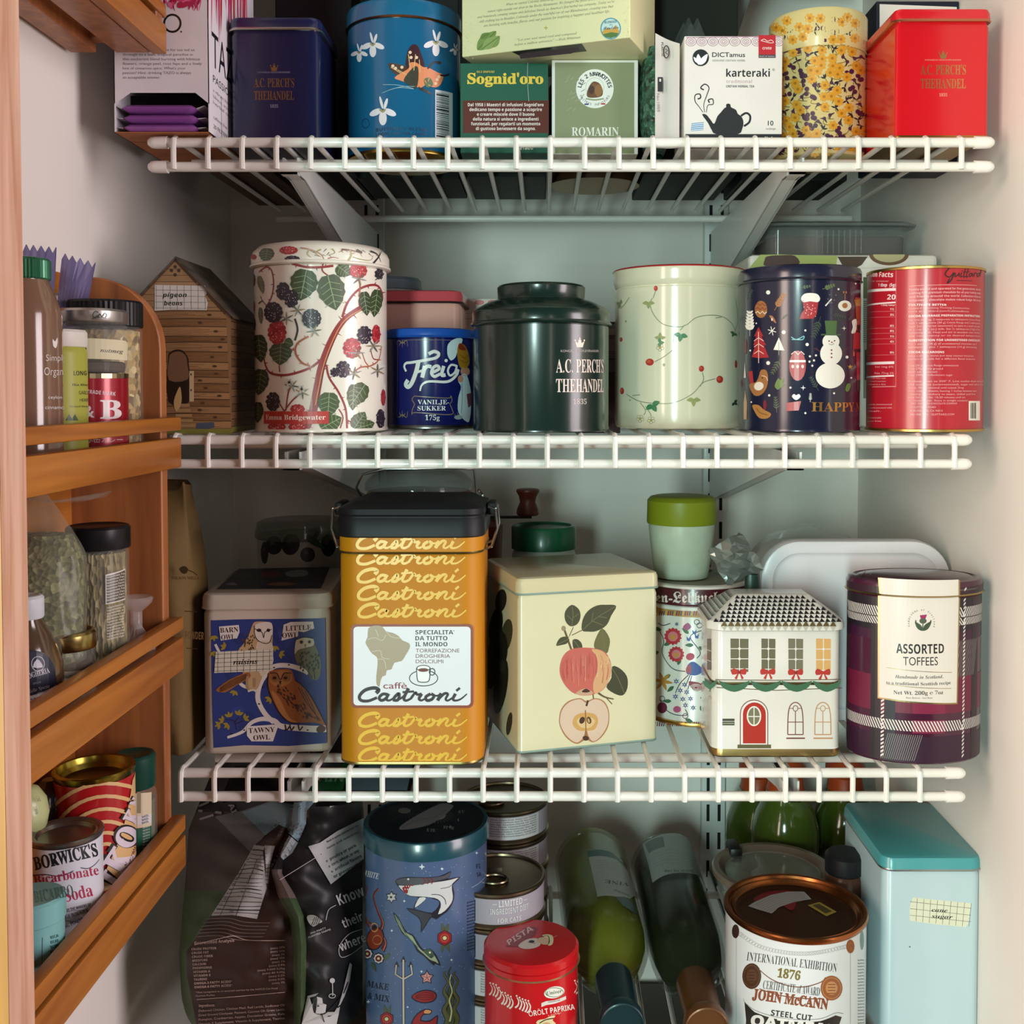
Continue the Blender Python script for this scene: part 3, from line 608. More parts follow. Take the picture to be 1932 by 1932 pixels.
# white herbal tea box with teapot
def art(b, sf):
    a = Art(b, sf, Z3); k = '#24262a'; pk = '#b48aa2'
    a.rect(291, 650, 758, 720, k)
    for i in range(9):
        x = 318+i*53
        for s_ in (1, .62, .3): a.ring(x, 202, 25*s_, 21*s_, 3, pk, 18)
    a.line([(295, 182), (755, 176)], 4, pk, sm=0)
    a.k = 1; a.rect(645, 170, 728, 265, '#c22a34'); a.rect(645, 265, 728, 281, '#4a4a52'); a.k = 2
    a.line([(656, 197), (672, 190), (690, 200), (706, 194), (718, 206), (700, 208), (675, 202), (656, 197)], 3, '#f0dede'); a.text('crete', 664, 240, 44, 14, '#f0dede', 'sb'); a.text('land of tastes', 650, 276, 72, 7, '#e0d0d0')
    a.k = 0; a.ell(365, 280, 40, 41, k, n=30); a.k = 1; a.leaf(357, 314, 352, 262, .5, '#ffffff'); a.leaf(362, 314, 398, 262, .42, '#ffffff'); a.leaf(353, 306, 330, 276, .4, '#ffffff'); a.k = 0
    a.text('DICTamus', 420, 276, 160, 22, k, bold=.012); a.text('GENUINE CRETAN HERBS', 422, 298, 158, 9, '#8a8a88', 'sb')
    a.text('karteraki', 488, 372, 212, 36, k, 'sb'); a.text('®', 712, 344, None, 12, k); a.text('traditional', 488, 402, 125, 17, '#b99aa0'); a.text('CRETAN HERBAL TEA', 488, 424, 137, 11, k, 'sb')
    a.poly([(372, 556), (392, 556), (412, 580), (430, 600), (445, 565), (462, 545), (480, 524), (488, 520), (488, 508), (496, 502), (508, 506), (512, 520), (535, 532), (545, 552), (562, 565), (572, 592), (566, 625), (545, 650), (440, 650), (418, 630), (400, 596)], k, 3)
    a.line([(560, 562), (585, 548), (604, 562), (600, 592), (574, 612)], 10, k)
    a.line([(376, 545), (355, 515), (338, 492), (338, 462), (360, 456), (364, 474), (350, 480)], 7, k, taper=(.4, 1)); a.line([(384, 545), (380, 505), (395, 460), (405, 425), (385, 408), (365, 425), (380, 436)], 7, k, taper=(.4, 1)); a.line([(392, 545), (400, 510), (425, 505), (422, 480), (402, 485), (408, 498)], 7, k, taper=(.4, 1))
    a.k = 1; a.poly([(320, 598), (380, 592), (378, 630), (318, 636)], '#5f93c4'); a.k = 2
    for i in range(4): a.poly([(320, 602+i*9), (380, 596+i*9), (380, 600+i*9), (320, 606+i*9)], '#e8eef4')
    a.text('10', 690, 608, 27, 23, k, bold=.01); a.text('teabags', 680, 628, 48, 9, '#6a6a6a'); a.text('olivia', 658, 682, 70, 18, '#e4e2dc', 'sb')
tea_box('white herbal tea box with a black teapot drawing', 1291, 1476, 68, .846, .062, paint('#e9e3df', .5), art)
# tall yellow floral canister
def art_floral(y0, y1, x0, x1, n, seed, zmax=9):
    def f(b, sf):
        a = Art(b, sf, Z3); q = random.Random(seed); pts = []
        for t in range(4000):
            x, y = q.uniform(x0, x1), q.uniform(y0, y1)
            if all((x-c)**2+(y-d)**2 > 31**2 for c, d in pts): pts.append((x, y))
            if len(pts) >= n: break
        a.k = 0
        pts = [p for p in pts if a.P(*p)[1] < zmax]
        for x, y in pts:
            a.line([(x, y), (x+q.uniform(-18, 18), y+q.uniform(14, 24)), (x+q.uniform(-34, 34), y+q.uniform(18, 38))], 4, '#8a7a34')
        for i, (x, y) in enumerate(pts):
            t = i % 5; a.k = 1
            if t < 2: a.k = 2; a.flower(x, y, 25, '#dfa02e', '#b07a20', 7, .42); a.k = 1
            elif t == 2:
                for d in range(3): a.k = 1; an = q.uniform(0, 360); a.ell(x+13*math.cos(an), y+13*math.sin(an), 12, 12, '#4a2440', n=10)
            elif t == 3:
                for d in range(4): an = q.uniform(0, 360); a.leaf(x, y, x+24*math.cos(R(an)), y+24*math.sin(R(an)), .34, '#2c2430')
            else: a.ell(x, y, 9, 9, '#5a2a50', n=10); an = q.uniform(0, 360); a.leaf(x, y, x+26*math.cos(R(an)), y+26*math.sin(R(an)), .3, '#3a3038'); a.leaf(x, y, x+22*math.cos(R(an+120)), y+22*math.sin(R(an+120)), .3, '#3a3038')
    return f
m_fl = paint('#dccb8e', .38, 0, .2)
cyl_tin('tea_canister', 'tall yellow canister with a small orange and purple flower print', 'canister', 1549, .914, .0392, zt1, zy(86, .875), zy(12, .875), m_fl, m_fl, lip=.0006, art=art_floral(215, 745, 700, 1190, 170, 5), art_lid=art_floral(25, 200, 700, 1190, 60, 8, zy(12, .875)-.0065),
    lidprof=lambda l: [(-.0004, zy(86, .875)+.0003), (-.0008, zy(86, .875)+.001), (-.0008, zy(12, .875)-.002), (.0004, zy(12, .875)), (.006, zy(12, .875)), (.008, zy(12, .875)-.004), (.034, zy(12, .875)-.004)])
# red square tin
def art(b, sf): a = Art(b, sf, Z3); perch(a, 1430, 1650, 268, 40, 294, 7, 361, 428, 47, 467, 15, gold('#dcb070'), '#d99a86')
def art_l(b, sf): pass
box_tin('tea_tin', 'red square tea tin with gold lettering at the right end of the top shelf', 'tea tin', 1690, 1867, .822, .085, zt1, zy(41, .822), zy(15, .822), tin('#d0121f'), tin('#d21826'), rad=.004, art=art, rim=gold('#c98a6a', .3), foot=gold('#b98a4a'))
# things in the second row, in the dark
b = MB(); Y = .925; x0, x1 = xx(1652, Y), xx(1808, Y); b.box(x0, x1, Y, Y+.05, zt1, zy(2, Y), paint('#161b2a', .5), bev=.001)
a = Art(b, front(Y), Z3); a.poly([(1232, 20), (1606, 34), (1606, 700), (1232, 700)], '#dcd6d0'); tag(b.build('tea_box', loc=((x0+x1)/2, Y+.025, zt1), smooth=False), 'white box with navy edges standing behind the red tin', 'tea box')
def back_box(px0, px1, Y, D, H, col, label, name='carton', cat='box'):
    b = MB(); x0, x1 = xx(px0, Y), xx(px1, Y); b.box(x0, x1, Y, Y+D, zt1, zt1+H, paint(col, .6), bev=.001); return tag(b.build(name, loc=((x0+x1)/2, Y+D/2, zt1), smooth=False), label, cat)
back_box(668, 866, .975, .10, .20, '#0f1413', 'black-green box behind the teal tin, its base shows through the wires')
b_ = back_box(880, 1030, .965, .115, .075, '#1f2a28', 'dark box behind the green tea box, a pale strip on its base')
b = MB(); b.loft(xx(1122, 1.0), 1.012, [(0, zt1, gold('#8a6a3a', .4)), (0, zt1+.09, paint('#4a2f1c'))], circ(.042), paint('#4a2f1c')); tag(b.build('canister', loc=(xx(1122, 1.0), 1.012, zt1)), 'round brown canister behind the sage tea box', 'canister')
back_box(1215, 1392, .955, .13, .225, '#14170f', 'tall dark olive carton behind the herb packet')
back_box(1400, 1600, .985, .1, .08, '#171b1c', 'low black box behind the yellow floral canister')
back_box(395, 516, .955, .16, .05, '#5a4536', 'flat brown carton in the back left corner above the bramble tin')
back_box(520, 664, .945, .14, .19, '#0c0d10', 'tall black box added to darken the gap between the navy and teal tins')  # black box added to keep the gap behind the tins dark
PYD = 660
# ------------------------------------------------------------------ second shelf
Z4, Z5, Z6, Z7 = (0, 440, 3.715), (440, 420, 3.865), (860, 400, 3.45), (1380, 380, 3.5)
zt2 = ZT[1]
def cabin():
    Y, D = .822, .082; x0, x1 = xx(232, Y), xx(436, Y); xm = (x0+x1)/2; zb = zt2; ze, za = zy(597, Y), zy(490, Y); br = paint('#8b6a48', .5, 0, .1)
    root = thing('cabin_tin', (xm, Y+D/2, zb), 'house-shaped tin printed as a wooden cabin with a taped squared-paper note', 'tin')
    b = MB(); P = [(x0, zb), (x1, zb), (x1, ze), (xm, za), (x0, ze)]; n = 5
    b.add([(x, Y, z) for x, z in P]+[(x, Y+D, z) for x, z in P], [tuple(range(n)), tuple(range(2*n-1, n-1, -1))]+[(i, i+n, (i+1) % n+n, (i+1) % n) for i in (0, 1, 4)], br)
    a = Art(b, front(Y), Z4); q = random.Random(3); ys = [545, 600, 655, 722, 765, 832, 905, 960, 1010, 1055, 1115, 1165, 1215, 1265, 1315, 1365]
    for i in range(len(ys)-1):
        a.k = 0; a.rect(862, ys[i], 1585+i*2.4, ys[i+1], ['#9a7650', '#86623f', '#a67f56', '#7d5b3a'][i % 4]); a.k = 1; a.line([(862, ys[i]), (1000, ys[i]+3), (1300, ys[i]-2), (1585+i*2.4, ys[i]+2)], 5, '#3a2a1c')
        for j in range(5):
            y = ys[i]+(ys[i+1]-ys[i])*(j+.7)/5.6; s_ = q.uniform(862, 1150); e_ = q.uniform(1300, 1590); a.line([(s_, y), ((s_+e_)/2-100, y+q.uniform(-5, 5)), ((s_+e_)/2+100, y+q.uniform(-5, 5)), (e_, y)], 2.2, '#5a4028')
        x = q.uniform(1280, 1560); a.k = 2; a.ell(x, (ys[i]+ys[i+1])/2, 17, 9, '#5a4028'); a.k = 3; a.ell(x, (ys[i]+ys[i+1])/2, 8, 4, '#3a2a1c', n=10); a.k = 1
    a.k = 0; a.poly([(1228, 190), (1570, 540), (862, 545)], '#9a7a54'); a.k = 1
    for i in range(7): y = 250+i*45; w_ = (y-190)*.95; a.line([(1228-w_, y), (1228+w_*.96, y)], 3, '#4a3624', sm=0)
    a.k = 2; a.line([(1228, 182), (1586, 560)], 22, '#6a4d32', sm=0); a.line([(1228, 182), (870, 560)], 22, '#6a4d32', sm=0); a.line([(1105, 352), (1390, 352)], 14, '#a88660', sm=0)
    a.k = 3; a.line([(1228, 195), (1580, 572)], 4, '#3a2a1c', sm=0)
    for x, y in ((1228, 235), (1202, 262), (1228, 292), (1254, 262)): a.ell(x, y, 12, 12, '#3a2c1c', n=12)
    a.poly([(1180, 1180), (1180, 880), (1195, 835), (1235, 815), (1280, 822), (1312, 860), (1325, 920), (1330, 1180)], '#2a1d14', 3); a.k = 4
    a.poly([(1185, 1030), (1185, 885), (1200, 845), (1240, 830), (1278, 836), (1305, 865), (1315, 925), (1316, 1025)], '#7a5a42', 3); a.rect(1328, 965, 1360, 1180, '#c8b088')
    for y in (990, 1100): a.k = 5; a.ell(1340, y, 5, 9, '#3a2a1c', n=8)
    a.k = 4
    for i in range(5): y = 1195+i*36; a.rect(1235-i*2, y, 1330+i*8, y+20, '#a8865a')
    for i in range(5): a.leaf(1236, 1250-i*10, 1262, 1075+i*36, .3, '#c4a06a')
    a.poly([(1380, 1330), (1500, 1325), (1505, 1360), (1470, 1372), (1375, 1370)], '#4a5668'); a.rect(862, 1372, 1630, 1408, '#8a8a42')
    a.k = 6; a.poly([(1085, 362), (1440, 368), (1448, 420), (1440, 440), (1458, 490), (1450, 540), (1210, 536), (1085, 545)], paint('#d4d2cc', .7)); a.k = 7
    for i in range(8): a.line([(1095+i*49, 366), (1097+i*49, 536)], 2.5, '#4f6a5c', sm=0)
    for i in range(4): a.line([(1090, 398+i*42), (1448, 402+i*42)], 2.5, '#4f6a5c', sm=0)
    a.k = 8; a.text('pigeon', 1140, 448, 170, 30, '#22262a', 'sbi'); a.text('beans', 1150, 506, 132, 30, '#22262a', 'sbi')
    s = Art(b, Plane((x1, Y, CZ), (0, 1, 0), (0, 0, 1))); q = random.Random(8)
    for i in range(15):
        z = zb-CZ+.004+i*(ze-zb)/15.4; s.k = 0; s.emit([[(0, z), (D, z), (D, z+.0056), (0, z+.0056)]], ink(['#6f5236', '#7a5a3c', '#654a30'][i % 3])); s.k = 1; s.emit([[(0, z), (D, z), (D, z+.0006), (0, z+.0006)]], ink('#2e2116'))
        for j in range(3): yy = q.uniform(0, .04); s.emit([[(yy, z+.0012+j*.0014), (yy+.03, z+.001+j*.0014), (yy+.03, z+.0013+j*.0014), (yy, z+.0015+j*.0014)]], ink('#443120'))
    s.emit([[(0, zb-CZ), (D, zb-CZ), (D, zb-CZ+.004), (0, zb-CZ+.004)]], ink('#7a7a3c'))
    b.build('body', root, smooth=False)
    rf = speck('printed_shingles', ['#4b4640', '#5f564b', '#3a3733', '#6a5f50'], 120, .5, (1, .35, 1), .1); b = MB()
    for sx, xe in ((1, x1), (-1, x0)):
        ov = .0035; dx, dz = xe-xm, ze-za; l = math.hypot(dx, dz); ex, ez = xe+dx/l*ov, ze+dz/l*ov; t = .0016
        vs = [(xm, Y-.0015, za+.0008), (ex, Y-.0015, ez+.0008), (ex, Y+D+.0015, ez+.0008), (xm, Y+D+.0015, za+.0008)]; b.add(vs+[(x, y, z+t) for x, y, z in vs], [(0, 1, 2, 3), (7, 6, 5, 4), (0, 4, 5, 1), (1, 5, 6, 2), (2, 6, 7, 3), (3, 7, 4, 0)], rf)
    fix_normals(b.build('roof_lid', root, smooth=False))
cabin()
# bramble tin
def berry(a, x, y, rx, ry, dark, rot=0):
    cs = ('#2b1f2c', '#3c2c3a', '#d9c6d0') if dark else ('#9c1f28', '#b8353a', '#eeb8b4'); k = a.k; n = max(7, int(rx/5))
    a.ell(x, y, rx*.86, ry*.9, cs[0], rot)
    a.k = k+1
    for i in range(n): t = 2*math.pi*i/n; a.ell(x+rx*.74*math.cos(t), y+ry*.76*math.sin(t), rx*.30, rx*.30, cs[0] if dark else cs[i % 2], n=9)
    a.k = k+2; q = random.Random(int(x*7+y))
    for i in range(int(rx*.3)): t, d = q.uniform(0, 6.28), math.sqrt(q.random())*.8; a.ell(x+rx*d*math.cos(t), y+ry*d*math.sin(t), rx*.05, rx*.05, cs[2], n=6)
    if not dark:
        for i in range(8): t, d = q.uniform(0, 6.28), math.sqrt(q.random())*.6; a.k = k+1; a.ell(x+rx*d*math.cos(t), y+ry*d*math.sin(t), rx*.26, rx*.26, cs[1], n=9)
    a.k = k
def bleaf(a, pts, tip, base, c='#3c4a2c', v='#8fa27a'):
    """serrated leaf outline between base and tip"""
    (x0, y0), (x1, y1) = base, tip; dx, dy = x1-x0, y1-y0; l = math.hypot(dx, dy); W = pts; L = []; Rr = []; n = 9
    for i in range(n+1):
        t = i/n; h = W*(math.sin(math.pi*min(1, t*.9+.1))**.75)*(1-.25*t)*(1 if i % 2 else .9); h = 0 if i == n else h
        L.append((x0+dx*t-dy/l*h, y0+dy*t+dx/l*h)); Rr.append((x0+dx*t+dy/l*h, y0+dy*t-dx/l*h))
    k = a.k; a.poly(L+Rr[-2::-1], c); a.k = k+1; a.line([base, (x0+dx*.92, y0+dy*.92)], l*.02+1.5, v, sm=0)
    for i in range(1, 5):
        t = i/5.5; mx, my = x0+dx*t, y0+dy*t; h = W*.62
        for s_ in (1, -1): a.line([(mx, my), (mx+dx*.13-s_*dy/l*h, my+dy*.13+s_*dx/l*h)], l*.012+1, v, sm=0)
    a.k = k
CR = '#e6dccf'
def art(b, sf):
    a = Art(b, sf, Z5); st = '#8f3030'; s2 = '#a8624a'; gr = '#8a8a80'
    def vine(p, w_, c=st, th=True, tp=None):
        w_ *= 1.25; a.k = 1; a.line(p, w_, c, taper=tp); pts = catmull(p, False, 3)
        if th:
            for i in range(1, len(pts)-1, 2):
                x, y = pts[i]; dx, dy = pts[i+1][0]-x, pts[i+1][1]-y; l = math.hypot(dx, dy) or 1; s_ = 1 if i % 4 == 1 else -1; r = w_*.9+11
                a.k = 2; a.poly([(x-dx/l*6, y-dy/l*6), (x+dx/l*6, y+dy/l*6), (x-s_*dy/l*r+dx/l*4, y+s_*dx/l*r+dy/l*4)], c)
    vine([(520, 1512), (580, 1380), (615, 1200), (650, 1030), (720, 850), (800, 720), (900, 640), (960, 615)], 40, st, True, (1.25, .7)); a.k = 3
    a.line([(600, 1330), (628, 1180), (662, 1030), (730, 850), (810, 715), (930, 635)], 7, '#c98a54'); a.line([(612, 1330), (640, 1180), (674, 1030), (742, 850)], 4, '#5a1c20')
    vine([(795, 690), (830, 590), (900, 500), (980, 460), (1050, 460), (1085, 510), (1090, 560)], 14); vine([(650, 990), (560, 1060), (400, 1110), (280, 1100), (240, 1050), (225, 990)], 14)
    vine([(680, 1040), (700, 1130), (770, 1240), (820, 1360), (830, 1500)], 12); vine([(830, 1440), (870, 1460), (900, 1480)], 9); vine([(190, 360), (240, 325), (280, 350), (295, 450), (280, 540), (250, 600)], 10)
    vine([(430, 300), (540, 325), (640, 325), (730, 315)], 14, st, True); vine([(655, 300), (650, 350), (690, 385)], 8, st, False); vine([(560, 1045), (500, 1020), (455, 950), (470, 880), (550, 830)], 12, s2); vine([(455, 930), (400, 920), (350, 890)], 10, s2)
    vine([(880, 1090), (930, 1055), (1000, 1045), (1060, 1000), (1080, 900)], 9, s2); vine([(940, 950), (960, 1010), (985, 1045)], 7, s2, False); vine([(1000, 920), (1020, 990), (1060, 1000)], 7, st, False)
    vine([(450, 860), (470, 780), (450, 700)], 12, '#3a3632', False); vine([(915, 415), (925, 470), (915, 540)], 10, s2, False); vine([(340, 1090), (335, 1040)], 8, st, False); vine([(385, 1370), (400, 1250), (420, 1200)], 9, st, False); vine([(370, 1380), (430, 1300), (500, 1240)], 9, st, False); vine([(370, 1370), (340, 1320)], 8, st, False); vine([(780, 1500), (800, 1420), (770, 1360)], 7, st, False)
    a.k = 4
    for base, tip, W, c in [((535, 345), (490, 570), 92, '#3e4a28'), ((690, 385), (750, 640), 92, '#56604c'), ((760, 315), (850, 385), 52, '#43522f'), ((950, 505), (975, 680), 42, '#323e26'), ((1050, 490), (1025, 690), 44, '#3a472a'), ((185, 820), (205, 1020), 52, '#353f30'), ((350, 880), (340, 1040), 76, '#44523a'), ((375, 870), (440, 890), 36, '#3a4630'), ((210, 1070), (185, 1260), 56, '#333d2e'), ((185, 1310), (180, 1460), 36, '#343f2c'), ((700, 1240), (690, 1420), 72, '#4d5a3c'), ((880, 1180), (870, 1370), 44, '#3f4c2c'), ((960, 1180), (850, 1340), 62, '#44512f'), ((640, 1500), (790, 1420), 62, '#4a5836'), ((880, 1500), (960, 1380), 52, '#42502e'), ((900, 1500), (1030, 1460), 44, '#3c4a2a'), ((190, 390), (220, 520), 22, '#7a7466'), ((200, 620), (205, 740), 16, '#6a6a5c')]: bleaf(a, W*1.28, tip, base, c)
    a.k = 7
    for x, y, rx, ry, d, r in [(365, 500, 46, 62, 1, 20), (425, 555, 48, 62, 1, 0), (295, 655, 60, 68, 1, 0), (322, 800, 60, 82, 0, 0), (572, 700, 62, 62, 1, 0), (955, 820, 48, 62, 1, 0), (1040, 815, 30, 70, 0, 0), (865, 915, 58, 68, 0, 0), (800, 1070, 48, 56, 1, 0), (740, 1092, 30, 30, 1, 0), (910, 352, 56, 46, 0, 0), (1062, 375, 30, 36, 1, 0), (292, 1305, 46, 66, 1, 15), (145, 420, 18, 50, 1, 0), (145, 610, 16, 46, 0, 0), (148, 740, 18, 50, 1, 0), (1072, 1430, 30, 70, 1, 0), (320, 1490, 56, 26, 0, 0), (470, 1490, 56, 26, 0, 0), (470, 1360, 46, 26, 0, 0), (1092, 1275, 16, 60, 0, 0)]: berry(a, x, y, rx*1.12, ry*1.12, d, r)
    a.k = 10
    for x, y in ((590, 790), (900, 950), (470, 640), (390, 700), (430, 1190), (505, 1240), (915, 410), (880, 1100), (1020, 900), (1050, 1080)):
        for i in range(6): t = i*60+x; a.leaf(x, y, x+58*math.cos(R(t)), y+52*math.sin(R(t)), .2, ['#8a8a84', '#8f7a58', '#5d5a50'][i % 3])
    for x, y in ((410, 1165), (500, 1215)): a.flower(x, y, 34, '#c9bfae', '#3a3028', 6, .34)
    for x, y in ((1055, 400), (215, 570)):
        for i in range(5): a.line([(x, y), (x+rnd.uniform(-30, 30), y+rnd.uniform(-40, 40))], 6, '#4a4238')
    a.k = 13; a.rect(228, 1375, 696, 1466, '#b8322e'); a.k = 14; a.text('Emma Bridgewater', 244, 1436, 430, 36, '#f0dcd2', 'b')
def art_l(b, sf):
    a = Art(b, sf, Z5); a.P = lambda x, y: Art.P(a, x, 178+(y-100)*.6); bleaf(a, 66, (235, 285), (250, 115), '#4d5a3e'); a.k = 3
    berry(a, 405, 140, 66, 42, 0); berry(a, 432, 250, 56, 40, 1); berry(a, 150, 220, 22, 34, 0); a.k = 1
    for p, w_, c in [([(490, 110), (560, 130), (640, 190), (665, 270)], 12, '#a87a62'), ([(560, 120), (540, 180), (570, 230)], 12, '#b09a70'), ([(640, 130), (600, 170), (640, 220)], 10, '#a88a58'), ([(690, 240), (730, 225), (770, 240)], 8, '#a85a50'), ([(720, 120), (740, 170), (690, 200)], 9, '#9a8a5a'), ([(830, 285), (860, 200), (850, 130)], 20, '#a8975c'), ([(870, 220), (930, 250), (1000, 260), (1020, 200)], 8, '#8f8a48'), ([(1020, 300), (1060, 220), (1080, 150)], 18, '#2e2c2a'), ([(790, 130), (860, 140), (940, 180)], 14, '#6a4a3a'), ([(900, 140), (940, 165)], 24, '#4a3a2c'), ([(1000, 150), (1050, 190), (1075, 280)], 14, '#2a2a2c')]: a.line(p, w_, c, taper=(1, .35))
    for i in range(16): x = rnd.uniform(480, 1080); y = rnd.uniform(120, 200); a.line([(x, y), (x+rnd.uniform(-40, 40), y+rnd.uniform(10, 50))], 6, rnd.choice(['#8a6a4a', '#5a4a3a', '#a0825a']), taper=(1, .3))
zs, ztp = zy(497, .806), zy(462, .806)
cyl_tin('cake_tin', 'tall cream tin covered in brambles, leaves and red stems', 'tin', 599, .860, .0514, zt2, zs, ztp, tin(CR), tin(CR), lip=.0022, art=art, art_lid=art_l,
    lidprof=lambda l: [(-l, zs+.0003), (-l-.0012, zs+.0012), (-l-.0010, zs+.0026), (-l, zs+.0035), (-l, ztp-.004), (-l+.0015, ztp-.0005), (-l+.006, ztp+.0035), (.016, ztp+.006), (.03, ztp+.0065)])
# pink tin and blue lidded tub behind
box_tin('tin_box', 'pink tin with a coral red lid behind the blue vanilla tin', 'tin', 672, 870, .945, .085, zt2, zy(572, .945), zy(547, .945), tin('#d9a093'), tin('#c04a52'), rad=.012, rim=paint('#3a2422', .4))
b = MB(); Yc = 1.085; r = 58/F*Yc; cx = xx(736, Yc); z0, z1 = zy(543, Yc-r), zy(520, Yc-r)
root = thing('storage_tub', (cx, Yc, zt2), 'round tub with a grey-blue lid behind the pink tin', 'tub')
b.loft(cx, Yc, [(.006, zt2), (.002, z0)], circ(r), paint('#b8bcbc', .35)); b.build('body', root)
b = MB(); b.loft(cx, Yc, [(-.0005, z0), (-.001, z0+.002), (-.0005, z0+.004), (-.0005, z1-.003), (.002, z1), (.006, z1), (.007, z1-.002)], circ(r), paint('#74828e', .4)); b.build('lid', root)
# vanilla sugar tin
def art(b, sf):
    a = Art(b, sf, Z5); wt = '#e8e4e2'; gd = '#8a7458'; ST = lambda p, w_=30, **k: a.line(p, w_, wt, **k)
    for p in ([(1200, 880), (1195, 1390)], [(1230, 858), (1600, 858)]): a.line(p, 3, gd, sm=0)
    for x, y, s_ in ((1235, 880, 1), (1235, 1400, -1), (1655, 1400, -1)):
        for i in range(5): a.line([(x, y), (x-30+15*i, y+s_*(-20+18*(i % 2))), (x-42+20*i, y+s_*(6+12*i % 30))], 9, gd, taper=(1, .3))
    a.k = 1
    ST([(1262, 1085), (1248, 1050), (1262, 1025), (1300, 1020), (1400, 1003), (1480, 985), (1498, 955), (1465, 940), (1425, 958)], 26, taper=(.6, 1)); ST([(1352, 1010), (1335, 1085), (1305, 1165), (1278, 1198), (1258, 1180), (1275, 1148)], 32); ST([(1325, 1095), (1385, 1078)], 18)
    ST([(1398, 1045), (1378, 1130)], 30); ST([(1390, 1075), (1415, 1048), (1445, 1052)], 26); ST([(1448, 1095), (1500, 1068), (1490, 1045), (1460, 1056), (1446, 1098), (1468, 1122), (1510, 1102)], 22)
    ST([(1535, 1045), (1520, 1110), (1548, 1110)], 26); a.ell(1552, 1006, 12, 12, wt); ST([(1630, 1045), (1588, 1038), (1565, 1078), (1580, 1115), (1615, 1092), (1630, 1042), (1622, 1100), (1642, 1098)], 16)
    ST([(1362, 1228), (1378, 1182), (1430, 1158), (1560, 1160), (1622, 1118), (1642, 1070)], 24, taper=(.5, 1))
    a.k = 1; a.line([(1320, 1265), (1560, 1280), (1585, 1262), (1595, 1300), (1580, 1325), (1595, 1360), (1580, 1400), (1330, 1385), (1305, 1400), (1308, 1360), (1322, 1325), (1305, 1290), (1320, 1265)], 6, gd)
    a.text('VANILJE-', 1345, 1325, 228, 34, wt, 'b'); a.text('SUKKER', 1345, 1370, 205, 34, wt, 'b'); a.text('175g', 1400, 1440, 105, 38, wt, 'b')
    a.k = 2; a.poly([(1560, 950), (1565, 890), (1600, 855), (1640, 842), (1670, 850), (1660, 890), (1640, 920), (1620, 980), (1590, 1005), (1570, 985)], '#cfdde4', 4); a.k = 3
    a.poly([(1632, 960), (1640, 890), (1660, 880), (1690, 900), (1715, 960), (1720, 1030), (1690, 1060), (1650, 1050)], '#a8741e', 4); a.k = 4; a.poly([(1642, 900), (1660, 880), (1680, 900), (1695, 930), (1650, 925)], '#8a2a1c', 3); a.line([(1648, 960), (1690, 990), (1712, 960)], 5, '#7a4a12'); a.line([(1650, 1000), (1690, 1020), (1715, 1005)], 5, '#7a4a12')
    a.k = 3; a.ell(1690, 1085, 34, 34, '#c88a72'); a.poly([(1648, 1135), (1670, 1105), (1700, 1110), (1722, 1180), (1735, 1290), (1722, 1440), (1690, 1445), (1640, 1380), (1640, 1280), (1660, 1200), (1640, 1160)], '#c4d2da', 4); a.k = 4
    a.ell(1656, 1140, 20, 26, '#c88a72'); a.line([(1665, 1170), (1668, 1280), (1660, 1390)], 6, '#7f97a6'); a.poly([(1700, 1250), (1735, 1240), (1735, 1330), (1712, 1350)], '#6a3a4a'); a.ell(1640, 1420, 30, 16, '#9aa6ac'); a.line([(1660, 1060), (1690, 1060), (1715, 1066)], 8, '#b08a34')
zs = zy(637, .884)
cyl_tin('sugar_tin', 'small deep blue vanilla sugar tin with a bright blue plastic lid', 'tin', 810.5, .9205, .0371, zt2, zs, zy(618, .884), tin('#131a5e'), paint('#1d55b4', .4), lip=.0012, art=art, foot=gold('#8a8a86'))
# cartons behind the dark green tin
Y = 1.02; x0, x1 = xx(858, Y), xx(985, Y); b = MB(); b.box(x0, x1, Y, Y+.08, zt2, zy(563, Y), paint('#cfc4ba', .6), bev=.001); a = Art(b, front(Y), Z5)
for x in (1795, 1890, 2000, 2100): a.ell(x, 582, 36, 18, '#b3262c')
a.line([(1600, 700), (2150, 704)], 5, '#8f8780', sm=0); a.line([(1600, 660), (2150, 664)], 3, '#8f8780', sm=0); tag(b.build('carton', loc=((x0+x1)/2, Y, zt2), smooth=False), 'pale carton with red dots behind the dark green tin', 'box')
Y = .985; x0, x1 = xx(1070, Y), xx(1172, Y); b = MB(); b.box(x0, x1, Y, Y+.07, zt2, zy(607, Y), paint('#3c3434', .6), bev=.001); a = Art(b, front(Y), Z6)
a.rect(800, 730, 1070, 905, '#5c5654'); a.k = 1
for i in range(14): a.line([(980, 830+i*9), (1040, 832+i*9)], 4, '#8b8480', sm=0)
a.rect(990, 760, 1040, 800, '#9a928e'); a.rect(800, 960, 1070, 1040, '#57504e'); a.rect(800, 1240, 1070, 1440, '#4a1a1e'); tag(b.build('carton', loc=((x0+x1)/2, Y, zt2), smooth=False), 'dark carton in the gap between the green tin and cream jar', 'box')
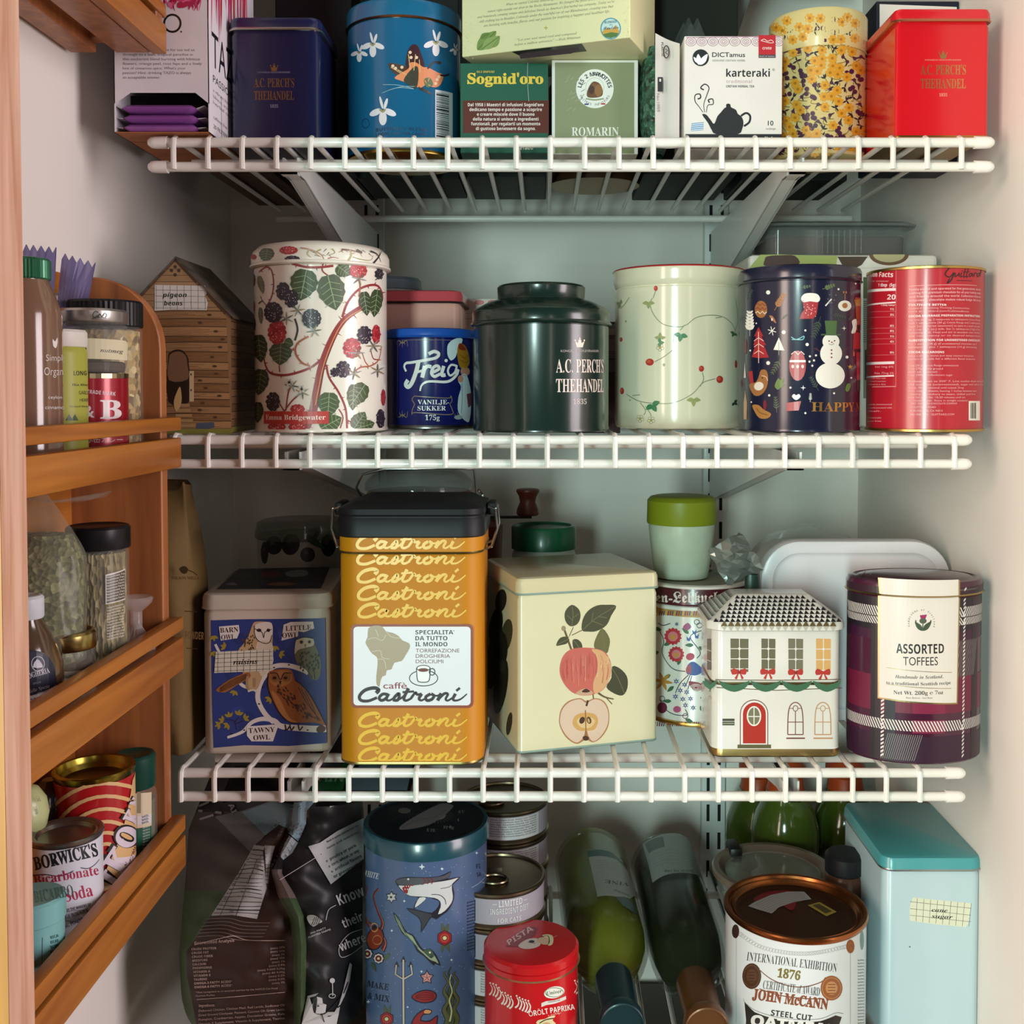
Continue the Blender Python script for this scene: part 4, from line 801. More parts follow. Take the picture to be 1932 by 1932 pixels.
# dark green domed tea tin
def art(b, sf): a = Art(b, sf, Z6); c = '#e2cdc2'; perch(a, 652, 960, 855, 62, 912, 15, 1045, 1172, 88, 1250, 34, c, '#b5a79f')
zs, z1 = zy(609, .807), zy(578, .807); dg = tin('#10261f')
cyl_tin('tea_tin', 'round dark green tea tin with a stepped domed lid', 'tea tin', 1021, .861, .0535, zt2, zs, z1, dg, dg, lip=.0012, art=art,
    lidprof=lambda l: [(-l, zs+.0003), (-l-.0014, zs+.0012), (-l-.001, zs+.0026), (-l, zs+.0034), (-l, z1-.0015), (-l+.001, z1), (.004, z1+.003), (.009, z1+.0058), (.0135, z1+.0078), (.0185, z1+.0090), (.0190, z1+.0098), (.0186, z1+.0185), (.0198, z1+.0200), (.0225, z1+.0208), (.036, z1+.0222), (.050, z1+.0227)])
# strawberry jar
def strawberry_art(b, sf):
    a = Art(b, sf, Z6); v = '#7d8a6e'; L = lambda p, w_=5: a.line(p, w_, v)
    L([(1280, 560), (1265, 600), (1290, 670), (1350, 730), (1440, 748), (1500, 735), (1560, 690), (1640, 672), (1730, 680), (1790, 720), (1820, 775)]); L([(1302, 510), (1285, 560)]); L([(1690, 690), (1730, 684)]); L([(1490, 735), (1460, 770)]); L([(1420, 800), (1415, 850)]); L([(1410, 900), (1350, 945), (1295, 975)])
    L([(1110, 1185), (1190, 1230), (1290, 1245), (1400, 1245), (1480, 1218), (1550, 1175), (1610, 1110), (1690, 1085)]); L([(1590, 1135), (1612, 1090), (1605, 1045)]); L([(1200, 1240), (1235, 1290), (1225, 1320)]); L([(1235, 1265), (1265, 1310), (1272, 1330)]); L([(1130, 555), (1100, 600), (1070, 630)]); L([(1820, 560), (1835, 700), (1810, 790)]); L([(1150, 1195), (1200, 1190)])
    a.k = 1
    for x, y, s_, c, r in ((1255, 590, 40, '#a3aa72', 90), (1465, 800, 46, '#2f7a4a', 100), (1330, 820, 36, '#9aa468', -90), (1325, 850, 32, '#3f8a58', 0), (1548, 1220, 46, '#a3a868', 90), (1280, 1255, 52, '#2c7848', 60), (1810, 790, 26, '#4d6a48', 120), (1072, 600, 30, '#8d9868', 200), (1812, 1240, 26, '#2c4034', 40)):
        for k in (-62, 0, 62): a.leaf(x, y, x+s_*math.cos(R(r+k*1.35)), y+s_*math.sin(R(r+k*1.35)), .66, c, '#6f8a5c')
    a.k = 2
    for x, y, rx, ry in ((1263, 977, 27, 23), (1598, 1020, 17, 20), (1717, 1090, 22, 24), (1302, 497, 13, 17), (1077, 830, 9, 15), (1083, 1165, 13, 22), (1822, 990, 8, 26)):
        a.k = 2; a.ell(x, y, rx, ry, '#b83428', n=16); a.k = 3; a.ell(x-rx*.25, y-ry*.2, rx*.5, ry*.5, '#cf5a40', n=12)
    a.k = 2
    for x, y, s_ in ((1200, 1345, 26), (1272, 1355, 26), (1330, 882, 26)):
        for k in range(5): t = R(k*72+20); a.k = 2; a.ring(x+.6*s_*math.cos(t), y+.6*s_*math.sin(t), s_*.4, s_*.34, 2.4, '#8d8468', 10)
        a.k = 3; a.ell(x, y, 7, 7, '#b8a04c', n=8)
    a.ell(1355, 995, 8, 10, '#a4aa80'); a.ell(1108, 712, 7, 8, '#a4aa80'); a.ell(1135, 1225, 6, 6, '#a4aa80')
cer = paint('#e5dfc4', .16, 0, .4, .03, 60); Yc, r = .925, .0541; cx = xx(1283, .913); zr0, z1 = zy(537, .872), zy(503, .872)
root = thing('kitchen_jar', (cx, Yc, zt2), 'cream ceramic jar with strawberry sprigs and a thin red rim', 'jar'); b = MB()
b.loft(cx, Yc, [(.006, zt2), (.002, zt2+.001), (.0005, zt2+.003), (0, zt2+.006), (0, zr0-.001), (.0012, zr0), (.0012, zr0+.0006), (.0002, zr0+.0015), (-.0012, zr0+.006), (-.001, z1-.003), (-.0018, z1)], circ(r, 96), cer, cap1=False); strawberry_art(b, Oval(cx, Yc, r)); b.build('body', root)
b = MB(); rd = paint('#b01f26', .25, 0, .3); b.loft(cx, Yc, [(-.0018, z1), (-.0022, z1+.0005, cer), (-.002, z1+.0014, rd), (-.001, z1+.0020, rd), (.002, z1+.0020, cer), (.004, z1-.001, cer), (.005, zt2+.006, cer)], circ(r, 96), cer, cap0=False); b.build('rim', root)
# snowman tin
def art(b, sf):
    a = Art(b, sf, Z7); w_ = '#efe9e0'; rd = '#a82a30'; br = '#a06a3c'; gn = '#4a5a44'; dgn = '#3a463e'
    def sprig(x, y, l, rot, c, n=5, w2=.3):
        dx, dy = l*math.cos(R(rot)), l*math.sin(R(rot)); a.line([(x, y), (x+dx, y+dy)], 4, c, sm=0)
        for i in range(n):
            t = .25+.75*i/n; s_ = l*.26*(1.1-.5*t)
            for q in (-45, 45): a.leaf(x+dx*t, y+dy*t, x+dx*t+s_*math.cos(R(rot+q)), y+dy*t+s_*math.sin(R(rot+q)), w2, c)
    for x, y, r, n in ((243, 601, 14, 0), (345, 864, 12, 8), (243, 1067, 13, 0), (500, 945, 11, 0), (762, 1028, 10, 0), (250, 1281, 8, 0), (706, 580, 7, 0), (488, 852, 7, 0), (677, 1267, 7, 0), (819, 543, 6, 0), (488, 1398, 7, 0), (518, 1023, 7, 0), (558, 1017, 7, 0), (545, 1050, 7, 0), (515, 1058, 7, 0), (534, 1085, 7, 0), (125, 985, 6, 0), (132, 1325, 5, 0), (790, 1165, 6, 0), (165, 805, 5, 0), (390, 1230, 7, 0)):
        a.star(x, y, r*1.25, w_, 8, .75) if n else a.ell(x, y, r, r, w_, n=12)
    for x, y, s_ in ((743, 838, 16), (474, 1231, 18)): a.star(x, y, s_, w_, 4, .25)
    for k in range(3): t = R(60*k+15); a.line([(268-28*math.cos(t), 855-30*math.sin(t)), (268+28*math.cos(t), 855+30*math.sin(t))], 5, w_, sm=0)
    sprig(285, 720, 130, -60, br, 6, .45); sprig(122, 890, 170, -90, w_, 6, .5); sprig(330, 1030, 130, 120, gn); sprig(590, 760, 150, 110, dgn, 6); sprig(575, 1250, 110, -120, dgn, 5); sprig(300, 1395, 110, -95, gn, 5); sprig(650, 745, 110, 12, dgn, 5); sprig(600, 580, 90, -20, '#5f7048', 4, .7); sprig(460, 570, 70, -10, '#4a5a3c', 3, .7); sprig(100, 650, 80, -60, '#3c5248', 5); sprig(520, 1325, 60, -88, '#b8bdb0', 4, .5); sprig(330, 780, 60, -40, '#3c5040', 4); sprig(770, 790, 50, -60, '#3c5040', 4)
    a.k = 1; a.ell(196, 713, 41, 57, br); a.k = 2
    for y in (685, 712, 738): a.line([(160, y), (175, y-12), (190, y+4), (205, y-12), (220, y+4), (234, y-8)], 6, '#efd9c8' if y == 738 else '#8a2a34', sm=0)
    a.k = 1; a.poly([(250, 755), (275, 760), (297, 805), (270, 785)], '#a86a48', 3); a.ell(222, 1345, 12, 34, '#7a2230'); a.ell(268, 780, 4, 10, w_)
    a.poly([(180, 828), (212, 890), (198, 890), (230, 950), (215, 948), (248, 1030), (185, 1035), (135, 1028), (158, 950), (145, 950), (165, 890), (150, 892)], rd, 0); a.k = 2; a.line([(180, 860), (181, 1068)], 6, '#efc8c0', sm=0)
    for y in (900, 940, 985): a.line([(150, y+22), (181, y), (214, y+22)], 5, '#efc8c0', sm=0)
    a.k = 1; a.poly([(314, 898), (350, 985), (278, 980)], w_); a.line([(313, 930), (314, 1015)], 4, '#9a9a96', sm=0)
    a.poly([(470, 655), (575, 655), (562, 745), (540, 775), (450, 776), (462, 740), (480, 715)], rd, 0); a.poly([(460, 640), (480, 612), (520, 605), (565, 612), (585, 640), (570, 665), (520, 660), (475, 665)], w_, 4); a.k = 2
    for i in range(22): a.ell(476+rnd.random()*80, 680+rnd.random()*80, 3, 3, '#efc8c8', n=6)
    a.k = 1; a.line([(395, 895), (430, 912), (478, 890), (470, 912), (430, 912), (398, 912)], 6, '#6fb0b4'); a.ell(437, 1085, 55, 100, rd); a.k = 2; a.rect(384, 1048, 490, 1062, w_); a.line([(395, 1010), (420, 990), (440, 1012), (460, 990), (482, 1012)], 6, '#efc8c0', sm=0); a.k = 3
    for x in (405, 437, 470): a.ell(x, 1090, 9, 12, '#efc8c0')
    a.k = 1; a.poly([(365, 1330), (460, 1318), (445, 1380), (362, 1385)], rd); a.poly([(400, 1290), (412, 1272), (428, 1280), (445, 1272), (456, 1290), (428, 1312)], w_, 3)
    a.poly([(285, 1215), (310, 1165), (322, 1180), (350, 1165), (342, 1200), (355, 1210), (310, 1242), (295, 1235)], '#5a7a36', 2); a.poly([(750, 1245), (762, 1205), (785, 1205), (780, 1240), (765, 1258)], '#5a7a36', 2)
    a.poly([(118, 1210), (160, 1195), (180, 1160), (195, 1115), (230, 1115), (243, 1160), (235, 1225), (200, 1275), (150, 1280)], br, 3); a.poly([(112, 1125), (140, 1118), (148, 1200), (125, 1205)], rd); a.k = 2; a.ell(182, 1220, 32, 28, '#e2d8cc', -20); a.ell(205, 1165, 5, 5, '#2a1a14', n=8); a.line([(200, 1150), (230, 1160), (240, 1185)], 5, '#e2b8a0'); a.k = 1
    a.poly([(140, 1345), (180, 1345), (215, 1375), (262, 1402), (240, 1432), (185, 1430), (150, 1380)], '#a8743c', 3); a.k = 2; a.line([(165, 1365), (190, 1395), (240, 1410)], 5, '#6f4a24')
    a.k = 1; a.ell(747, 690, 44, 36, w_); a.line([(748, 652), (748, 610)], 8, br, sm=0); a.ell(740, 600, 6, 8, br); a.ell(756, 600, 6, 8, br); a.k = 2; a.ell(748, 688, 18, 18, '#a8703c'); a.k = 1
    a.line([(620, 690), (660, 645)], 9, w_, sm=0)
    for i in range(9): a.ell(620+rnd.random()*70, 615+rnd.random()*70, 4, 4, '#7a7a84', n=6)
    a.k = 2; a.ell(651, 1150, 96, 85, w_, n=30); a.ell(657, 1005, 72, 75, w_, n=28); a.ell(656, 925, 56, 52, w_, n=26); a.k = 3; a.poly([(615, 788), (696, 788), (690, 880), (625, 880)], '#4a6a3a'); a.line([(590, 880), (720, 882)], 9, '#44603a', sm=0)
    a.ell(644, 922, 5, 5, '#2a1a20', n=8); a.ell(680, 920, 5, 5, '#2a1a20', n=8); a.poly([(655, 925), (675, 930), (658, 936)], '#a82a30'); a.line([(642, 940), (660, 946), (678, 938)], 3, '#5a2a2a')
    for y in (982, 1005, 1030): a.ell(660, y, 6, 6, '#8a2a34', n=8)
    a.k = 1; a.line([(545, 970), (575, 985), (605, 998)], 5, '#5a2a30'); a.line([(715, 990), (745, 980), (770, 965)], 5, '#5a2a30'); a.line([(560, 965), (572, 984)], 4, '#5a2a30', sm=0)
    a.k = 1; a.poly([(815, 635), (865, 635), (858, 780), (822, 780)], '#a84a2c'); a.poly([(810, 650), (868, 640), (864, 690), (818, 690)], '#b8863a'); a.ell(842, 820, 24, 40, '#a8504a'); a.poly([(795, 790), (825, 780), (820, 860), (790, 870), (800, 830)], w_, 3); a.poly([(805, 860), (865, 870), (862, 985), (800, 990)], rd); a.k = 2
    a.rect(808, 975, 862, 995, '#2a2024'); a.poly([(826, 815), (850, 815), (842, 870), (832, 860)], '#241c20'); a.k = 1; a.poly([(822, 995), (858, 995), (855, 1180), (826, 1180)], '#a8283a'); a.rect(826, 1180, 856, 1255, '#3a3034'); a.rect(800, 990, 814, 1022, '#b8584a')
    a.star(783, 1092, 17, '#c8923c', 5); a.poly([(92, 1250), (104, 1330), (102, 1440), (82, 1440), (82, 1330)], '#b08a68'); a.ell(95, 960, 8, 50, '#6a2430'); a.poly([(90, 1060), (97, 1165), (83, 1165)], '#cfc9c0')
    a.text('HAPPY NE', 528, 1386, 322, 62, gold('#c9964e', .35), 'b')
nv = tin('#161932'); zs = zy(527, .814)
cyl_tin('biscuit_tin', 'dark navy round tin printed with a snowman and winter motifs', 'tin', 1515, .8605, .0469, zt2, zs, zy(497, .814), nv, tin('#1c1f36'), lip=.0008, art=art)
# cocoa tin
def art(b, sf):
    a = Art(b, sf, Z7); pk = '#e2a8ac'; wt = '#f0dcdc'
    a.line([(940, 460), (1088, 452)], 4, pk, sm=0); a.line([(1088, 452), (1086, 1225)], 3, '#d9838a', sm=0); a.line([(930, 1225), (1086, 1222)], 4, pk, sm=0)
    a.text('Nutrition Facts', 985-180, 500, 262, 30, wt, 'sb'); a.text('16 servings per container', 840, 532, 200, 11, pk); a.text('1 tbsp  (5g)', 970, 562, 115, 20, wt, 'sb'); a.poly([(850, 588), (1086, 572), (1086, 590), (850, 606)], wt); a.text('20', 1028, 648, 56, 32, wt, 'sb')
    a.poly([(850, 686), (1084, 662), (1084, 672), (850, 696)], wt); a.text('% Daily Value*', 988, 690, 96, 10, wt, 'sb')
    for y, t in ((718, '1%'), (755, '3%'), (828, '0%'), (862, '0%'), (898, '1%'), (932, '4%'), (1004, '0%')): a.text(t, 1048, y, 26, 13, wt, 'sb'); a.line([(900, y+14), (1084, y+8)], 2, '#d9838a', sm=0)
    a.poly([(850, 1066), (1076, 1056), (1076, 1074), (850, 1082)], wt); a.text('Iron 1mg 6%', 950, 1098, 120, 13, pk); a.text('Potas. 77mg 2%', 945, 1140, 128, 13, pk); a.poly([(850, 1158), (1074, 1146), (1074, 1156), (850, 1166)], wt)
    for i, t in enumerate(["*The % Daily Value tells", "you how much a nutrient", "contributes to a diet"]): a.text(t, 900, 1172+i*20, 120, 9, pk)
    for i, t in enumerate(["Ingredients: unsweetened", "cocoa powder processed with", "alkali.", "", "Store in a cool dry place", "gluten free"]): a.text(t, 900, 1345+i*22, 160 if i < 2 else 90, 10, pk)
    L = ["Family-owned and operated for five generations, we are", "crafting fine premium chocolate for all your baking needs", "and friends around the world. Collection Etienne", "bittersweet chocolate makes robust fudge. We know"]
    a.line([(1172, 560), (1620, 556)], 3, pk, sm=0)
    for i, t in enumerate(L): a.text(t, 1174, 590+i*24, 470, 13, pk, 'sb')
    def head(t, y, w_): a.text(t, 1170, y, w_, 13, wt, 'sb')
    head('CULTIVATE BETTER', 690, 250)
    for i, t in enumerate(["Guittard is Farming Thriving Communities", "more at: Guittard.com/CultivateBetter"]): a.text(t, 1170, 712+i*21, 400, 12, pk)
    head('COCOA BEVERAGE PREPARATION INSTRUCTIONS', 766, 470)
    for i, t in enumerate(["For one serving, 2 teaspoons to tablespoons Cocoa Rouge", "with 2 tablespoons [30 g] Cocoa Rouge and 2 tablespoons", "sugar [or preferred sweetener] to taste in a small saucepan", "or 1 cup [8 fl. oz.] milk. Stir ½ tablespoon [10g] of hot", "remaining milk. Heat and stir in saucepan over medium", "the consistency or to desired temperature"]): a.text(t, 1170, 790+i*21, 470, 12, pk)
    head('SUBSTITUTION FOR UNSWEETENED CHOCOLATE', 926, 470)
    for i, t in enumerate(["For 1 ounce [28 g] of unsweetened chocolate use 3", "tablespoons plus 1 tablespoon [14 g] shortening"]): a.text(t, 1168, 948+i*21, 450, 12, pk)
    head('COCOA MACAROONS', 1002, 235)
    for i, t in enumerate(["Enjoy a chewy, moist and tasty coconut macaroon", "perfect almonds for a different flavor inclusion", "", "2 cup [45 g] Cocoa Rouge unsweetened", "1 cup [70g] finely ground", "pinch salt (optional)", "1 cup [200g] confectioners sugar", "", "Preheat oven to 350° F. Line cookie sheet with parchment", "add coconut (unsweetened), sugar and salt in a large bowl", "foamy. Mix in coconut until coated. Drop", "onto cookie sheets, leaving 1 inches between each", "a pastry or cookery to steam, chilled until firm", "bake for each for 15-20 minutes until set", "on waxen paper. Store in airtight container"]): 
        if t: a.text(t, 1166, 1026+i*21, 9.2*len(t), 12, pk)
    for i, t in enumerate(["©2021 GUITTARD CHOCOLATE COMPANY", "10 GUITTARD ROAD", "BURLINGAME, CA 94010", "800-468-2462 · GUITTARD.COM"]): a.text(t, 1180, 1340+i*24, (310, 170, 215, 290)[i], 12, pk)
    k = '#2a1616'; S = lambda p, w_=7: a.line(p, w_, k); a.k = 1
    S([(1470, 440), (1440, 440), (1410, 480), (1440, 500), (1470, 470), (1450, 520), (1425, 540), (1440, 510)], 9); S([(1480, 472), (1476, 498), (1500, 480), (1503, 472), (1502, 498)]); S([(1520, 470), (1512, 498), (1525, 494)]); a.ell(1524, 458, 4, 4, k, n=6); S([(1545, 445), (1532, 498), (1545, 494)]); S([(1563, 445), (1550, 498), (1562, 494)]); S([(1528, 468), (1572, 464)], 5)
    S([(1590, 474), (1570, 480), (1574, 498), (1592, 478), (1592, 498)]); S([(1600, 498), (1606, 474), (1618, 474)]); S([(1640, 474), (1622, 480), (1624, 498), (1640, 478), (1654, 440), (1640, 498)]); a.line([(1485, 522), (1590, 526)], 4, k, sm=0)
    a.k = 0; a.poly([(1566, 1318), (1640, 1318), (1640, 1446), (1566, 1446)], '#e6e0d4'); a.k = 1
    for i in range(5): a.rect(1578+i*8, 1330, 1582+i*8+(i % 2)*2, 1434, '#2a2420')
z1 = zy(500, .812); Yc, r = .8600, .0440; cx = xx(1744, Yc)
root = thing('cocoa_tin', (cx, Yc, zt2), 'red cocoa powder canister with gold rims against the right wall', 'tin'); b = MB()
b.loft(cx, Yc, [(0, zt2+.002), (0, z1-.002)], circ(r, 96), paint('#b01c2c', .3, 0, .25)); art(b, Oval(cx, Yc, r)); b.build('body', root)
for nm, z, s_ in (('base_rim', zt2, 1), ('top_rim', z1-.0022, 1)):
    b = MB(); b.loft(cx, Yc, [(.001, z), (-.0009, z+.0005), (-.0009, z+.0022), (.0004, z+.0028), (.002, z+.0026)], circ(r, 96), gold('#c2a35c', .3)); b.build(nm, root)
# food carton with a clear tray of cocoa on top
Y = .952; x0, x1 = xx(1412, Y), xx(1768, Y); zc = zy(480, Y); b = MB(); b.box(x0, x1, Y, Y+.13, zt2, zc, paint('#e6e2da', .5), bev=.004); a = Art(b, front(Y), Z7)
a.poly([(100, 460), (190, 352), (330, 350), (500, 356), (700, 360), (690, 440), (400, 470)], '#a8b86a'); a.k = 1; a.poly([(220, 385), (240, 362), (330, 355), (420, 360), (440, 420), (230, 430)], '#4a3430', 3); a.poly([(700, 365), (900, 364), (860, 420), (760, 470)], '#4a3a2c'); a.ell(1040, 352, 130, 70, '#6a4a34', 0, 24, 0, 180); a.k = 2; a.ell(1040, 350, 105, 52, '#b8b084', 0, 24, 0, 180); a.line([(860, 440), (1370, 430)], 4, '#cfc9bf', sm=0)
a.poly([(870, 500), (930, 500), (930, 640), (870, 640)], '#4a5a3a'); a.rect(870, 640, 1000, 1300, '#8a8a80'); a.k = 3; a.rect(880, 980, 960, 1180, '#2e2a28')
for i in range(20): a.line([(870, 660+i*14), (930, 660+i*14)], 4, '#3c3a36', sm=0)
tag(b.build('food_carton', loc=((x0+x1)/2, Y, zt2), smooth=False), 'white food carton behind the snowman tin, under the clear tray', 'box')
def tray():
    zb = zc+.0006; Yc = 1.018; x0, x1 = xx(1445, .98), xx(1712, .98); cx = (x0+x1)/2; wd = x1-x0; zt = zy(420, .985); zp = zb+.018
    root = thing('clear_tray', (cx, Yc, zb), 'clear plastic tray of cocoa powder on the white food carton', 'container'); g = film('#8f9896', .3, .08)
    b = MB(); b.loft(cx, Yc, [(.004, zb), (.001, zb+.002), (0, zt-.008), (-.002, zt-.006)], rrect(wd, .085, .012), g, cap1=False)
    for i in range(9): x = cx-.02+i*.005; b.tube([(x, Yc-.0425, zb+.003), (x, Yc-.0425, zt-.008)], .0008, g, 6)
    b.build('body', root)
    b = MB(); b.loft(cx, Yc, [(-.002, zt-.006), (-.008, zt-.005), (-.009, zt-.003), (-.004, zt-.001), (.004, zt)], rrect(wd, .085, .014), film('#6f7876', .6, .08)); b.build('lid', root)
    b = MB(); b.loft(cx, Yc, [(.0065, zb+.001), (.003, zb+.003), (.0025, zp), (.004, zp+.001)], rrect(wd, .085, .012), paint('#3f281e', .9, 0, 0, .15, 120, .3)); b.build('cocoa_powder', root)
tray()
PYD = 1230
# ------------------------------------------------------------------ third shelf
Z9, Z10, Z11 = (320, 860, 2.842), (880, 860, 3.22), (1200, 900, 2.639)
zt3 = ZT[2]
def tri_note(a, x0, y0, x1, y1, sk=0, n=7, m=4):
    a.poly([(x0+8, y0), (x1, y0+sk), (x1+6, (y0+y1)/2+sk), (x1-6, y1+sk), (x0, y1)], paint('#d9d4c2', .7)); a.k += 1
    for i in range(n): x = x0+(x1-x0)*(i+.6)/n; a.line([(x, y0+sk*(i/n)), (x-2, y1+sk*(i/n))], 2.4, '#4a4a44', sm=0)
    for i in range(m): y = y0+(y1-y0)*(i+.6)/m; a.line([(x0, y), (x1, y+sk)], 2.4, '#4a4a44', sm=0)
    a.k += 1
# brown paper flour bag behind the rack
def paper_bag():
    Y0, D = .835, .06; xa, xb = XL+.004, xx(380, .87); zb = zt3; H = zy(918, .86)-zb; kr = paint('#6f5832', .75, 0, 0, .12, 30, .5)
    root = thing('paper_bag', ((xa+xb)/2, Y0+D/2, zb), 'brown paper flour bag in the left corner beside the owl tin', 'bag')
    q = random.Random(2); sh = rrect(xb-xa, D, .012, 5); n = len(sh(0)); rows = 22; b = MB(); ph = [q.uniform(0, 6) for _ in range(6)]
    for j in range(rows):
        t = j/(rows-1); pin = max(0, t-.62)/.38; s = sh(0)
        for i, (x, y) in enumerate(s):
            w_ = .0022*math.sin(5*t+ph[0]+i*.5)+.0018*math.sin(11*t+i*.9+ph[1]); k = 1-.45*pin**1.5
            b.v.append(((xa+xb)/2+x*(1-.10*pin)+w_*.6-.004*pin, Y0+D/2+y*k+w_+.006*pin, zb+H*t*(1-.02*math.sin(i*.8)*pin)))
    k = b.mi(kr)
    for j in range(rows-1):
        for i in range(n): p = j*n+i; r_ = j*n+(i+1) % n; b.f.append((p, r_, r_+n, p+n)); b.m.append(k)
    b.f.append(tuple(range(n-1, -1, -1))); b.m.append(k); b.f.append(tuple((rows-1)*n+i for i in range(n))); b.m.append(k)
    a = Art(b, front(Y0-.0035), (320, 860, 2.842)); a.base = .0006; c = '#4a3826'; a.poly([(52, 605), (78, 590), (100, 605), (92, 628), (70, 630)], c, 3); a.line([(100, 612), (130, 625), (150, 640)], 5, c); a.text('WILSON MILLS', 10, 662, 148, 16, c, 'b'); a.line([(80, 832), (150, 836)], 4, c, sm=0); a.text('POWDER', 84, 980, 100, 40, '#8a6a42', 'sb', rot=-3); a.line([(90, 1030), (150, 1034)], 4, c, sm=0)
    b.build('body', root, sharp=60)
paper_bag()
# owl tin
OY = .838; zs, ztp = zy(1151, OY), zy(1121, OY)
def art(b, sf):
    a = Art(b, sf, Z9); k = '#231a1e'; wh = '#e2dcd4'; lf = '#a08c34'
    a.poly([(222, 882), (400, 876), (640, 874), (834, 870), (838, 1200), (842, 1540), (640, 1556), (400, 1552), (236, 1566), (228, 1300)], '#2e3f82'); a.k = 1
    for i in range(26): x, y = rnd.uniform(260, 780), rnd.uniform(920, 1500); a.k = 1+i % 2; a.ell(x, y, rnd.uniform(20, 60), rnd.uniform(14, 40), rnd.choice(['#34478c', '#293876', '#3b4a94']), rnd.uniform(0, 180))
    a.k = 3; a.line([(310, 1510), (390, 1480), (440, 1430), (500, 1410), (560, 1420), (600, 1450), (700, 1460), (800, 1465), (838, 1460)], 34, wh, taper=(.4, 1.2)); a.line([(560, 1430), (510, 1380), (475, 1310), (480, 1240), (510, 1180), (560, 1130), (640, 1125), (720, 1150), (745, 1165)], 26, wh); a.line([(470, 1255), (430, 1245), (390, 1230), (365, 1200)], 18, wh); a.line([(300, 1120), (270, 1060), (245, 1010)], 14, wh)
    a.k = 4; a.ell(812, 1465, 26, 20, '#5a3a34', -20)
    for x, y in ((330, 1490), (400, 1470), (480, 1330), (500, 1240), (560, 1135), (620, 1470), (740, 1470), (640, 1120)): a.ell(x, y, 6, 4, k, n=8)
    a.k = 3
    for x, y, r in ((235, 965, 80), (232, 1050, 70), (300, 1025, 200), (590, 1060, 20), (565, 1020, 90), (350, 1260, 110), (470, 1160, 80), (540, 1300, 140), (290, 1420, 200), (270, 1440, 160), (320, 1400, 260), (370, 1390, 280), (400, 1410, 330), (315, 1440, 140)):
        for d in (-50, 0, 50): a.leaf(x, y, x+30*math.cos(R(r+d)), y+30*math.sin(R(r+d)), .5, lf)
    for p in (((360, 1470), (345, 1420), (300, 1415)), ((350, 1430), (372, 1400)), ((350, 1440), (395, 1420))): a.line(p, 4, '#2a2430')
    # barn owl
    a.k = 5; a.poly([(445, 905), (425, 960), (395, 1010), (370, 1040), (370, 1100), (400, 1180), (430, 1250), (470, 1250), (500, 1180), (540, 1120), (552, 1010), (552, 930), (545, 895), (500, 888), (460, 890)], '#c4a47a', 3); a.k = 6
    a.poly([(455, 910), (500, 892), (548, 898), (552, 960), (535, 1000), (505, 1004), (470, 985), (456, 950)], '#e6dccf', 3); a.poly([(470, 1000), (550, 1005), (550, 1100), (520, 1160), (490, 1180), (470, 1100)], '#dccfb8', 3)
    a.k = 7; a.ell(480, 935, 13, 9, k); a.ell(530, 935, 10, 9, k); a.line([(458, 925), (470, 935), (495, 945), (505, 975), (512, 945), (548, 930)], 4, k); a.line([(455, 910), (456, 950), (470, 985), (505, 1004), (535, 1000), (550, 960)], 4, k)
    for i in range(30): a.ell(rnd.uniform(385, 455), rnd.uniform(960, 1050), 4, 6, '#5a4230', n=7)
    a.k = 6; a.poly([(420, 1160), (330, 1195), (270, 1235), (250, 1260), (300, 1268), (360, 1230), (430, 1190)], '#9a6438', 3); a.k = 7
    for i in range(5): a.line([(415, 1170+i*5), (340, 1200+i*8), (270, 1245+i*5)], 4, '#5a3420')
    a.line([(420, 1180), (415, 1230), (430, 1265)], 14, '#a88a68'); a.line([(455, 1190), (455, 1240)], 14, '#a88a68'); a.line([(420, 1262), (450, 1255), (470, 1268)], 10, '#d9d0c4')
    # little owl
    a.k = 6; a.poly([(680, 985), (720, 972), (765, 978), (778, 1010), (800, 1060), (812, 1120), (800, 1195), (760, 1195), (735, 1150), (690, 1120), (668, 1060), (672, 1020)], '#6f6e52', 3); a.k = 7; a.poly([(680, 985), (720, 975), (768, 980), (772, 1015), (730, 1028), (690, 1040), (672, 1060)], '#cfcdbb', 3); a.ell(706, 998, 17, 16, '#c8c49c'); a.ell(750, 996, 16, 15, '#c8c49c'); a.k = 8; a.ell(707, 998, 9, 9, k); a.ell(750, 997, 8, 8, k); a.poly([(722, 1010), (735, 1010), (728, 1032)], '#8a7a4a'); a.line([(680, 985), (720, 972), (768, 978)], 5, k)
    for i in range(44): x, y = rnd.uniform(690, 800), rnd.uniform(1050, 1150); a.ell(x, y, 5, 8, '#3a3a2c', 20, n=7)
    a.line([(740, 1150), (765, 1192)], 4, k); a.line([(775, 1150), (780, 1195)], 4, k)
    # tawny owl
    a.k = 8; a.poly([(530, 1165), (560, 1148), (610, 1142), (655, 1150), (672, 1200), (720, 1240), (770, 1310), (810, 1390), (840, 1445), (780, 1430), (700, 1430), (640, 1425), (585, 1370), (545, 1290), (528, 1230)], '#96592e', 3); a.k = 9
    a.poly([(545, 1170), (600, 1150), (650, 1160), (655, 1205), (610, 1235), (570, 1235), (540, 1210)], '#a8713f', 3); a.ell(565, 1188, 24, 26, '#8a5a30'); a.ell(625, 1185, 26, 26, '#8a5a30'); a.poly([(545, 1260), (590, 1300), (640, 1400), (690, 1430), (640, 1425), (590, 1370)], '#b87a44', 3); a.k = 10
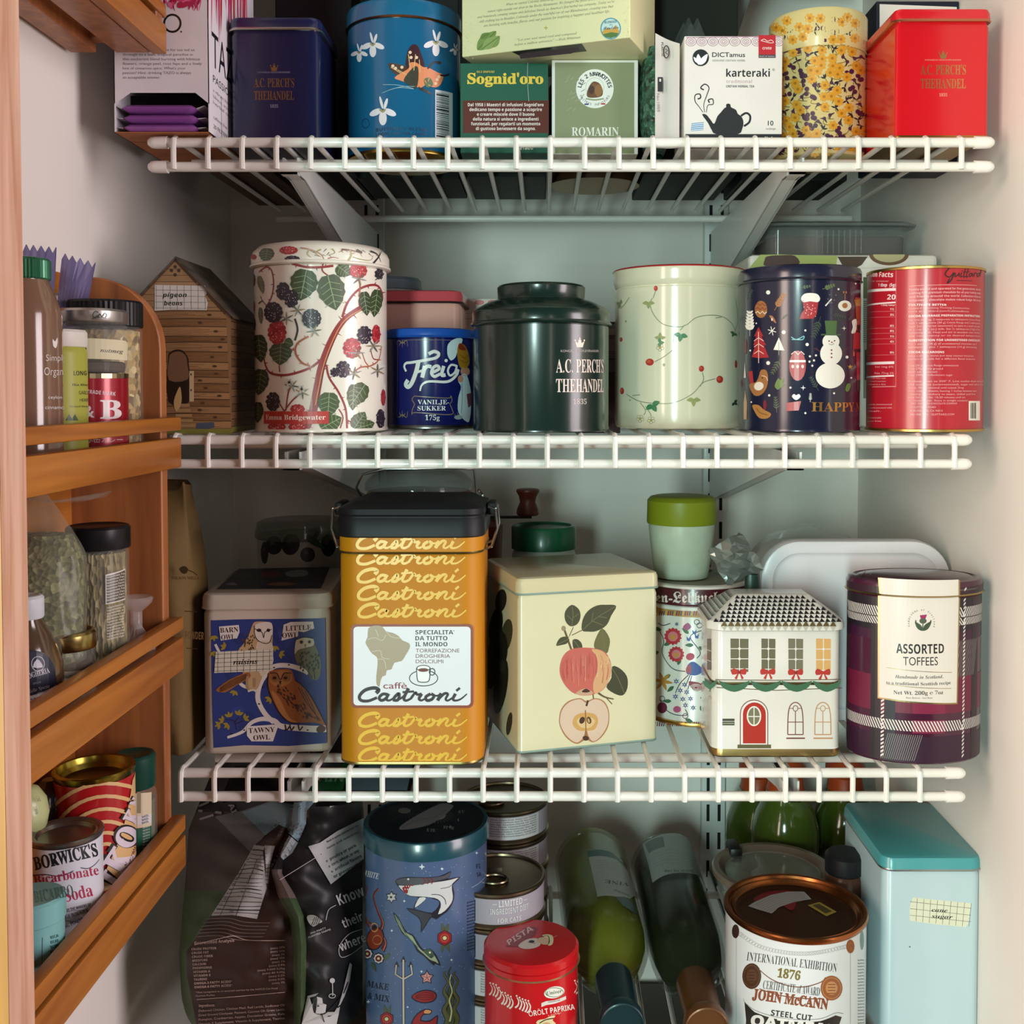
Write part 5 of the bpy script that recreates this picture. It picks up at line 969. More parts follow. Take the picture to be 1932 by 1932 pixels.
    a.ell(563, 1190, 11, 8, k); a.ell(622, 1190, 11, 8, k); a.poly([(585, 1205), (602, 1205), (594, 1232)], '#3a2a20'); a.line([(540, 1165), (575, 1165), (595, 1200), (615, 1165), (655, 1165)], 5, k); a.line([(530, 1165), (528, 1230), (545, 1290), (585, 1370), (640, 1425), (700, 1432)], 5, k); a.line([(672, 1200), (720, 1240), (770, 1310), (840, 1445)], 5, k)
    for i in range(70): t = rnd.random(); x = 560+t*190+rnd.uniform(-10, 40); y = 1240+t*170+rnd.uniform(-20, 20); a.ell(x, y, 4, 9, '#4a2a1a', -35, n=7)
    for d in (0, 26, 52): a.line([(690+d*.7, 1240+d*.4), (740+d*.6, 1330+d*.4), (810-d*.3, 1420)], 4, '#4a2a18')
    for x in (620, 645, 690): a.line([(x, 1440), (x+8, 1470), (x+24, 1450)], 7, k)
    for p, t1, t2, x, y, w1, w2 in (([(265, 915), (372, 906), (376, 945), (362, 978), (275, 990)], 'BARN', 'OWL', 272, 948, 98, 74), ([(612, 905), (650, 890), (770, 888), (776, 925), (720, 945), (690, 940), (690, 968), (600, 990)], 'LITTLE', 'OWL', 622, 938, 140, 86), ([(415, 1450), (560, 1440), (582, 1450), (572, 1480), (555, 1530), (440, 1530), (415, 1500)], 'TAWNY', 'OWL', 424, 1486, 142, 90)):
        a.k = 11; a.poly(p, '#e6e0da'); a.k = 12; a.text(t1, x, y, w1, 27, '#3a1418', 'b', rot=3); a.text(t2, x+(6 if t1 != 'LITTLE' else -18)+(20 if t1 == 'TAWNY' else 0), y+38, w2, 27, '#3a1418', 'b', rot=3)
    a.k = 13; tri_note(a, 240, 1050, 552, 1164, -14, 9, 5); a.text('raisins', 342, 1118, 132, 26, '#1c1a1c', 'i', bold=.015, rot=2)
def art_l(b, sf):
    a = Art(b, toplane(0, 0, ztp), Z9); a.poly([(250, 716), (372, 606), (860, 596), (812, 712)], '#1c2438'); a.k = 1; a.poly([(300, 668), (352, 620), (850, 610), (830, 662)], '#202a2e'); a.poly([(300, 676), (280, 700), (810, 700), (815, 672)], '#2a3052'); a.k = 2
    for p, c in (([(480, 630), (560, 618), (600, 640), (520, 655)], '#7a3030'), ([(620, 625), (720, 612), (740, 640), (650, 650)], '#8a9a9a'), ([(360, 640), (420, 625), (440, 650), (380, 660)], '#2e4a38'), ([(520, 690), (600, 678), (680, 688), (600, 698)], '#a0743c'), ([(300, 690), (340, 680), (360, 695)], '#9a98a0')): a.poly(p, c, 3)
cw = '#d2c6b6'; root, _ = box_tin('biscuit_tin', 'cream square tin with three painted owls on blue and a note reading raisins', 'tin', 381, 619, OY, .122, zt3, zs, ztp, tin(cw), tin(cw), yaw=R(4), rad=.009, art=art, art_lid=art_l, foot=tin('#c4b8a8'))
# olive tin behind the owl tin
Yc, r = 1.035, .042; cx = xx(572, Yc); z1 = zy(990, Yc-r); b = MB(); root = thing('olive_tub', (cx, Yc, zt3), 'round tub pictured with dark olives behind the owl tin', 'tub')
b.loft(cx, Yc, [(.002, zt3), (0, zt3+.003), (0, z1-.014)], circ(r), paint('#c8c2b4', .4)); a = Art(b, Oval(cx, Yc, r), Z9)
for x, y, rx, ry, ro in ((560, 480, 45, 50, 0), (650, 475, 48, 58, 15), (850, 480, 40, 60, 0), (510, 520, 20, 60, 0), (740, 530, 40, 40, 0)): a.k = 0; a.ell(x, y, rx, ry, '#2a2226', ro); a.k = 1; a.ell(x-rx*.2, y-ry*.3, rx*.3, ry*.25, '#5a4a50', ro)
a.k = 1; a.leaf(720, 420, 830, 500, .3, '#4a6a3a'); a.leaf(800, 400, 760, 470, .3, '#3f5a34'); b.build('body', root)
b = MB(); b.loft(cx, Yc, [(-.002, z1-.016), (-.0025, z1-.013), (-.0005, z1-.002), (.004, z1)], circ(r), film('#6f7a6a', .55, .1)); b.build('lid', root)
# swing-top jar behind the coffee tin
def swing_jar():
    Yc, r = .985, .050; cx = xx(792, Yc); zb, zt = zt3, zy(893, Yc-r); g = film('#7f8885', .45, .05); root = thing('swing_top_jar', (cx, Yc, zb), 'glass swing-top jar with a wire bail behind the orange coffee tin', 'jar')
    b = MB(); b.loft(cx, Yc, [(.008, zb), (.002, zb+.004), (0, zb+.012), (0, zt-.055), (.004, zt-.045), (.006, zt-.030), (.002, zt-.028), (.002, zt-.022), (.008, zt-.021)], circ(r), g); b.build('body', root)
    b = MB(); b.loft(cx, Yc, [(.010, zb+.006), (.004, zb+.012), (.004, zt-.065), (.008, zt-.060)], circ(r), speck('dark_beans', ['#1a1310', '#2a1e18', '#0e0b0a'], 160, .5)); b.build('contents', root)
    b = MB(); b.loft(cx, Yc, [(.006, zt-.0195), (.001, zt-.018), (.001, zt-.012), (.003, zt-.009), (.008, zt-.004), (.014, zt-.001), (.02, zt)], circ(r), g); b.build('lid', root)
    b = MB(); b.loft(cx, Yc, [(.004, zt-.022), (.0025, zt-.0208), (.004, zt-.0195)], circ(r), paint('#c08a62', .5)); b.build('rubber_seal', root)
    m = paint('#b4b4b2', .2, 1); b = MB(); R_ = r+.002
    b.tube([(cx-R_, Yc, zt-.026), (cx-R_-.004, Yc-.008, zt-.016), (cx-R_+.002, Yc-.012, zt-.004), (cx-.03, Yc-.014, zt+.001), (cx+.03, Yc-.014, zt+.002), (cx+R_-.001, Yc-.012, zt+.001), (cx+R_+.001, Yc-.010, zt-.02), (cx+R_+.001, Yc-.008, zt-.036)], .0012, m, 8)
    b.tube([(cx-R_-.002, Yc-.01, zt-.024), (cx-R_-.001, Yc-.018, zt-.032), (cx-R_+.006, Yc-.02, zt-.03)], .0011, m, 8); b.tube([(cx+R_+.003, Yc-.008, zt-.018), (cx+R_+.007, Yc-.014, zt-.022), (cx+R_+.004, Yc-.016, zt-.036), (cx+R_+.001, Yc-.01, zt-.042), (cx+R_-.001, Yc-.008, zt-.03)], .0012, m, 8)
    b.tube([(cx+(r-.005)*math.cos(t*.2618), Yc+(r-.005)*math.sin(t*.2618), zt-.034) for t in range(24)], .0011, m, 6, closed=True); b.build('wire_bail', root)
swing_jar()
# orange coffee tin
def castroni_word(a, x, y, s, col, sx=1.06):
    T = lambda p: [(x+(u-1010)*s*sx, y+(v-1314)*s) for u, v in p]
    for p, w_, tp in [([(1100, 1274), (1113, 1257), (1090, 1246), (1045, 1258), (1017, 1288), (1023, 1312), (1060, 1316), (1105, 1298)], 17, (1, .7)), ([(1160, 1282), (1135, 1279), (1116, 1298), (1126, 1313), (1148, 1304), (1163, 1279)], 13, None), ([(1164, 1277), (1152, 1306), (1168, 1313), (1192, 1298)], 14, (1, .5)), ([(1190, 1300), (1213, 1276), (1217, 1292), (1208, 1312), (1184, 1310)], 13, None), ([(1208, 1312), (1240, 1290), (1264, 1248)], 9, None), ([(1264, 1248), (1241, 1300), (1252, 1314), (1277, 1303)], 15, (1, .6)), ([(1234, 1269), (1292, 1265)], 9, None), ([(1275, 1304), (1299, 1271), (1308, 1282), (1331, 1278)], 11, None), ([(1331, 1278), (1317, 1304), (1330, 1313), (1348, 1303)], 14, (1, .5)), ([(1376, 1278), (1352, 1294), (1357, 1313), (1381, 1308), (1393, 1288), (1378, 1278)], 13, None), ([(1385, 1284), (1410, 1288), (1428, 1275)], 8, None), ([(1430, 1275), (1411, 1314)], 15, None), ([(1413, 1308), (1445, 1277), (1463, 1280), (1452, 1305), (1463, 1314), (1488, 1298)], 13, (1, .6)), ([(1502, 1277), (1489, 1304), (1500, 1314), (1528, 1306), (1560, 1278)], 14, (1, .35))]: a.line(T(p), w_*s*1.25, col, taper=tp)
    a.line(T([(1506, 1262), (1524, 1246)]), 13*s, col, sm=0)
def coffee_tin():
    Y = .813; x0, x1 = xx(637, Y), xx(909, Y); wd = x1-x0; D = .100; cx, cy = (x0+x1)/2, Y+D/2; zb = zt3; z2, z3, z4 = zy(1046, Y), zy(1012, Y), zy(962, Y)
    og = paint('#c27c0a', .5, 0, 0, .03); root = thing('coffee_tin', (cx, cy, zb), 'tall orange coffee tin with a black clip-down lid', 'coffee tin'); rad = .016
    gd = gold('#8a7a4a', .35); b = MB(); b.loft(cx, cy, [(.0005, zb, gd), (-.0006, zb+.0008, gd), (-.0006, zb+.0026, gd), (0, zb+.0036, og), (0, z2-.002, og), (.001, z2, og)], rrect(wd, D, rad, 8), og)
    a = Art(b, front(Y), Z9); ye = '#e6b62c'; a.STEP = .05
    for x, y in ((1002, 578), (1004, 675), (1006, 768), (1008, 862), (1012, 1448), (1012, 1541), (1012, 1635)): castroni_word(a, x, y, 1, ye)
    a.rrect(970, 902, 1628, 1352, 28, '#8a3a14'); a.k = 1; a.rrect(986, 916, 1614, 1338, 20, '#e6e6ea'); a.k = 2; gy = '#a8977c'
    a.poly([(1065, 925), (1100, 910), (1140, 915), (1160, 940), (1200, 950), (1230, 968), (1250, 990), (1285, 1005), (1288, 1030), (1265, 1070), (1245, 1100), (1205, 1110), (1190, 1145), (1165, 1150), (1160, 1175), (1140, 1185), (1130, 1215), (1125, 1238), (1110, 1225), (1108, 1180), (1115, 1120), (1112, 1080), (1085, 1060), (1065, 1030), (1050, 1000), (1062, 970)], gy, 2); a.k = 3
    for p in (((1062, 985), (1100, 975), (1140, 990), (1160, 960)), ((1085, 1050), (1130, 1045), (1140, 1080), (1180, 1090)), ((1115, 1090), (1150, 1095), (1160, 1140)), ((1105, 930), (1120, 970)), ((1160, 940), (1190, 970), (1240, 978))): a.line(p, 3, '#d0c4ae')
    a.k = 2; k = '#1a1416'
    for i, (t, w_) in enumerate((("SPECIALITA'", 208), ('DA TUTTO', 172), ('IL MONDO', 172))): a.text(t, 1318, 957+32*i, w_, 22, k, 'sb')
    for i, (t, w_) in enumerate((('TORREFAZIONE', 234), ('DROGHERIA', 184), ('DOLCIUMI', 148))): a.text(t, 1320, 1054+29*i, w_, 20, '#6a2a1a')
    a.ring(1362, 1192, 76, 42, 5, k, 26); a.k = 3; a.poly([(1324, 1140), (1398, 1140), (1394, 1195), (1380, 1212), (1340, 1212), (1328, 1195)], '#f4f2f0', 2); a.line([(1324, 1140), (1328, 1195), (1340, 1212), (1380, 1212), (1394, 1195), (1398, 1140)], 5, k); a.k = 4; a.ell(1361, 1138, 38, 17, k); a.k = 5; a.ell(1361, 1138, 33, 13, '#f4f2f0'); a.k = 6; a.ell(1361, 1148, 28, 10, '#6a2a1a'); a.ring(1408, 1158, 15, 18, 5, k, 14); a.k = 5
    a.text('caffè', 1146, 1248, 126, 34, '#8a1a1a'); castroni_word(a, 1012, 1312, 1, '#2a1416'); b.build('body', root)
    b = MB(); b.loft(cx, cy, [(-.0008, z2+.0002, gd), (-.0014, z2+.001, gd), (-.0008, z2+.002, gd), (-.0006, z2+.003, og), (-.0006, z3+.004, og)], rrect(wd, D, rad, 8), og, cap0=False, cap1=False); a = Art(b, front(Y-.0006), Z9); a.STEP = .05; castroni_word(a, 1000, 495, 1, ye); b.build('collar', root)
    bk = paint('#121317', .5, 0, 0); b = MB(); b.loft(cx, cy, [(-.0012, z3-.001), (-.0022, z3), (-.0022, z3+.012), (-.0012, z3+.0135), (-.001, z3+.0150), (-.0022, z3+.0165), (-.0012, z3+.0205), (.004, z4+.002), (.012, z4+.0055), (.020, z4+.006)], rrect(wd, D, rad, 8), bk); b.build('lid', root)
    for sx in (-1, 1):
        xe = cx+sx*(wd/2+.002); b = MB(); b.box(min(xe, xe+sx*.007), max(xe, xe+sx*.007), cy-.014, cy+.014, z3+.012, z3+.022, bk, bev=.002); o = b.build('clasp', root)
        b = MB(); m = paint('#a8a49c', .25, 1)
        for y in (cy-.018, cy+.018): b.tube([(xe+sx*.001, y, z3+.019), (xe+sx*.007, y, z3+.017), (xe+sx*.0085, y, z3+.002), (xe+sx*.004, y, z3-.012), (xe-sx*.001, y, z3-.014)], .0011, m, 8)
        b.tube([(xe+sx*.007, cy-.018, z3+.017), (xe+sx*.007, cy+.018, z3+.017)], .0011, m, 8); b.tube([(xe+sx*.004, cy-.018, z3-.012), (xe+sx*.004, cy+.018, z3-.012)], .0011, m, 8); b.build('wire_loop', o)
coffee_tin()
# apple tin
AY, AYAW = .838, R(16.5); zs, ztp = zy(1124, AY), zy(1091, AY)
def apple_art(b, sf):
    a = Art(b, sf, Z10); lf = '#4a4a32'; v = '#77744e'; st = '#6a5238'
    def lv(pts, ve, c=lf): a.k = 0; a.poly(pts, c, 3); a.k = 1; [a.line(q, 3.5, v) for q in ve]; a.k = 0
    lv([(630, 1035), (600, 1000), (600, 945), (640, 905), (685, 935), (692, 985), (670, 1025)], [[(640, 1030), (648, 970), (642, 915)], [(646, 985), (680, 960)], [(646, 1000), (612, 970)]]); lv([(702, 1060), (705, 1000), (735, 945), (790, 910), (850, 905), (910, 912), (880, 970), (850, 1030), (790, 1065), (740, 1068)], [[(705, 1058), (790, 985), (905, 915)], [(760, 1010), (770, 950)], [(800, 975), (855, 985)], [(770, 1005), (830, 1030)]])
    lv([(545, 1152), (565, 1110), (600, 1098), (625, 1115), (610, 1140), (575, 1150)], [[(550, 1148), (620, 1112)]]); lv([(650, 1170), (645, 1120), (675, 1115), (700, 1140), (702, 1175), (670, 1180)], [[(652, 1120), (690, 1172)]]); lv([(775, 1160), (785, 1110), (825, 1048), (870, 1110), (865, 1170), (850, 1200), (800, 1185)], [[(825, 1055), (830, 1120), (845, 1190)]], '#6a6840'); lv([(850, 1405), (880, 1350), (885, 1280), (930, 1290), (975, 1340), (978, 1410), (950, 1455), (900, 1445)], [[(885, 1290), (925, 1360), (960, 1445)]], '#44452e')
    a.line([(590, 1045), (605, 1085), (640, 1185)], 13, st); a.ell(590, 1048, 14, 16, '#9a8a6a'); a.line([(625, 1095), (650, 1040)], 5, st); a.line([(640, 1090), (705, 1058)], 5, st); a.line([(625, 1100), (610, 1105)], 4, st); a.line([(800, 1440), (840, 1465), (895, 1478)], 14, st, taper=(1, .5)); a.line([(845, 1465), (885, 1508)], 6, st); a.line([(768, 1440), (772, 1475)], 8, st)
    a.k = 2; a.poly([(566, 1310), (580, 1230), (625, 1180), (700, 1165), (790, 1172), (850, 1200), (876, 1270), (872, 1350), (830, 1420), (770, 1450), (700, 1456), (640, 1435), (590, 1380)], '#c9685a', 4); a.k = 3
    a.poly([(760, 1175), (830, 1190), (874, 1260), (872, 1350), (830, 1415), (780, 1445), (770, 1380), (800, 1290), (790, 1220)], '#d9a878', 4); a.k = 4
    for i in range(46): t = rnd.uniform(-1, 1); x = 722+140*t; y0 = 1180+rnd.uniform(0, 60); y1 = y0+rnd.uniform(60, 170); a.line([(x, y0+30*abs(t)), (x+16*t, (y0+y1)/2), (x+6*t, min(y1, 1430-40*abs(t)))], rnd.uniform(3, 8), rnd.choice(['#b8504a', '#d88a70', '#c05c50', '#dba084'] if t < .45 else ['#cf8a68', '#e0bc90', '#c47a5c']), taper=(.3, 1))
    a.k = 5; a.poly([(660, 1445), (720, 1412), (770, 1440), (730, 1455)], '#caa284', 3); a.k = 6; a.poly([(700, 1432), (725, 1414), (752, 1430), (725, 1438)], '#4a2e22', 3)
    a.k = 2; a.poly([(563, 1610), (575, 1540), (620, 1490), (690, 1472), (730, 1490), (780, 1472), (835, 1490), (865, 1550), (862, 1640), (820, 1710), (770, 1740), (725, 1725), (670, 1750), (610, 1715), (575, 1660)], '#b07850', 4); a.k = 3; a.poly([(568, 1610), (580, 1545), (625, 1496), (690, 1478), (728, 1500), (780, 1478), (830, 1496), (860, 1555), (856, 1635), (815, 1704), (770, 1734), (740, 1700), (726, 1640), (712, 1705), (670, 1742), (615, 1708), (580, 1655)], '#dcc0a8', 4); a.k = 4
    a.poly([(645, 1610), (665, 1575), (720, 1560), (780, 1570), (800, 1610), (780, 1660), (735, 1670), (680, 1668), (650, 1640)], '#cfa05c', 3); a.k = 5; a.poly([(668, 1612), (690, 1590), (722, 1600), (755, 1588), (782, 1612), (755, 1648), (722, 1655), (690, 1645)], '#dcbc88', 3); a.k = 6
    a.ell(702, 1606, 16, 22, '#4a3220', 25); a.ell(744, 1606, 14, 22, '#5a3c24', -15); a.ell(742, 1608, 6, 14, '#c8a468', -15); a.line([(722, 1545), (726, 1700)], 7, '#9a6a34'); a.line([(738, 1485), (728, 1520)], 13, '#4a3020'); a.poly([(705, 1708), (725, 1700), (745, 1712), (735, 1728), (715, 1728)], '#4a3020', 2)
def art(b, sf):
    apple_art(b, sf)
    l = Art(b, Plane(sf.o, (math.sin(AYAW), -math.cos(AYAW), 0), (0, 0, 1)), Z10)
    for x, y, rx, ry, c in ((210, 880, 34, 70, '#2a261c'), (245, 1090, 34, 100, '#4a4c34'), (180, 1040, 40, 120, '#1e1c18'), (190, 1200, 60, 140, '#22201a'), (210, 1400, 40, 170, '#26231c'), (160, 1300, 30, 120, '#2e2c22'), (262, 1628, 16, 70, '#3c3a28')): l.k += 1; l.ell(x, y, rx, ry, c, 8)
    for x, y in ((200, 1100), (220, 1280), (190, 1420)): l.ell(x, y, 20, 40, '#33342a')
ac = '#e4dab4'; box_tin('biscuit_tin', 'pale yellow square tin printed with a red apple and a halved apple', 'tin', 978, 1249, AY, .108, zt3, zs, ztp, tin(ac), tin('#ded0a8'), yaw=AYAW, rad=.004, art=art, rim=paint('#93a89c', .35), foot=paint('#93a89c', .4))
# green lidded jar, grinder
Yc, r = 1.06, .0313; cx = xx(1026, Yc-.01); z0, z1 = zy(1042, Yc-r), zy(998, Yc-r); root = thing('spice_jar', (cx, Yc, zt3), 'jar with a dark green screw lid behind the apple tin', 'jar')
b = MB(); b.loft(cx, Yc, [(.002, zt3), (0, zt3+.003), (0, z0-.006), (.003, z0)], circ(r), paint('#cfd4c8', .3)); b.build('body', root); b = MB(); b.loft(cx, Yc, [(-.0005, z0), (-.0005, z1-.002), (.001, z1), (.004, z1), (.005, z1-.002)], circ(r), paint('#12583a', .35, 0, .2)); b.build('lid', root)
Yc = 1.10; cx = xx(905, Yc); zb = zt3; zh = zy(972, Yc); kx = xx(996, Yc); root = thing('coffee_grinder', (cx, Yc, zb), 'hand grinder whose red-brown wooden crank knob shows above the green lid', 'grinder'); rw = wood('red_wood', '#5a2418', '#7a3422', 'Z', 8)
b = MB(); b.loft(cx, Yc, [(0, zb), (0, zb+.09), (.006, zb+.10), (.004, zh-.01), (.012, zh-.004)], circ(.028, 40), rw); b.build('body', root); b = MB(); b.box(cx-.004, kx+.004, Yc-.004, Yc+.004, zh-.003, zh-.0005, paint('#3a3434', .4, .8)); b.build('crank', root)
h_ = zy(922, Yc)-zh; b = MB(); b.loft(kx, Yc, [(.0018, zh), (.0005, zh+.002), (.0012, zh+h_*.25), (.0042, zh+h_*.5), (.0030, zh+h_*.72), (.0002, zh+h_*.9), (.0005, zh+h_*.97), (.003, zh+h_)], circ(.0122, 40), rw); b.build('knob', root)
# gingerbread tin with a white jar on it
Yc, r = .952, .0462; cx = xx(1316, Yc-.02); z1 = zy(1108, Yc-r); z0 = zy(1145, Yc-r)
def art(b, sf):
    a = Art(b, sf, Z10); a.hband(1300, 940, 977, '#b08a4a'); a.hband(1300, 1612, 1642, '#b08a4a'); a.k = 1
    for i in range(34):
        for y in (938, 1611): x = 1130+i*13; a.poly([(x, y+32), (x+5, y+4), (x+12, y+4), (x+7, y+32)], ['#8a2a34', '#3a4a86', '#c9a24a', '#7a2a5a'][i % 4])
    k = '#2a2430'; g = '#3f6a4a'
    for p in ([(1165, 1050), (1200, 1120), (1190, 1200), (1250, 1290), (1330, 1310)], [(1430, 1060), (1360, 1100), (1420, 1190), (1400, 1230)], [(1350, 1330), (1300, 1380), (1270, 1440)], [(1360, 1330), (1330, 1400)], [(1370, 1335), (1345, 1420)], [(1180, 1480), (1200, 1530), (1260, 1570), (1340, 1575), (1330, 1540)], [(1470, 1380), (1510, 1450), (1500, 1540)]): a.line(p, 5, k)
    for x, y, r_ in ((1185, 1060, 200), (1200, 1150, -20), (1170, 1190, 160), (1285, 1270, -70), (1240, 1330, 150), (1350, 1080, 220), (1410, 1160, 30), (1380, 1150, 180), (1260, 1400, 140), (1245, 1490, 180), (1420, 1470, 0), (1420, 1520, 60), (1480, 1420, 20), (1330, 1600, 20)): a.leaf(x, y, x+52*math.cos(R(r_)), y+52*math.sin(R(r_)), .45, g)
    for x, y, s_ in ((1255, 1097, 55), (1275, 1205, 50), (1500, 1200, 46), (1600, 1330, 50)):
        a.k = 2; a.star(x, y, s_, '#b8323c', 14, .84); a.k = 3; a.ell(x, y, s_*.55, s_*.55, '#cf7a8a'); a.k = 4; a.ell(x, y+4, s_*.34, s_*.34, '#c98a4a')
    for i, (x, y) in enumerate(((1275, 1370), (1325, 1390), (1300, 1425), (1338, 1435), (1270, 1462), (1315, 1478), (1362, 1475), (1330, 1515), (1377, 1530), (1480, 1560))): a.k = 2; a.star(x, y, 20, '#2e4a8e', 6, .4); a.k = 3; a.ell(x, y, 5, 5, '#d8d0b8', n=8)
    a.k = 2; a.poly([(1345, 1270), (1380, 1250), (1430, 1290), (1425, 1320), (1380, 1335), (1335, 1315)], '#3f5aa0', 3); a.poly([(1335, 1290), (1360, 1265), (1365, 1320), (1340, 1325)], '#a8505a', 3); a.ell(1360, 1220, 26, 22, '#b83a5a', -15); a.poly([(1315, 1040), (1345, 1015), (1365, 1040), (1340, 1060)], '#9a4a7a', 3)
    for x, y in ((1385, 1070), (1350, 1110), (1400, 1095)): a.poly([(x-14, y-14), (x, y), (x+14, y-18), (x+8, y+16), (x-10, y+12)], '#3a5aa8')
    for i in range(6): t = R(60*i+10); a.leaf(1195, 1370, 1195+60*math.cos(t), 1370+60*math.sin(t), .34, '#b8843c')
    a.ell(1280, 1540, 24, 20, '#b8507a'); a.ell(1190, 1530, 30, 34, '#6a2440'); a.poly([(1350, 1370), (1430, 1385), (1435, 1420), (1380, 1425)], '#8a2a44', 3); a.k = 3
    for i in range(4): a.ring(1395, 1408, 12+i*8, 8+i*5, 2.5, '#e0d8d0', 14)
    for x, y in ((1400, 1010), (1415, 1030), (1190, 1475), (1330, 1580)): a.ring(x, y, 16, 15, 4, k, 14)
    a.star(1278, 1022, 14, '#5a6a8a', 6, .5); a.line([(1165, 1015), (1195, 1030), (1240, 1018)], 5, k)
def art_l(b, sf): a = Art(b, sf, Z10); a.TR = True; a.text('en-Lebkuchen', 1150, 892, 470, 62, '#ded2cc', 'fr', bold=.01)
mr = paint('#4a1220', .3, 0, .25); cyl_tin('biscuit_tin', 'round gingerbread tin with folk flowers and a maroon lettered band', 'tin', 1316, Yc, r, zt3, z0-.0005, z1, paint('#dcdbd4', .28, 0, .2), mr, lip=.0006, art=art, art_lid=art_l, rim=mr, foot=gold('#b08a4a'), lidprof=lambda l: [(-l, z0), (-l-.0004, z0+.001), (-l, z0+.002), (-l, z1-.002, mr), (-l+.0002, z1, paint('#d8d0c8', .4)), (.002, z1+.001, paint('#d8d0c8', .4)), (.004, z1-.001, paint('#6f6a5c', .4)), (.006, z1-.001, paint('#8a8672', .4))])
Yj, r = .962, .0300; cx = xx(1285, Yj); zb = z1-.0008; zl, ztp = zy(992, Yj-r), zy(941, Yj-r); root = thing('storage_jar', (cx, Yj, zb), 'white jar with an olive-green lid standing on the round gingerbread tin', 'jar')
b = MB(); b.loft(cx, Yj, [(.009, zb), (.0065, zb+.001), (.0045, zb+.012), (.001, zl-.008), (.0006, zl-.001)], circ(r), paint('#b8c4b0', .3, 0, .3, .12, 90)); b.build('body', root); b = MB(); b.loft(cx, Yj, [(-.0006, zl-.001), (-.0010, zl), (-.0006, ztp-.004), (.002, ztp-.001), (.006, ztp)], circ(r), paint('#7d8a1c', .4)); b.build('lid', root)
# foil packet and clear bag
def foil():
    root = thing('foil_packet', (.175, .895, zt3), 'crumpled silver-green foil packet between the white jar and white lid', 'packet'); q = random.Random(6)
    P = {}; b = MB(); m1 = paint('#8d9692', .25, .5, 0, .2); n = 9
    TL, TR, BL, BR = (1335, 1040), (1398, 1004), (1372, 1106), (1440, 1072)
    pts = {}
    for j in range(n):
        for i in range(n):
            u, v = i/(n-1), j/(n-1); x = (TL[0]*(1-u)+TR[0]*u)*(1-v)+(BL[0]*(1-u)+BR[0]*u)*v; y = (TL[1]*(1-u)+TR[1]*u)*(1-v)+(BL[1]*(1-u)+BR[1]*u)*v
            pts[i, j] = at(x+q.uniform(-3, 3), y+q.uniform(-3, 3), .885+.018*math.sin(math.pi*u)*math.sin(3*v+1)*-1+q.uniform(-.0035, .0035))
    V = [pts[i, j] for j in range(n) for i in range(n)]; b.add([tuple(p) for p in V]+[tuple(p+Vector((0, .004, 0))) for p in V], [(j*n+i, (j+1)*n+i, (j+1)*n+i+1, j*n+i+1) for j in range(n-1) for i in range(n-1)]+[(n*n+j*n+i, n*n+j*n+i+1, n*n+(j+1)*n+i+1, n*n+(j+1)*n+i) for j in range(n-1) for i in range(n-1)], m1)
    a = Art(b, front(.864), Z10)
    b.build('crimped_top', root, smooth=False)
    x0, x1 = .1665, .1815; b = MB(); zt = zy(1085, .905)
    b.grid(lambda u, v: ((x0+x1)/2+(x1-x0)/2*math.cos(2*math.pi*u)*(1-.25*v**3), .9095+.0085*math.sin(2*math.pi*u)*(1-.6*v*v), zt3+(zt-zt3)*v), 32, 16, paint('#26463c', .35, .2, 0, .2), True); b.build('body', root)
    b = MB(); cl = film('#aab4b0', .32, .1); xa, xb = xx(1372, 1.0), xx(1690, 1.0); z0, z1 = zt3, zy(993, 1.0)
    b.grid(lambda u, v: ((xa+xb)/2+(xb-xa)/2*math.cos(2*math.pi*u)*(1-v**4*.5), 1.02+.02*math.sin(2*math.pi*u)*(1-.4*v), z0+(z1-z0)*v-.012*(v**2)*abs(math.cos(2*math.pi*u))+.003*math.sin(13*u)), 44, 16, cl, True)
    tag(b.build('clear_bag', loc=((xa+xb)/2, 1.0, zt3)), 'clear plastic bag slumped behind the white rounded lid', 'bag')
foil()
# white container standing on its side
def white_box():
    Y = .922; x0, x1 = xx(1434, Y), xx(1794, Y); wd = x1-x0; zt = zy(1020, Y); H = zt-zt3; cx, cz = (x0+x1)/2, zt3+H/2; m = paint('#dedbe0', .35, 0, .1, .02)
    root = thing('plastic_container', (cx, Y, zt3), 'white plastic container on its edge with its rounded lid facing out', 'container')
    def slab(prof, name, mat, w_=wd, h_=H, rad=.034):
        t = MB(); t.loft(0, 0, prof, rrect(w_, h_, rad, 10), mat); b = MB(); b.add([(cx+x, z, cz+y) for x, y, z in t.v], [tuple(reversed(f)) for f in t.f], mat); return b.build(name, root)
    slab([(.012, Y+.078), (.008, Y+.074), (.003, Y+.012)], 'body', paint('#cdd0d0', .3))
    slab([(0, Y+.014), (0, Y+.004), (.0012, Y+.001), (.004, Y), (.0105, Y), (.0125, Y+.0018), (.0145, Y+.002), (.0165, Y+.0018), (.03, Y+.0012)], 'lid', m)
white_box()
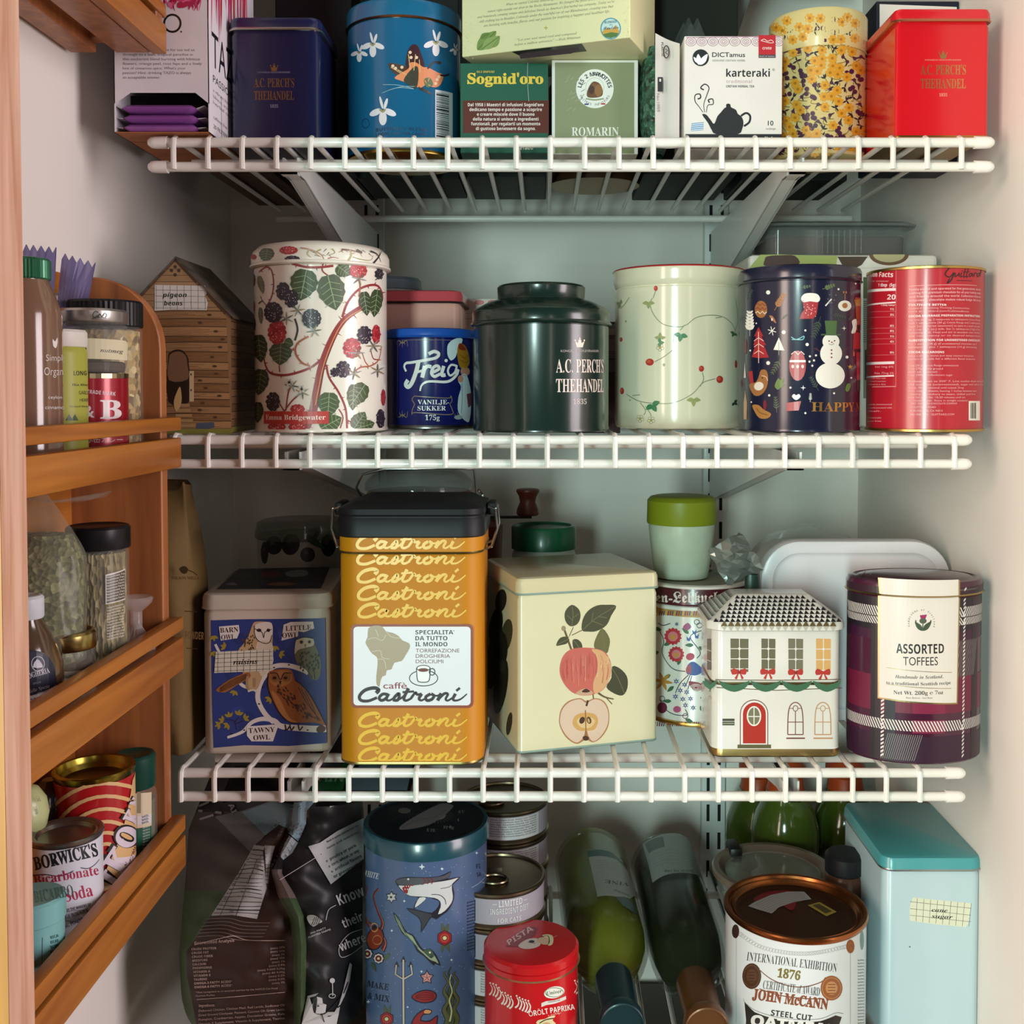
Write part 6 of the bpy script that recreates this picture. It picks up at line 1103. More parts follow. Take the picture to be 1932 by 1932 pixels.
# house-shaped tin
def house():
    Y, D = .831, .068; x0, x1 = xx(1343, Y, 1300), xx(1589, Y, 1300); wd = x1-x0; cx, cy = (x0+x1)/2, Y+D/2; zb = zt3; zm = zy(1288, Y); ze, ztp = zy(1188, Y), zy(1122, Y+.022); wh = tin('#e3dfd8'); gd = gold('#a68c5a', .3)
    root = thing('house_tin', (cx, cy, zb), 'white house-shaped tin with a red door and triangle-patterned roof', 'tin'); rad = .009
    b = MB(); b.loft(cx, cy, [(.001, zb, gd), (0, zb+.001, gd), (0, zb+.0065, gd), (.0004, zb+.0075, wh), (.0004, zm-.002, wh), (.0012, zm-.001, gd), (.0012, zm, gd), (.0004, zm+.001, wh), (.0004, ze, wh), (.001, ze+.001, wh)], rrect(wd, D, rad), wh)
    a = Art(b, front(Y+.0004), Z11); k = '#4a4638'; ol = '#5f5c48'
    def win(x0_, y0_, x1_, y1_, c, fr='#e3dfd8'):
        a.k = 0; a.poly([(x0_, y0_), (x1_, y0_+2), (x1_-1, y1_), (x0_+1, y1_)], c); a.k = 1; xm = (x0_+x1_)/2; h = (y1_-y0_)/3.3; a.line([(xm, y0_), (xm, y1_)], 4, fr, sm=0)
        for i in (1, 2, 3): a.line([(x0_, y0_+h*i), (x1_, y0_+h*i)], 4, fr, sm=0)
        a.k = 2; a.ell(xm, y0_+h, 7, 7, fr, n=8); a.ell(xm, y0_+2*h, 7, 7, fr, n=8)
    def bow(x, y):
        a.k = 3; r_ = '#b8342c'; a.poly([(x, y-4), (x-28, y-18), (x-40, y-4), (x-34, y+14), (x-4, y+8)], r_, 2); a.poly([(x, y-4), (x+28, y-18), (x+36, y-4), (x+30, y+14), (x+4, y+8)], r_, 2); a.poly([(x-6, y+4), (x-2, y+6), (x-12, y+38), (x-24, y+32)], r_); a.poly([(x+6, y+4), (x+2, y+6), (x+12, y+38), (x+22, y+32)], r_); a.ell(x, y+2, 8, 8, '#8a221e', n=10)
    win(470, 804, 560, 970, '#6a664e'); win(624, 804, 694, 972, '#6a664e'); win(758, 804, 832, 975, '#77725c'); win(896, 804, 970, 978, '#d8a868')
    for x, y in ((514, 970), (658, 970), (796, 972), (932, 972)): bow(x, y)
    a.k = 0; a.line([(395, 1010), (700, 1012), (1022, 1008)], 4, gd, sm=0); a.line([(400, 1048), (700, 1062), (1026, 1050)], 4, gd, sm=0); a.k = 1
    for xa, xb in ((330, 405), (412, 566), (570, 722), (724, 876), (880, 1022)):
        xm = (xa+xb)/2; a.poly([(xa, 1014), (xa+22, 1022), (xm, 1036), (xb-22, 1022), (xb, 1014), (xb-14, 1042), (xb-40, 1060), (xm, 1070), (xa+40, 1060), (xa+14, 1042)], '#3f6a4e', 2)
    gr = '#3a2a26'
    def arch(x0_, x1_, yt, yb, c, k_): a.k = k_; xm = (x0_+x1_)/2; r_ = (x1_-x0_)/2; a.poly([(xm+r_*math.cos(t*math.pi/12), yt+r_-r_*math.sin(t*math.pi/12)) for t in range(13)]+[(x0_, yb), (x1_, yb)], c)
    arch(517, 658, 1108, 1332, '#6a2a22', 1); arch(521, 654, 1112, 1332, '#e3dfd8', 2); arch(532, 646, 1122, 1326, '#b02c1e', 3); a.k = 4; a.ell(587, 1190, 36, 50, '#e8e4da', n=26); a.k = 5; a.ell(587, 1190, 29, 43, '#7a765c', n=26); a.k = 6; a.line([(587, 1147), (587, 1233)], 5, '#e8e4da', sm=0); a.line([(558, 1192), (616, 1192)], 5, '#e8e4da', sm=0)
    a.rect(505, 1332, 672, 1350, '#5f5a38'); a.rect(430, 1203, 490, 1214, '#3f3e2e'); a.rect(430, 1217, 490, 1236, '#4f5a44'); a.k = 7; a.line([(432, 1226), (488, 1226)], 3, '#b8b49a', sm=0)
    for xa, xb, c in ((755, 832, '#7a4438'), (890, 970, '#c08e62')):
        a.k = 1; xm = (xa+xb)/2; L = [(xa, 1282), (xa+2, 1190), (xa+12, 1140), (xm, 1122), (xb-12, 1140), (xb-2, 1190), (xb, 1282)]; a.line(L, 5, c); a.line([(xa, 1282), (xb, 1282)], 5, c, sm=0); a.k = 2
        a.line([(xm, 1165), (xm, 1282)], 4, c, sm=0); a.line([(xa, 1220), (xb, 1220)], 4, c, sm=0); a.ring(xm, 1152, 12, 14, 3.5, c, 14); a.line([(xa+6, 1152), (xm-12, 1152)], 3, c, sm=0); a.line([(xm+12, 1152), (xb-6, 1152)], 3, c, sm=0); a.rect(xa-7, 1297, xb+9, 1304, c)
    s = Art(b, Plane((x0+.0004, Y, CZ), (0, -1, 0), (0, 0, 1)), Z11)
    s.rect(354, 805, 374, 960, '#7a6a5a'); s.k = 1; s.line([(364, 805), (364, 960)], 2, '#e3dfd8', sm=0); s.line([(354, 860), (374, 866)], 4, '#e3dfd8', sm=0); s.line([(354, 910), (374, 918)], 4, '#e3dfd8', sm=0); s.k = 0; s.poly([(340, 1000), (380, 1020), (378, 1044), (360, 1046), (345, 1030)], '#3f6a4e'); s.line([(358, 1260), (358, 1120), (366, 1090), (376, 1120), (376, 1270)], 3, '#8a7a5a')
    b.build('body', root)
    b = MB(); oh = .0035; s0 = .021; sh = rrect(wd, D, rad+.002); b.loft(cx, cy, [(-oh+.001, ze-.0005, gd), (-oh, ze, gd), (-oh, ze+.0035, wh), (-oh+.001, ze+.0065, wh), (s0, ztp, wh), (s0+.002, ztp+.0005, wh)], sh, wh)
    zr0 = ze+.0065; run = s0+oh-.001; kk = '#232024'
    def slope(o, U, In, w_):
        V = In*run+Vector((0, 0, ztp-zr0)); L_ = V.length; pl = Plane(o, U, V); a = Art(b, pl); n = 7; hh = L_/n; bw = hh*1.05
        for j in range(n):
            ins = run*j/n; xa, xb = -w_/2+ins+.004, w_/2-ins-.004; c = int((xb-xa)/bw)
            for i in range(c):
                x = xa+(i+.5*(j % 2))*bw
                if x+bw <= xb+.002: a.emit([[(x, hh*j), (x+bw, hh*j), (x+bw/2, hh*(j+1)*.995)]], ink(kk))
        return pl
    slope((cx, cy-D/2-oh+.001, zr0), (1, 0, 0), Vector((0, 1, 0)), wd+2*oh); slope((cx-wd/2-oh+.001, cy, zr0), (0, -1, 0), Vector((1, 0, 0)), D+2*oh)
    a = Art(b, front(cy-D/2-oh-.0004))
    for i in range(17):
        x = cx-wd/2+.006+i*(wd-.012)/17; w_ = (wd-.012)/17; z = ze-CZ; a.emit([[(x, z+.0035), (x+w_, z+.0035), (x+w_/2, z+.0078)]], gd); a.emit([[(x+w_*.1, z+.0032), (x+w_*.5, z-.0002), (x+w_*.9, z+.0032)]], ink('#b8b2a4'))
    b.build('roof_lid', root)
house()
# purple plaid oval tin
def plaid():
    A_, B_ = .0518, .036; Yc = .850; cx = xx(1731, Yc-.01); zb = zt3; zs, ztp = zy(1128, Yc-B_), zy(1099, Yc-B_); gd = gold('#b09a6a', .3); root = thing('toffee_tin', (cx, Yc, zb), 'oval purple plaid toffee tin with a cream label at the right end', 'tin'); sh = oval(A_, B_); bp = tin('#43152f')
    def weave(b, sf, y0, y1, lid=False):
        a = Art(b, sf, Z11); U = A_*1.6; zA, zB = (ztp-.0045, zs+.002) if lid else (zs-.0012, zb+.0015)
        def q(u0, u1, v0, v1, c):
            n = max(1, int((u1-u0)/.004)); a.emit([[(u0+(u1-u0)*i/n, v0), (u0+(u1-u0)*(i+1)/n, v0), (u0+(u1-u0)*(i+1)/n, v1), (u0+(u1-u0)*i/n, v1)] for i in range(n)], ink(c))
        H = zA-zB; rows = [(0, .20, '#1c1420'), (.20, .26, '#3a1030'), (.48, .70, '#6a1836'), (.84, 1, '#31132c')] if not lid else [(0, 1, '#301426')]
        for f0, f1, c in rows: q(-U, U, zA-H*f1, zA-H*f0, c)
        a.k = 1; cols = [(-.046, -.037, '#1b141e'), (-.0335, -.025, '#22202a'), (-.012, .013, '#7d1c40' if not lid else '#3a1830'), (.040, .05, '#2a1626')]
        for u0, u1, c in cols:
            if c == '#7d1c40':
                for f0, f1 in ((.48, .70), (.74, .82)): q(u0, u1, zA-H*f1, zA-H*f0, c)
            else: q(u0, u1, zB, zA, c)
        a.k = 2; n = int(2*U/.0016)
        for i in range(n):                                  # fine twill
            u = -U+i*.0016
            for f0, f1 in ((.26, .48), (.83, .99)):
                if abs(u+.029) < .008 or (abs(u-.027) < .016 and f0 < .4) or (f0 > .8 and u < -.01 and u > -.024): a.emit([[(u, zA-H*f1), (u+.0005, zA-H*f1), (u+.0005+.006, zA-H*f0), (u+.006, zA-H*f0)]], ink('#85807f'))
        a.k = 3; wv = ink('#d8d0cc')
        def hband(f, h):
            for i in range(int(2*U/.0024)): u = -U+i*.0024; a.emit([[(u+.0042, zA-H*f-h), (u+.0054, zA-H*f-h), (u+.0012, zA-H*f), (u, zA-H*f)]] if u < .027 else [[(u, zA-H*f-h), (u+.0012, zA-H*f-h), (u+.0054, zA-H*f), (u+.0042, zA-H*f)]], wv)
        def vband(u0, w_):
            for i in range(int(H/.0030)): z = zA-.0030*(i+1); a.emit([[(u0, z), (u0+w_, z+.0016), (u0+w_, z+.0032), (u0, z+.0016)]], wv)
        if not lid: hband(.055, .0075); hband(.12, .0055); hband(.745, .008)
        vband(-.0365, .0026); vband(.0290, .0022)
    b = MB(); b.loft(cx, Yc, [(.001, zb), (0, zb+.0012), (0, zs-.001), (.001, zs)], sh, bp); sf = Oval(cx, Yc, A_, B_); weave(b, sf, 600, 1440)
    a = Art(b, sf, Z11); a.k = 5; k = '#1e1a1e'; LB = [(1205, 590), (1612, 600), (1600, 1130), (1203, 1100)]; a.poly(LB, gd); a.k = 6; a.poly([(1212, 590), (1605, 598), (1594, 1123), (1210, 1094)], '#dfd6ce'); a.k = 7
    a.poly([(1412, 688), (1448, 684), (1440, 706), (1418, 708)], '#9a2a5a'); a.ell(1428, 716, 18, 14, '#4f5a4a'); a.line([(1428, 730), (1425, 760)], 5, '#4a5a44'); a.leaf(1425, 765, 1388, 720, .4, '#3f4f3c'); a.leaf(1428, 765, 1470, 718, .4, '#3f4f3c'); a.line([(1392, 712), (1398, 745), (1425, 762), (1455, 745), (1468, 712)], 6, '#3f4f3c')
    for i, c in enumerate('GARDINERS of Scotland'): t = R(196-i*10.4); a.text(c, 1424+60*math.cos(t)-3, 722-62*math.sin(t)+5, None, 9, '#5a5a58', 'b', rot=math.degrees(t)-90, al='L')
    a.text('ASSORTED', 1296, 876, 236, 46, k, 'sb'); a.text('TOFFEES', 1330, 936, 172, 42, k); a.line([(1248, 948), (1572, 972)], 2.5, gd, sm=0); a.text('Handmade in Scotland,', 1290, 1000, 238, 16, '#4a4644', 'bi'); a.text('to a traditional Scottish recipe', 1246, 1030, 320, 16, '#4a4644', 'b'); a.line([(1248, 1030), (1568, 1052)], 2.5, gd, sm=0); a.text('Net Wt. 200g ℮ 7oz', 1282, 1080, 246, 19, '#3a3634', 'b'); a.text('Best Before - See Base', 1345, 1102, 130, 8, '#5a5654'); b.build('body', root)
    b = MB(); b.loft(cx, Yc, [(-.001, zs, gd), (-.0022, zs+.0008, gd), (-.001, zs+.0018, gd), (-.001, ztp-.004, bp), (.0005, ztp-.0008, bp), (.004, ztp, bp), (.006, ztp-.001, bp), (.009, ztp+.0004, bp), (.02, ztp+.0018, bp)], sh, bp); sl = Oval(cx, Yc, A_+.001, B_+.001); weave(b, sl, 485, 585, True)
    a = Art(b, sl, Z11); a.k = 5; a.poly([(1205, 500), (1612, 512), (1612, 596), (1212, 580)], gd); a.k = 6; a.poly([(1214, 500), (1604, 510), (1604, 598), (1220, 582)], '#dfd6ce')
    t = Art(b, toplane(0, 0, ztp+.0006), Z11); t.base = .0008; t.poly([(1210, 480), (1250, 466), (1560, 472), (1600, 492)], '#b9aeaa')
    for i in range(11): t.k = 1; t.line([(1120+i*46, 492), (1150+i*44, 466)], 5, '#8a7f84', sm=0)
    b.build('lid', root)
plaid()
PYD = 1720; Art.TR = True
# ------------------------------------------------------------------ bottom shelf
Z13, Z14, Z15, Z16 = (320, 1400, 3.632), (640, 1480, 4.025), (1000, 1440, 3.926), (1330, 1420, 3.209)
zt4 = ZT[3]
class Depth:
    """artwork on a free-form sheet: fn(px, py) gives the sheet's distance"""
    curved = False; Y = F
    def __init__(s, fn): s.fn = fn
    def tr(s, px, py): return (px, -py)
    def pos(s, u, v, off): p = at(u, -v, s.fn(u, -v)); return p-(p-Vector((0, 0, CZ))).normalized()*off
class Lying:
    """cylinder about an arbitrary axis"""
    curved = True
    def __init__(s, p0, d, r): s.p, s.d, s.r = Vector(p0), Vector(d).normalized(), r; s.e = Vector((0, 0, 1)).cross(s.d).normalized(); s.f = s.d.cross(s.e); s.Y = s.p.y
    def tr(s, px, py):
        o = Vector((0, 0, CZ))-s.p; q = ray(px, py); q2 = q-s.d*q.dot(s.d); o2 = o-s.d*o.dot(s.d); A, B, C = q2.dot(q2), 2*q2.dot(o2), o2.dot(o2)-s.r**2
        t = (-B-math.sqrt(max(0, B*B-4*A*C)))/(2*A); h = o+q*t; a = math.atan2(h.dot(s.e), h.dot(s.f)); return (s.r*a, h.dot(s.d))
    def pos(s, u, v, off): a = u/s.r; return s.p+s.d*v+(s.e*math.sin(a)+s.f*math.cos(a))*(s.r+off)
def lathe_axis(mb, p0, d, prof, m, n=56):
    p0, d = Vector(p0), Vector(d).normalized(); e = Vector((0, 0, 1)).cross(d).normalized(); f = d.cross(e); base = len(mb.v)
    for r, h in prof:
        for k in range(n): t = 2*math.pi*k/n; mb.v.append(tuple(p0+d*h+(e*math.cos(t)+f*math.sin(t))*r))
    i_ = mb.mi(m)
    for j in range(len(prof)-1):
        for k in range(n): a = base+j*n+k; b = base+j*n+(k+1) % n; mb.f.append((a, b, b+n, a+n)); mb.m.append(i_)
    mb.f.append(tuple(base+k for k in range(n-1, -1, -1))); mb.m.append(i_); mb.f.append(tuple(base+(len(prof)-1)*n+k for k in range(n))); mb.m.append(i_)
# pet food bag: crumpled plastic, gusset panel to the left, front panel to the right
def pet_bag():
    def mix(pts, y):
        for (y0, x0), (y1, x1) in zip(pts, pts[1:]):
            if y <= y1: return x0+(x1-x0)*max(0, (y-y0)/(y1-y0))
        return pts[-1][1]
    # pixel outlines (zoom px): left silhouette, gusset left edge, gusset right edge, right silhouette
    EL = [(110, 330), (400, 210), (600, 130), (900, 112), (1150, 90), (1450, 66), (1700, 78), (2100, 120)]
    EA = [(110, 540), (560, 735), (700, 600), (880, 500), (1180, 290), (1440, 112), (1600, 120), (2100, 215)]
    EB = [(110, 860), (560, 830), (720, 760), (880, 690), (1050, 740), (1200, 820), (1400, 850), (2100, 850)]
    EC = [(110, 930), (560, 935), (800, 775), (900, 770), (1050, 860), (1200, 925), (1400, 938), (2100, 925)]
    ER = [(110, 1310), (700, 1322), (1200, 1322), (2100, 1322)]
    def zx(E, y): return mix(E, y)
    def depth(px, py):
        x, y = (px-320)*3.632, (py-1400)*3.632; l, a_, b_, c_, r_ = (zx(E, y) for E in (EL, EA, EB, EC, ER)); t = max(0, min(1, (y-300)/1100))
        back = .035*(1-t)**1.4
        if x < a_: u = (x-l)/max(1, a_-l); d = .905-.058*max(0, min(1, u))**.8
        elif x < b_: u = (x-a_)/max(1, b_-a_); d = .847-.004*u-.006*math.sin(math.pi*u)
        elif x < c_: u = (x-b_)/max(1, c_-b_); d = .843-.012*math.sin(math.pi*u*.9)
        else: u = (x-c_)/max(1, r_-c_); d = .840+.055*u**1.5-.010*math.sin(math.pi*min(1, u))
        return d+back+.0018*math.sin(x*.021+y*.012)+.0014*math.sin(y*.03-x*.012)
    root = thing('pet_food_bag', (-.22, .88, zt4), 'crumpled black and brown pet food bag in the lower left corner', 'bag')
    b = MB(); m = paint('#1f1d1e', .45, 0, 0, .1); rows, front_, back_ = 90, [], []
    for j in range(rows):
        y = 110+(2300-110)*j/(rows-1); C = [zx(E, y) for E in (EL, EA, EB, EC, ER)]; X_ = []
        for k, nn in enumerate((10, 12, 5, 14)): X_ += [C[k]+(C[k+1]-C[k])*i/nn for i in range(nn)]
        X_.append(C[4]); n = len(X_)
        for i, x in enumerate(X_):
            px, py = 320+x/3.632, 1400+y/3.632; p = at(px, py, depth(px, py)); p.z = max(p.z, zt4+.004); front_.append(p)
            q = p.copy(); q.y = max(p.y+.002, .93+.03*math.sin(math.pi*i/(n-1))); back_.append(q)
    b.add(front_, [(j*n+i, (j+1)*n+i, (j+1)*n+i+1, j*n+i+1) for j in range(rows-1) for i in range(n-1)], m); b.add(back_, [(j*n+i+1, (j+1)*n+i+1, (j+1)*n+i, j*n+i) for j in range(rows-1) for i in range(n-1)], m); N = n*rows
    b.add(front_+back_, [(i, i+1, N+i+1, N+i) for i in range(n-1)]+[(N+(rows-1)*n+i, N+(rows-1)*n+i+1, (rows-1)*n+i+1, (rows-1)*n+i) for i in range(n-1)]+[(j*n, N+j*n, N+(j+1)*n, (j+1)*n) for j in range(rows-1)]+[((j+1)*n+n-1, N+(j+1)*n+n-1, N+j*n+n-1, j*n+n-1) for j in range(rows-1)], m)
    a = Art(b, Depth(depth), Z13, .0011); brn = paint('#3a2722', .5, 0, 0, .06); a.ks = 6
    dim = paint('#6a5c58', .5, 0, 0, .1); fur = paint('#4c423e', .5, 0, 0, .3, 25); grass = paint('#3f5234', .5, 0, 0, .35, 60); sky = paint('#7d97a2', .7, 0, 0, .06); gry = paint('#6f7072', .7, 0, 0, .06)
    def region(y, i):
        if i < 10: return m if y < 480 else (fur if y < 1010 else grass)
        if i < 22: return brn if y > 560 else m
        if i < 27: return m if y < 870 else (dim if y < 1060 else grass)
        return m
    b.m[:(rows-1)*(n-1)] = [b.mi(region(110+(2300-110)*(j+.5)/(rows-1), i)) for j in range(rows-1) for i in range(n-1)]
    def qpoly(pts, c, k=1):                                    # densified so that it follows the folds
        a.k = k; c = a.c(c); t = tessellate_polygon([[Vector((x, y, 0)) for x, y in pts]])
        def sub(T, d):
            L = [math.hypot(T[i][0]-T[(i+1) % 3][0], T[i][1]-T[(i+1) % 3][1]) for i in range(3)]; g = max(L)
            if g < 26 or d > 11: a.emit([[a.P(*q) for q in T]], c); return
            i = L.index(g); A, B, C = T[i], T[(i+1) % 3], T[(i+2) % 3]; M = ((A[0]+B[0])/2, (A[1]+B[1])/2); sub([A, M, C], d+1); sub([M, B, C], d+1)
        for f in t: sub([pts[i] for i in f], 0)
    qpoly([(310, 510), (500, 470), (700, 400), (1010, 390), (940, 470), (935, 560), (895, 660), (820, 610), (750, 565), (650, 640), (560, 760)], gry); qpoly([(495, 480), (720, 400), (1010, 392), (935, 475), (935, 560), (880, 680), (820, 630), (750, 565), (655, 640)], sky, 2); qpoly([(820, 640), (880, 690), (840, 760), (780, 808), (745, 770)], '#9aa4a8', 2)
    qpoly([(590, 700), (750, 568), (830, 600), (760, 760), (690, 880), (700, 960), (640, 1050), (590, 1215)], brn, 3); wt = paint('#b0aeae', .75)
    qpoly([(580, 705), (650, 715), (640, 760), (650, 860), (665, 1000), (598, 1212), (430, 1185), (285, 1190), (400, 1010), (500, 850)], wt, 4); qpoly([(650, 708), (722, 712), (690, 830), (676, 970), (655, 965), (660, 850)], wt, 4)
    a.k = 5; k = '#1c1a1c'
    for i in range(17): y = 740+i*27; x0 = 575-i*17; a.line([(x0, y), ((x0+650)/2, y+10*math.sin(i)), (650-i*1.5, y+8)], 4 if i % 5 else 8, k)
    a.line([(520, 830), (430, 1010), (345, 1190)], 4, k); a.line([(600, 800), (520, 1010), (455, 1190)], 4, k)
    for i in range(9): a.line([(655, 735+i*26), (700-i*3, 738+i*26)], 4, k, sm=0)
    for i in range(26): a.text(rnd.choice(['Lbs', '½', '1', '¾', '2', 'kg', '5']), 560-(i//2)*19+(i % 2)*80, 740+i*17, None, 10, k, 'sb')
    lt = '#b59c92'; a.k = 4
    for i in range(6): y = 1235+i*24; x0 = 240-i*12; a.line([(x0, y-20), (x0+160, y-28), (x0+280, y), (x0+450, y+4)], 3, '#8f7a72')
    a.line([(170, 1390), (350, 1345), (440, 1330), (540, 1358), (790, 1360)], 5, lt); a.text('Guaranteed Analysis', 170, 1388, 274, 20, lt, 'sb', rot=4)
    rows_ = [('CRUDE PROTEIN', '(min) 37%'), ('CRUDE FAT', '(min) 16%'), ('CRUDE FIBER', '(max) 3%'), ('MOISTURE', '(max) 10%'), ('CALCIUM', '(min) 1%'), ('PHOSPHORUS', '(min) 0.9%'), ('VITAMIN A', '(min) 9,000 IU/kg'), ('VITAMIN E', '(min) 80 IU/kg'), ('TAURINE', '(min) 0.2%'), ('OMEGA-3 FATTY ACIDS*', '(min) 0.5%'), ('OMEGA-6 FATTY ACIDS*', '(min) 3%')]
    for i, (t, v) in enumerate(rows_): a.text(t, 150+i*2, 1428+i*26, 13.0*len(t), 15, lt, 'sb', rot=3); a.text(v, 790, 1412+i*24, 11*len(v), 13, lt, rot=5, al='R')
    for i, t in enumerate(['*Not recognized as an essential nutrient by the AAFCO Cat Food', 'Nutrient Profiles']): a.text(t, 180, 1722+i*24, 560 if i == 0 else 130, 12, lt, rot=3)
    a.line([(185, 1765), (450, 1745), (790, 1715)], 4, lt); a.text('Ingredients:', 200, 1815, 110, 16, lt, 'sb', rot=2)
    for i, t in enumerate(['Deboned Chicken, Chicken Meal, Red Lentils, Sunflower Oil', 'Dried Ground Chickpeas, Flaxseed, Coconut Oil, Green Lentils', 'Pumpkin, Cranberries, Apples, Dandelion Greens, Kale', 'Vitamin E Supplement, Vitamin A Supplement, Taurine']): a.text(t, 200, 1850+i*30, 590, 15, lt, rot=4)
    # right black panel
    w_ = '#b9b6b4'; a.line([(755, 945), (1005, 790)], 4, w_, sm=0); qpoly([(950, 715), (1030, 690), (1150, 610), (1330, 520), (1330, 800), (1105, 975)], wt, 4); a.k = 5
    for i, (t, y) in enumerate((('Made in partner kitchens from the', 690), ('taste and nutrition', 735))): a.text(t, 1080, y, 240, 13, k, 'sb', rot=28)
    a.line([(1035, 770), (1320, 605)], 6, k, sm=0)
    for i, t in enumerate(('poultry or pork', 'corn, wheat, or soy', 'artificial flavors', 'or preservatives')): a.text(('ø  ' if i < 3 else '     ')+t, 1075+i*18, 825+i*36, 235, 20, k, 'sb', rot=28)
    for t, x, y, wd, h in (('Know', 1165, 1120, 190, 72), ('their', 1195, 1275, 145, 60), ('where', 1175, 1435, 190, 60)): a.text(t, x, y, wd, h, w_, 'sb', rot=22)
    a.line([(1330, 1280), (1240, 1310), (1180, 1370), (1160, 1430), (1180, 1475), (1250, 1450), (1330, 1390)], 4, w_); a.line([(1140, 1118), (1090, 1150), (1072, 1220)], 4, w_)
    a.poly([(940, 1200), (960, 1185), (1000, 1190), (1048, 1228), (1020, 1245), (985, 1265), (955, 1240)], w_, 2); a.k = 6
    for i in range(4): a.line([(970+i*16, 1262-i*4), (985+i*14, 1225), (995+i*12, 1200)], 4, '#1f1d1e')
    a.k = 5; a.text('3RD PARTY', 965, 1318, 115, 12, w_, rot=20); a.text('AUDITED FARMS', 950, 1345, 165, 12, w_, rot=20)
    a.k = 5; a.poly([(905, 1932), (945, 1740), (1020, 1720), (1000, 1740), (960, 1752), (975, 1800), (1010, 1745), (1045, 1755), (1050, 1790), (1075, 1800), (1068, 1850), (1130, 1850), (1160, 1800), (1190, 1700), (1235, 1512), (1250, 1525), (1235, 1640), (1200, 1740), (1170, 1800), (1160, 1860), (1130, 2000), (905, 2000)], w_)
    a.k = 6; a.line([(960, 1850), (1060, 1862), (1180, 1740), (1230, 1620)], 8, '#1f1d1e'); a.line([(985, 1930), (990, 1850)], 6, '#1f1d1e', sm=0); a.line([(1060, 1920), (1040, 1860)], 6, '#1f1d1e', sm=0); a.poly([(985, 1770), (1000, 1750), (1012, 1760), (1000, 1860), (985, 1850)], '#1f1d1e', 2); a.line([(1170, 1790), (1210, 1740)], 9, '#1f1d1e', sm=0); a.line([(1150, 1820), (1180, 1800)], 9, '#1f1d1e', sm=0)
    a.k = 5; a.ell(1115, 1635, 18, 18, w_); a.line([(1116, 1650), (1118, 1740)], 6, w_, sm=0); a.ring(1114, 1740, 22, 14, 5, w_, 16)
    a.line([(195, 470), (355, 485)], 16, '#8f8d8c', sm=0); a.line([(200, 440), (270, 410)], 14, '#8f8d8c', sm=0); a.line([(205, 530), (300, 500)], 16, '#8f8d8c', sm=0); a.text('AI', 400, 430, 70, 36, '#8f8d8c', 'sb', rot=-65); a.text('Do', 1100, 450, 100, 40, '#8f8d8c', 'sb', rot=20)
    b.build('body', root, sharp=70)
    # folded-over top, seen through the wires of the shelf above
    z0 = ZR[2]-.034; b = MB(); gs = paint('#0f5a2c', .35, 0, .2); 
    def fold(u, v): return (-.262+.150*u, .862+.10*v, z0-.004+.022*v+.003*math.sin(9*u+4*v))
    nn = 14; V = [fold(i/nn, j/8) for j in range(9) for i in range(nn+1)]; V2 = [(x, y+.004, z-.006) for x, y, z in V]; fs = [(j*(nn+1)+i, j*(nn+1)+i+1, (j+1)*(nn+1)+i+1, (j+1)*(nn+1)+i) for j in range(8) for i in range(nn) if i != 6]; M_ = len(V)
    b.add(V+V2, fs+[tuple(M_+q for q in reversed(f)) for f in fs], m); T = Art(b, Plane((-.262, .862, z0-.004+.006), (1, 0, 0), (0, .977, .215)))
    T.emit([[(.058, 0), (.098, 0), (.098, .10), (.058, .10)]], gs); T.emit([[(.100, 0), (.15, 0), (.15, .10), (.115, .10)]], paint('#5f7480', .4)); T.k = 1
    def tx(t_, u, v, w2, h, c, ang=0):
        vv, f = glyphs(t_, 'sb', 0, 1); l, rr = min(p[0] for p in vv), max(p[0] for p in vv); c_, s_ = math.cos(ang), math.sin(ang)
        T.emit([[(u+((vv[i][0]-l)*w2/(rr-l))*c_-(vv[i][1]*h/.7)*s_, v+((vv[i][0]-l)*w2/(rr-l))*s_+(vv[i][1]*h/.7)*c_) for i in q] for q in f], ink(c))
    tx('GRE-A', .038, .055, .06, .016, '#8f8d8c', -1.2); tx('AN', .064, .05, .026, .016, '#7fa88a'); tx('GRAIN', .060, .012, .036, .016, '#6f9a7c'); tx('FREE', .02, .06, .04, .012, '#6f6d6c', -1.2)
    b.build('folded_top', root, sharp=70)
pet_bag()
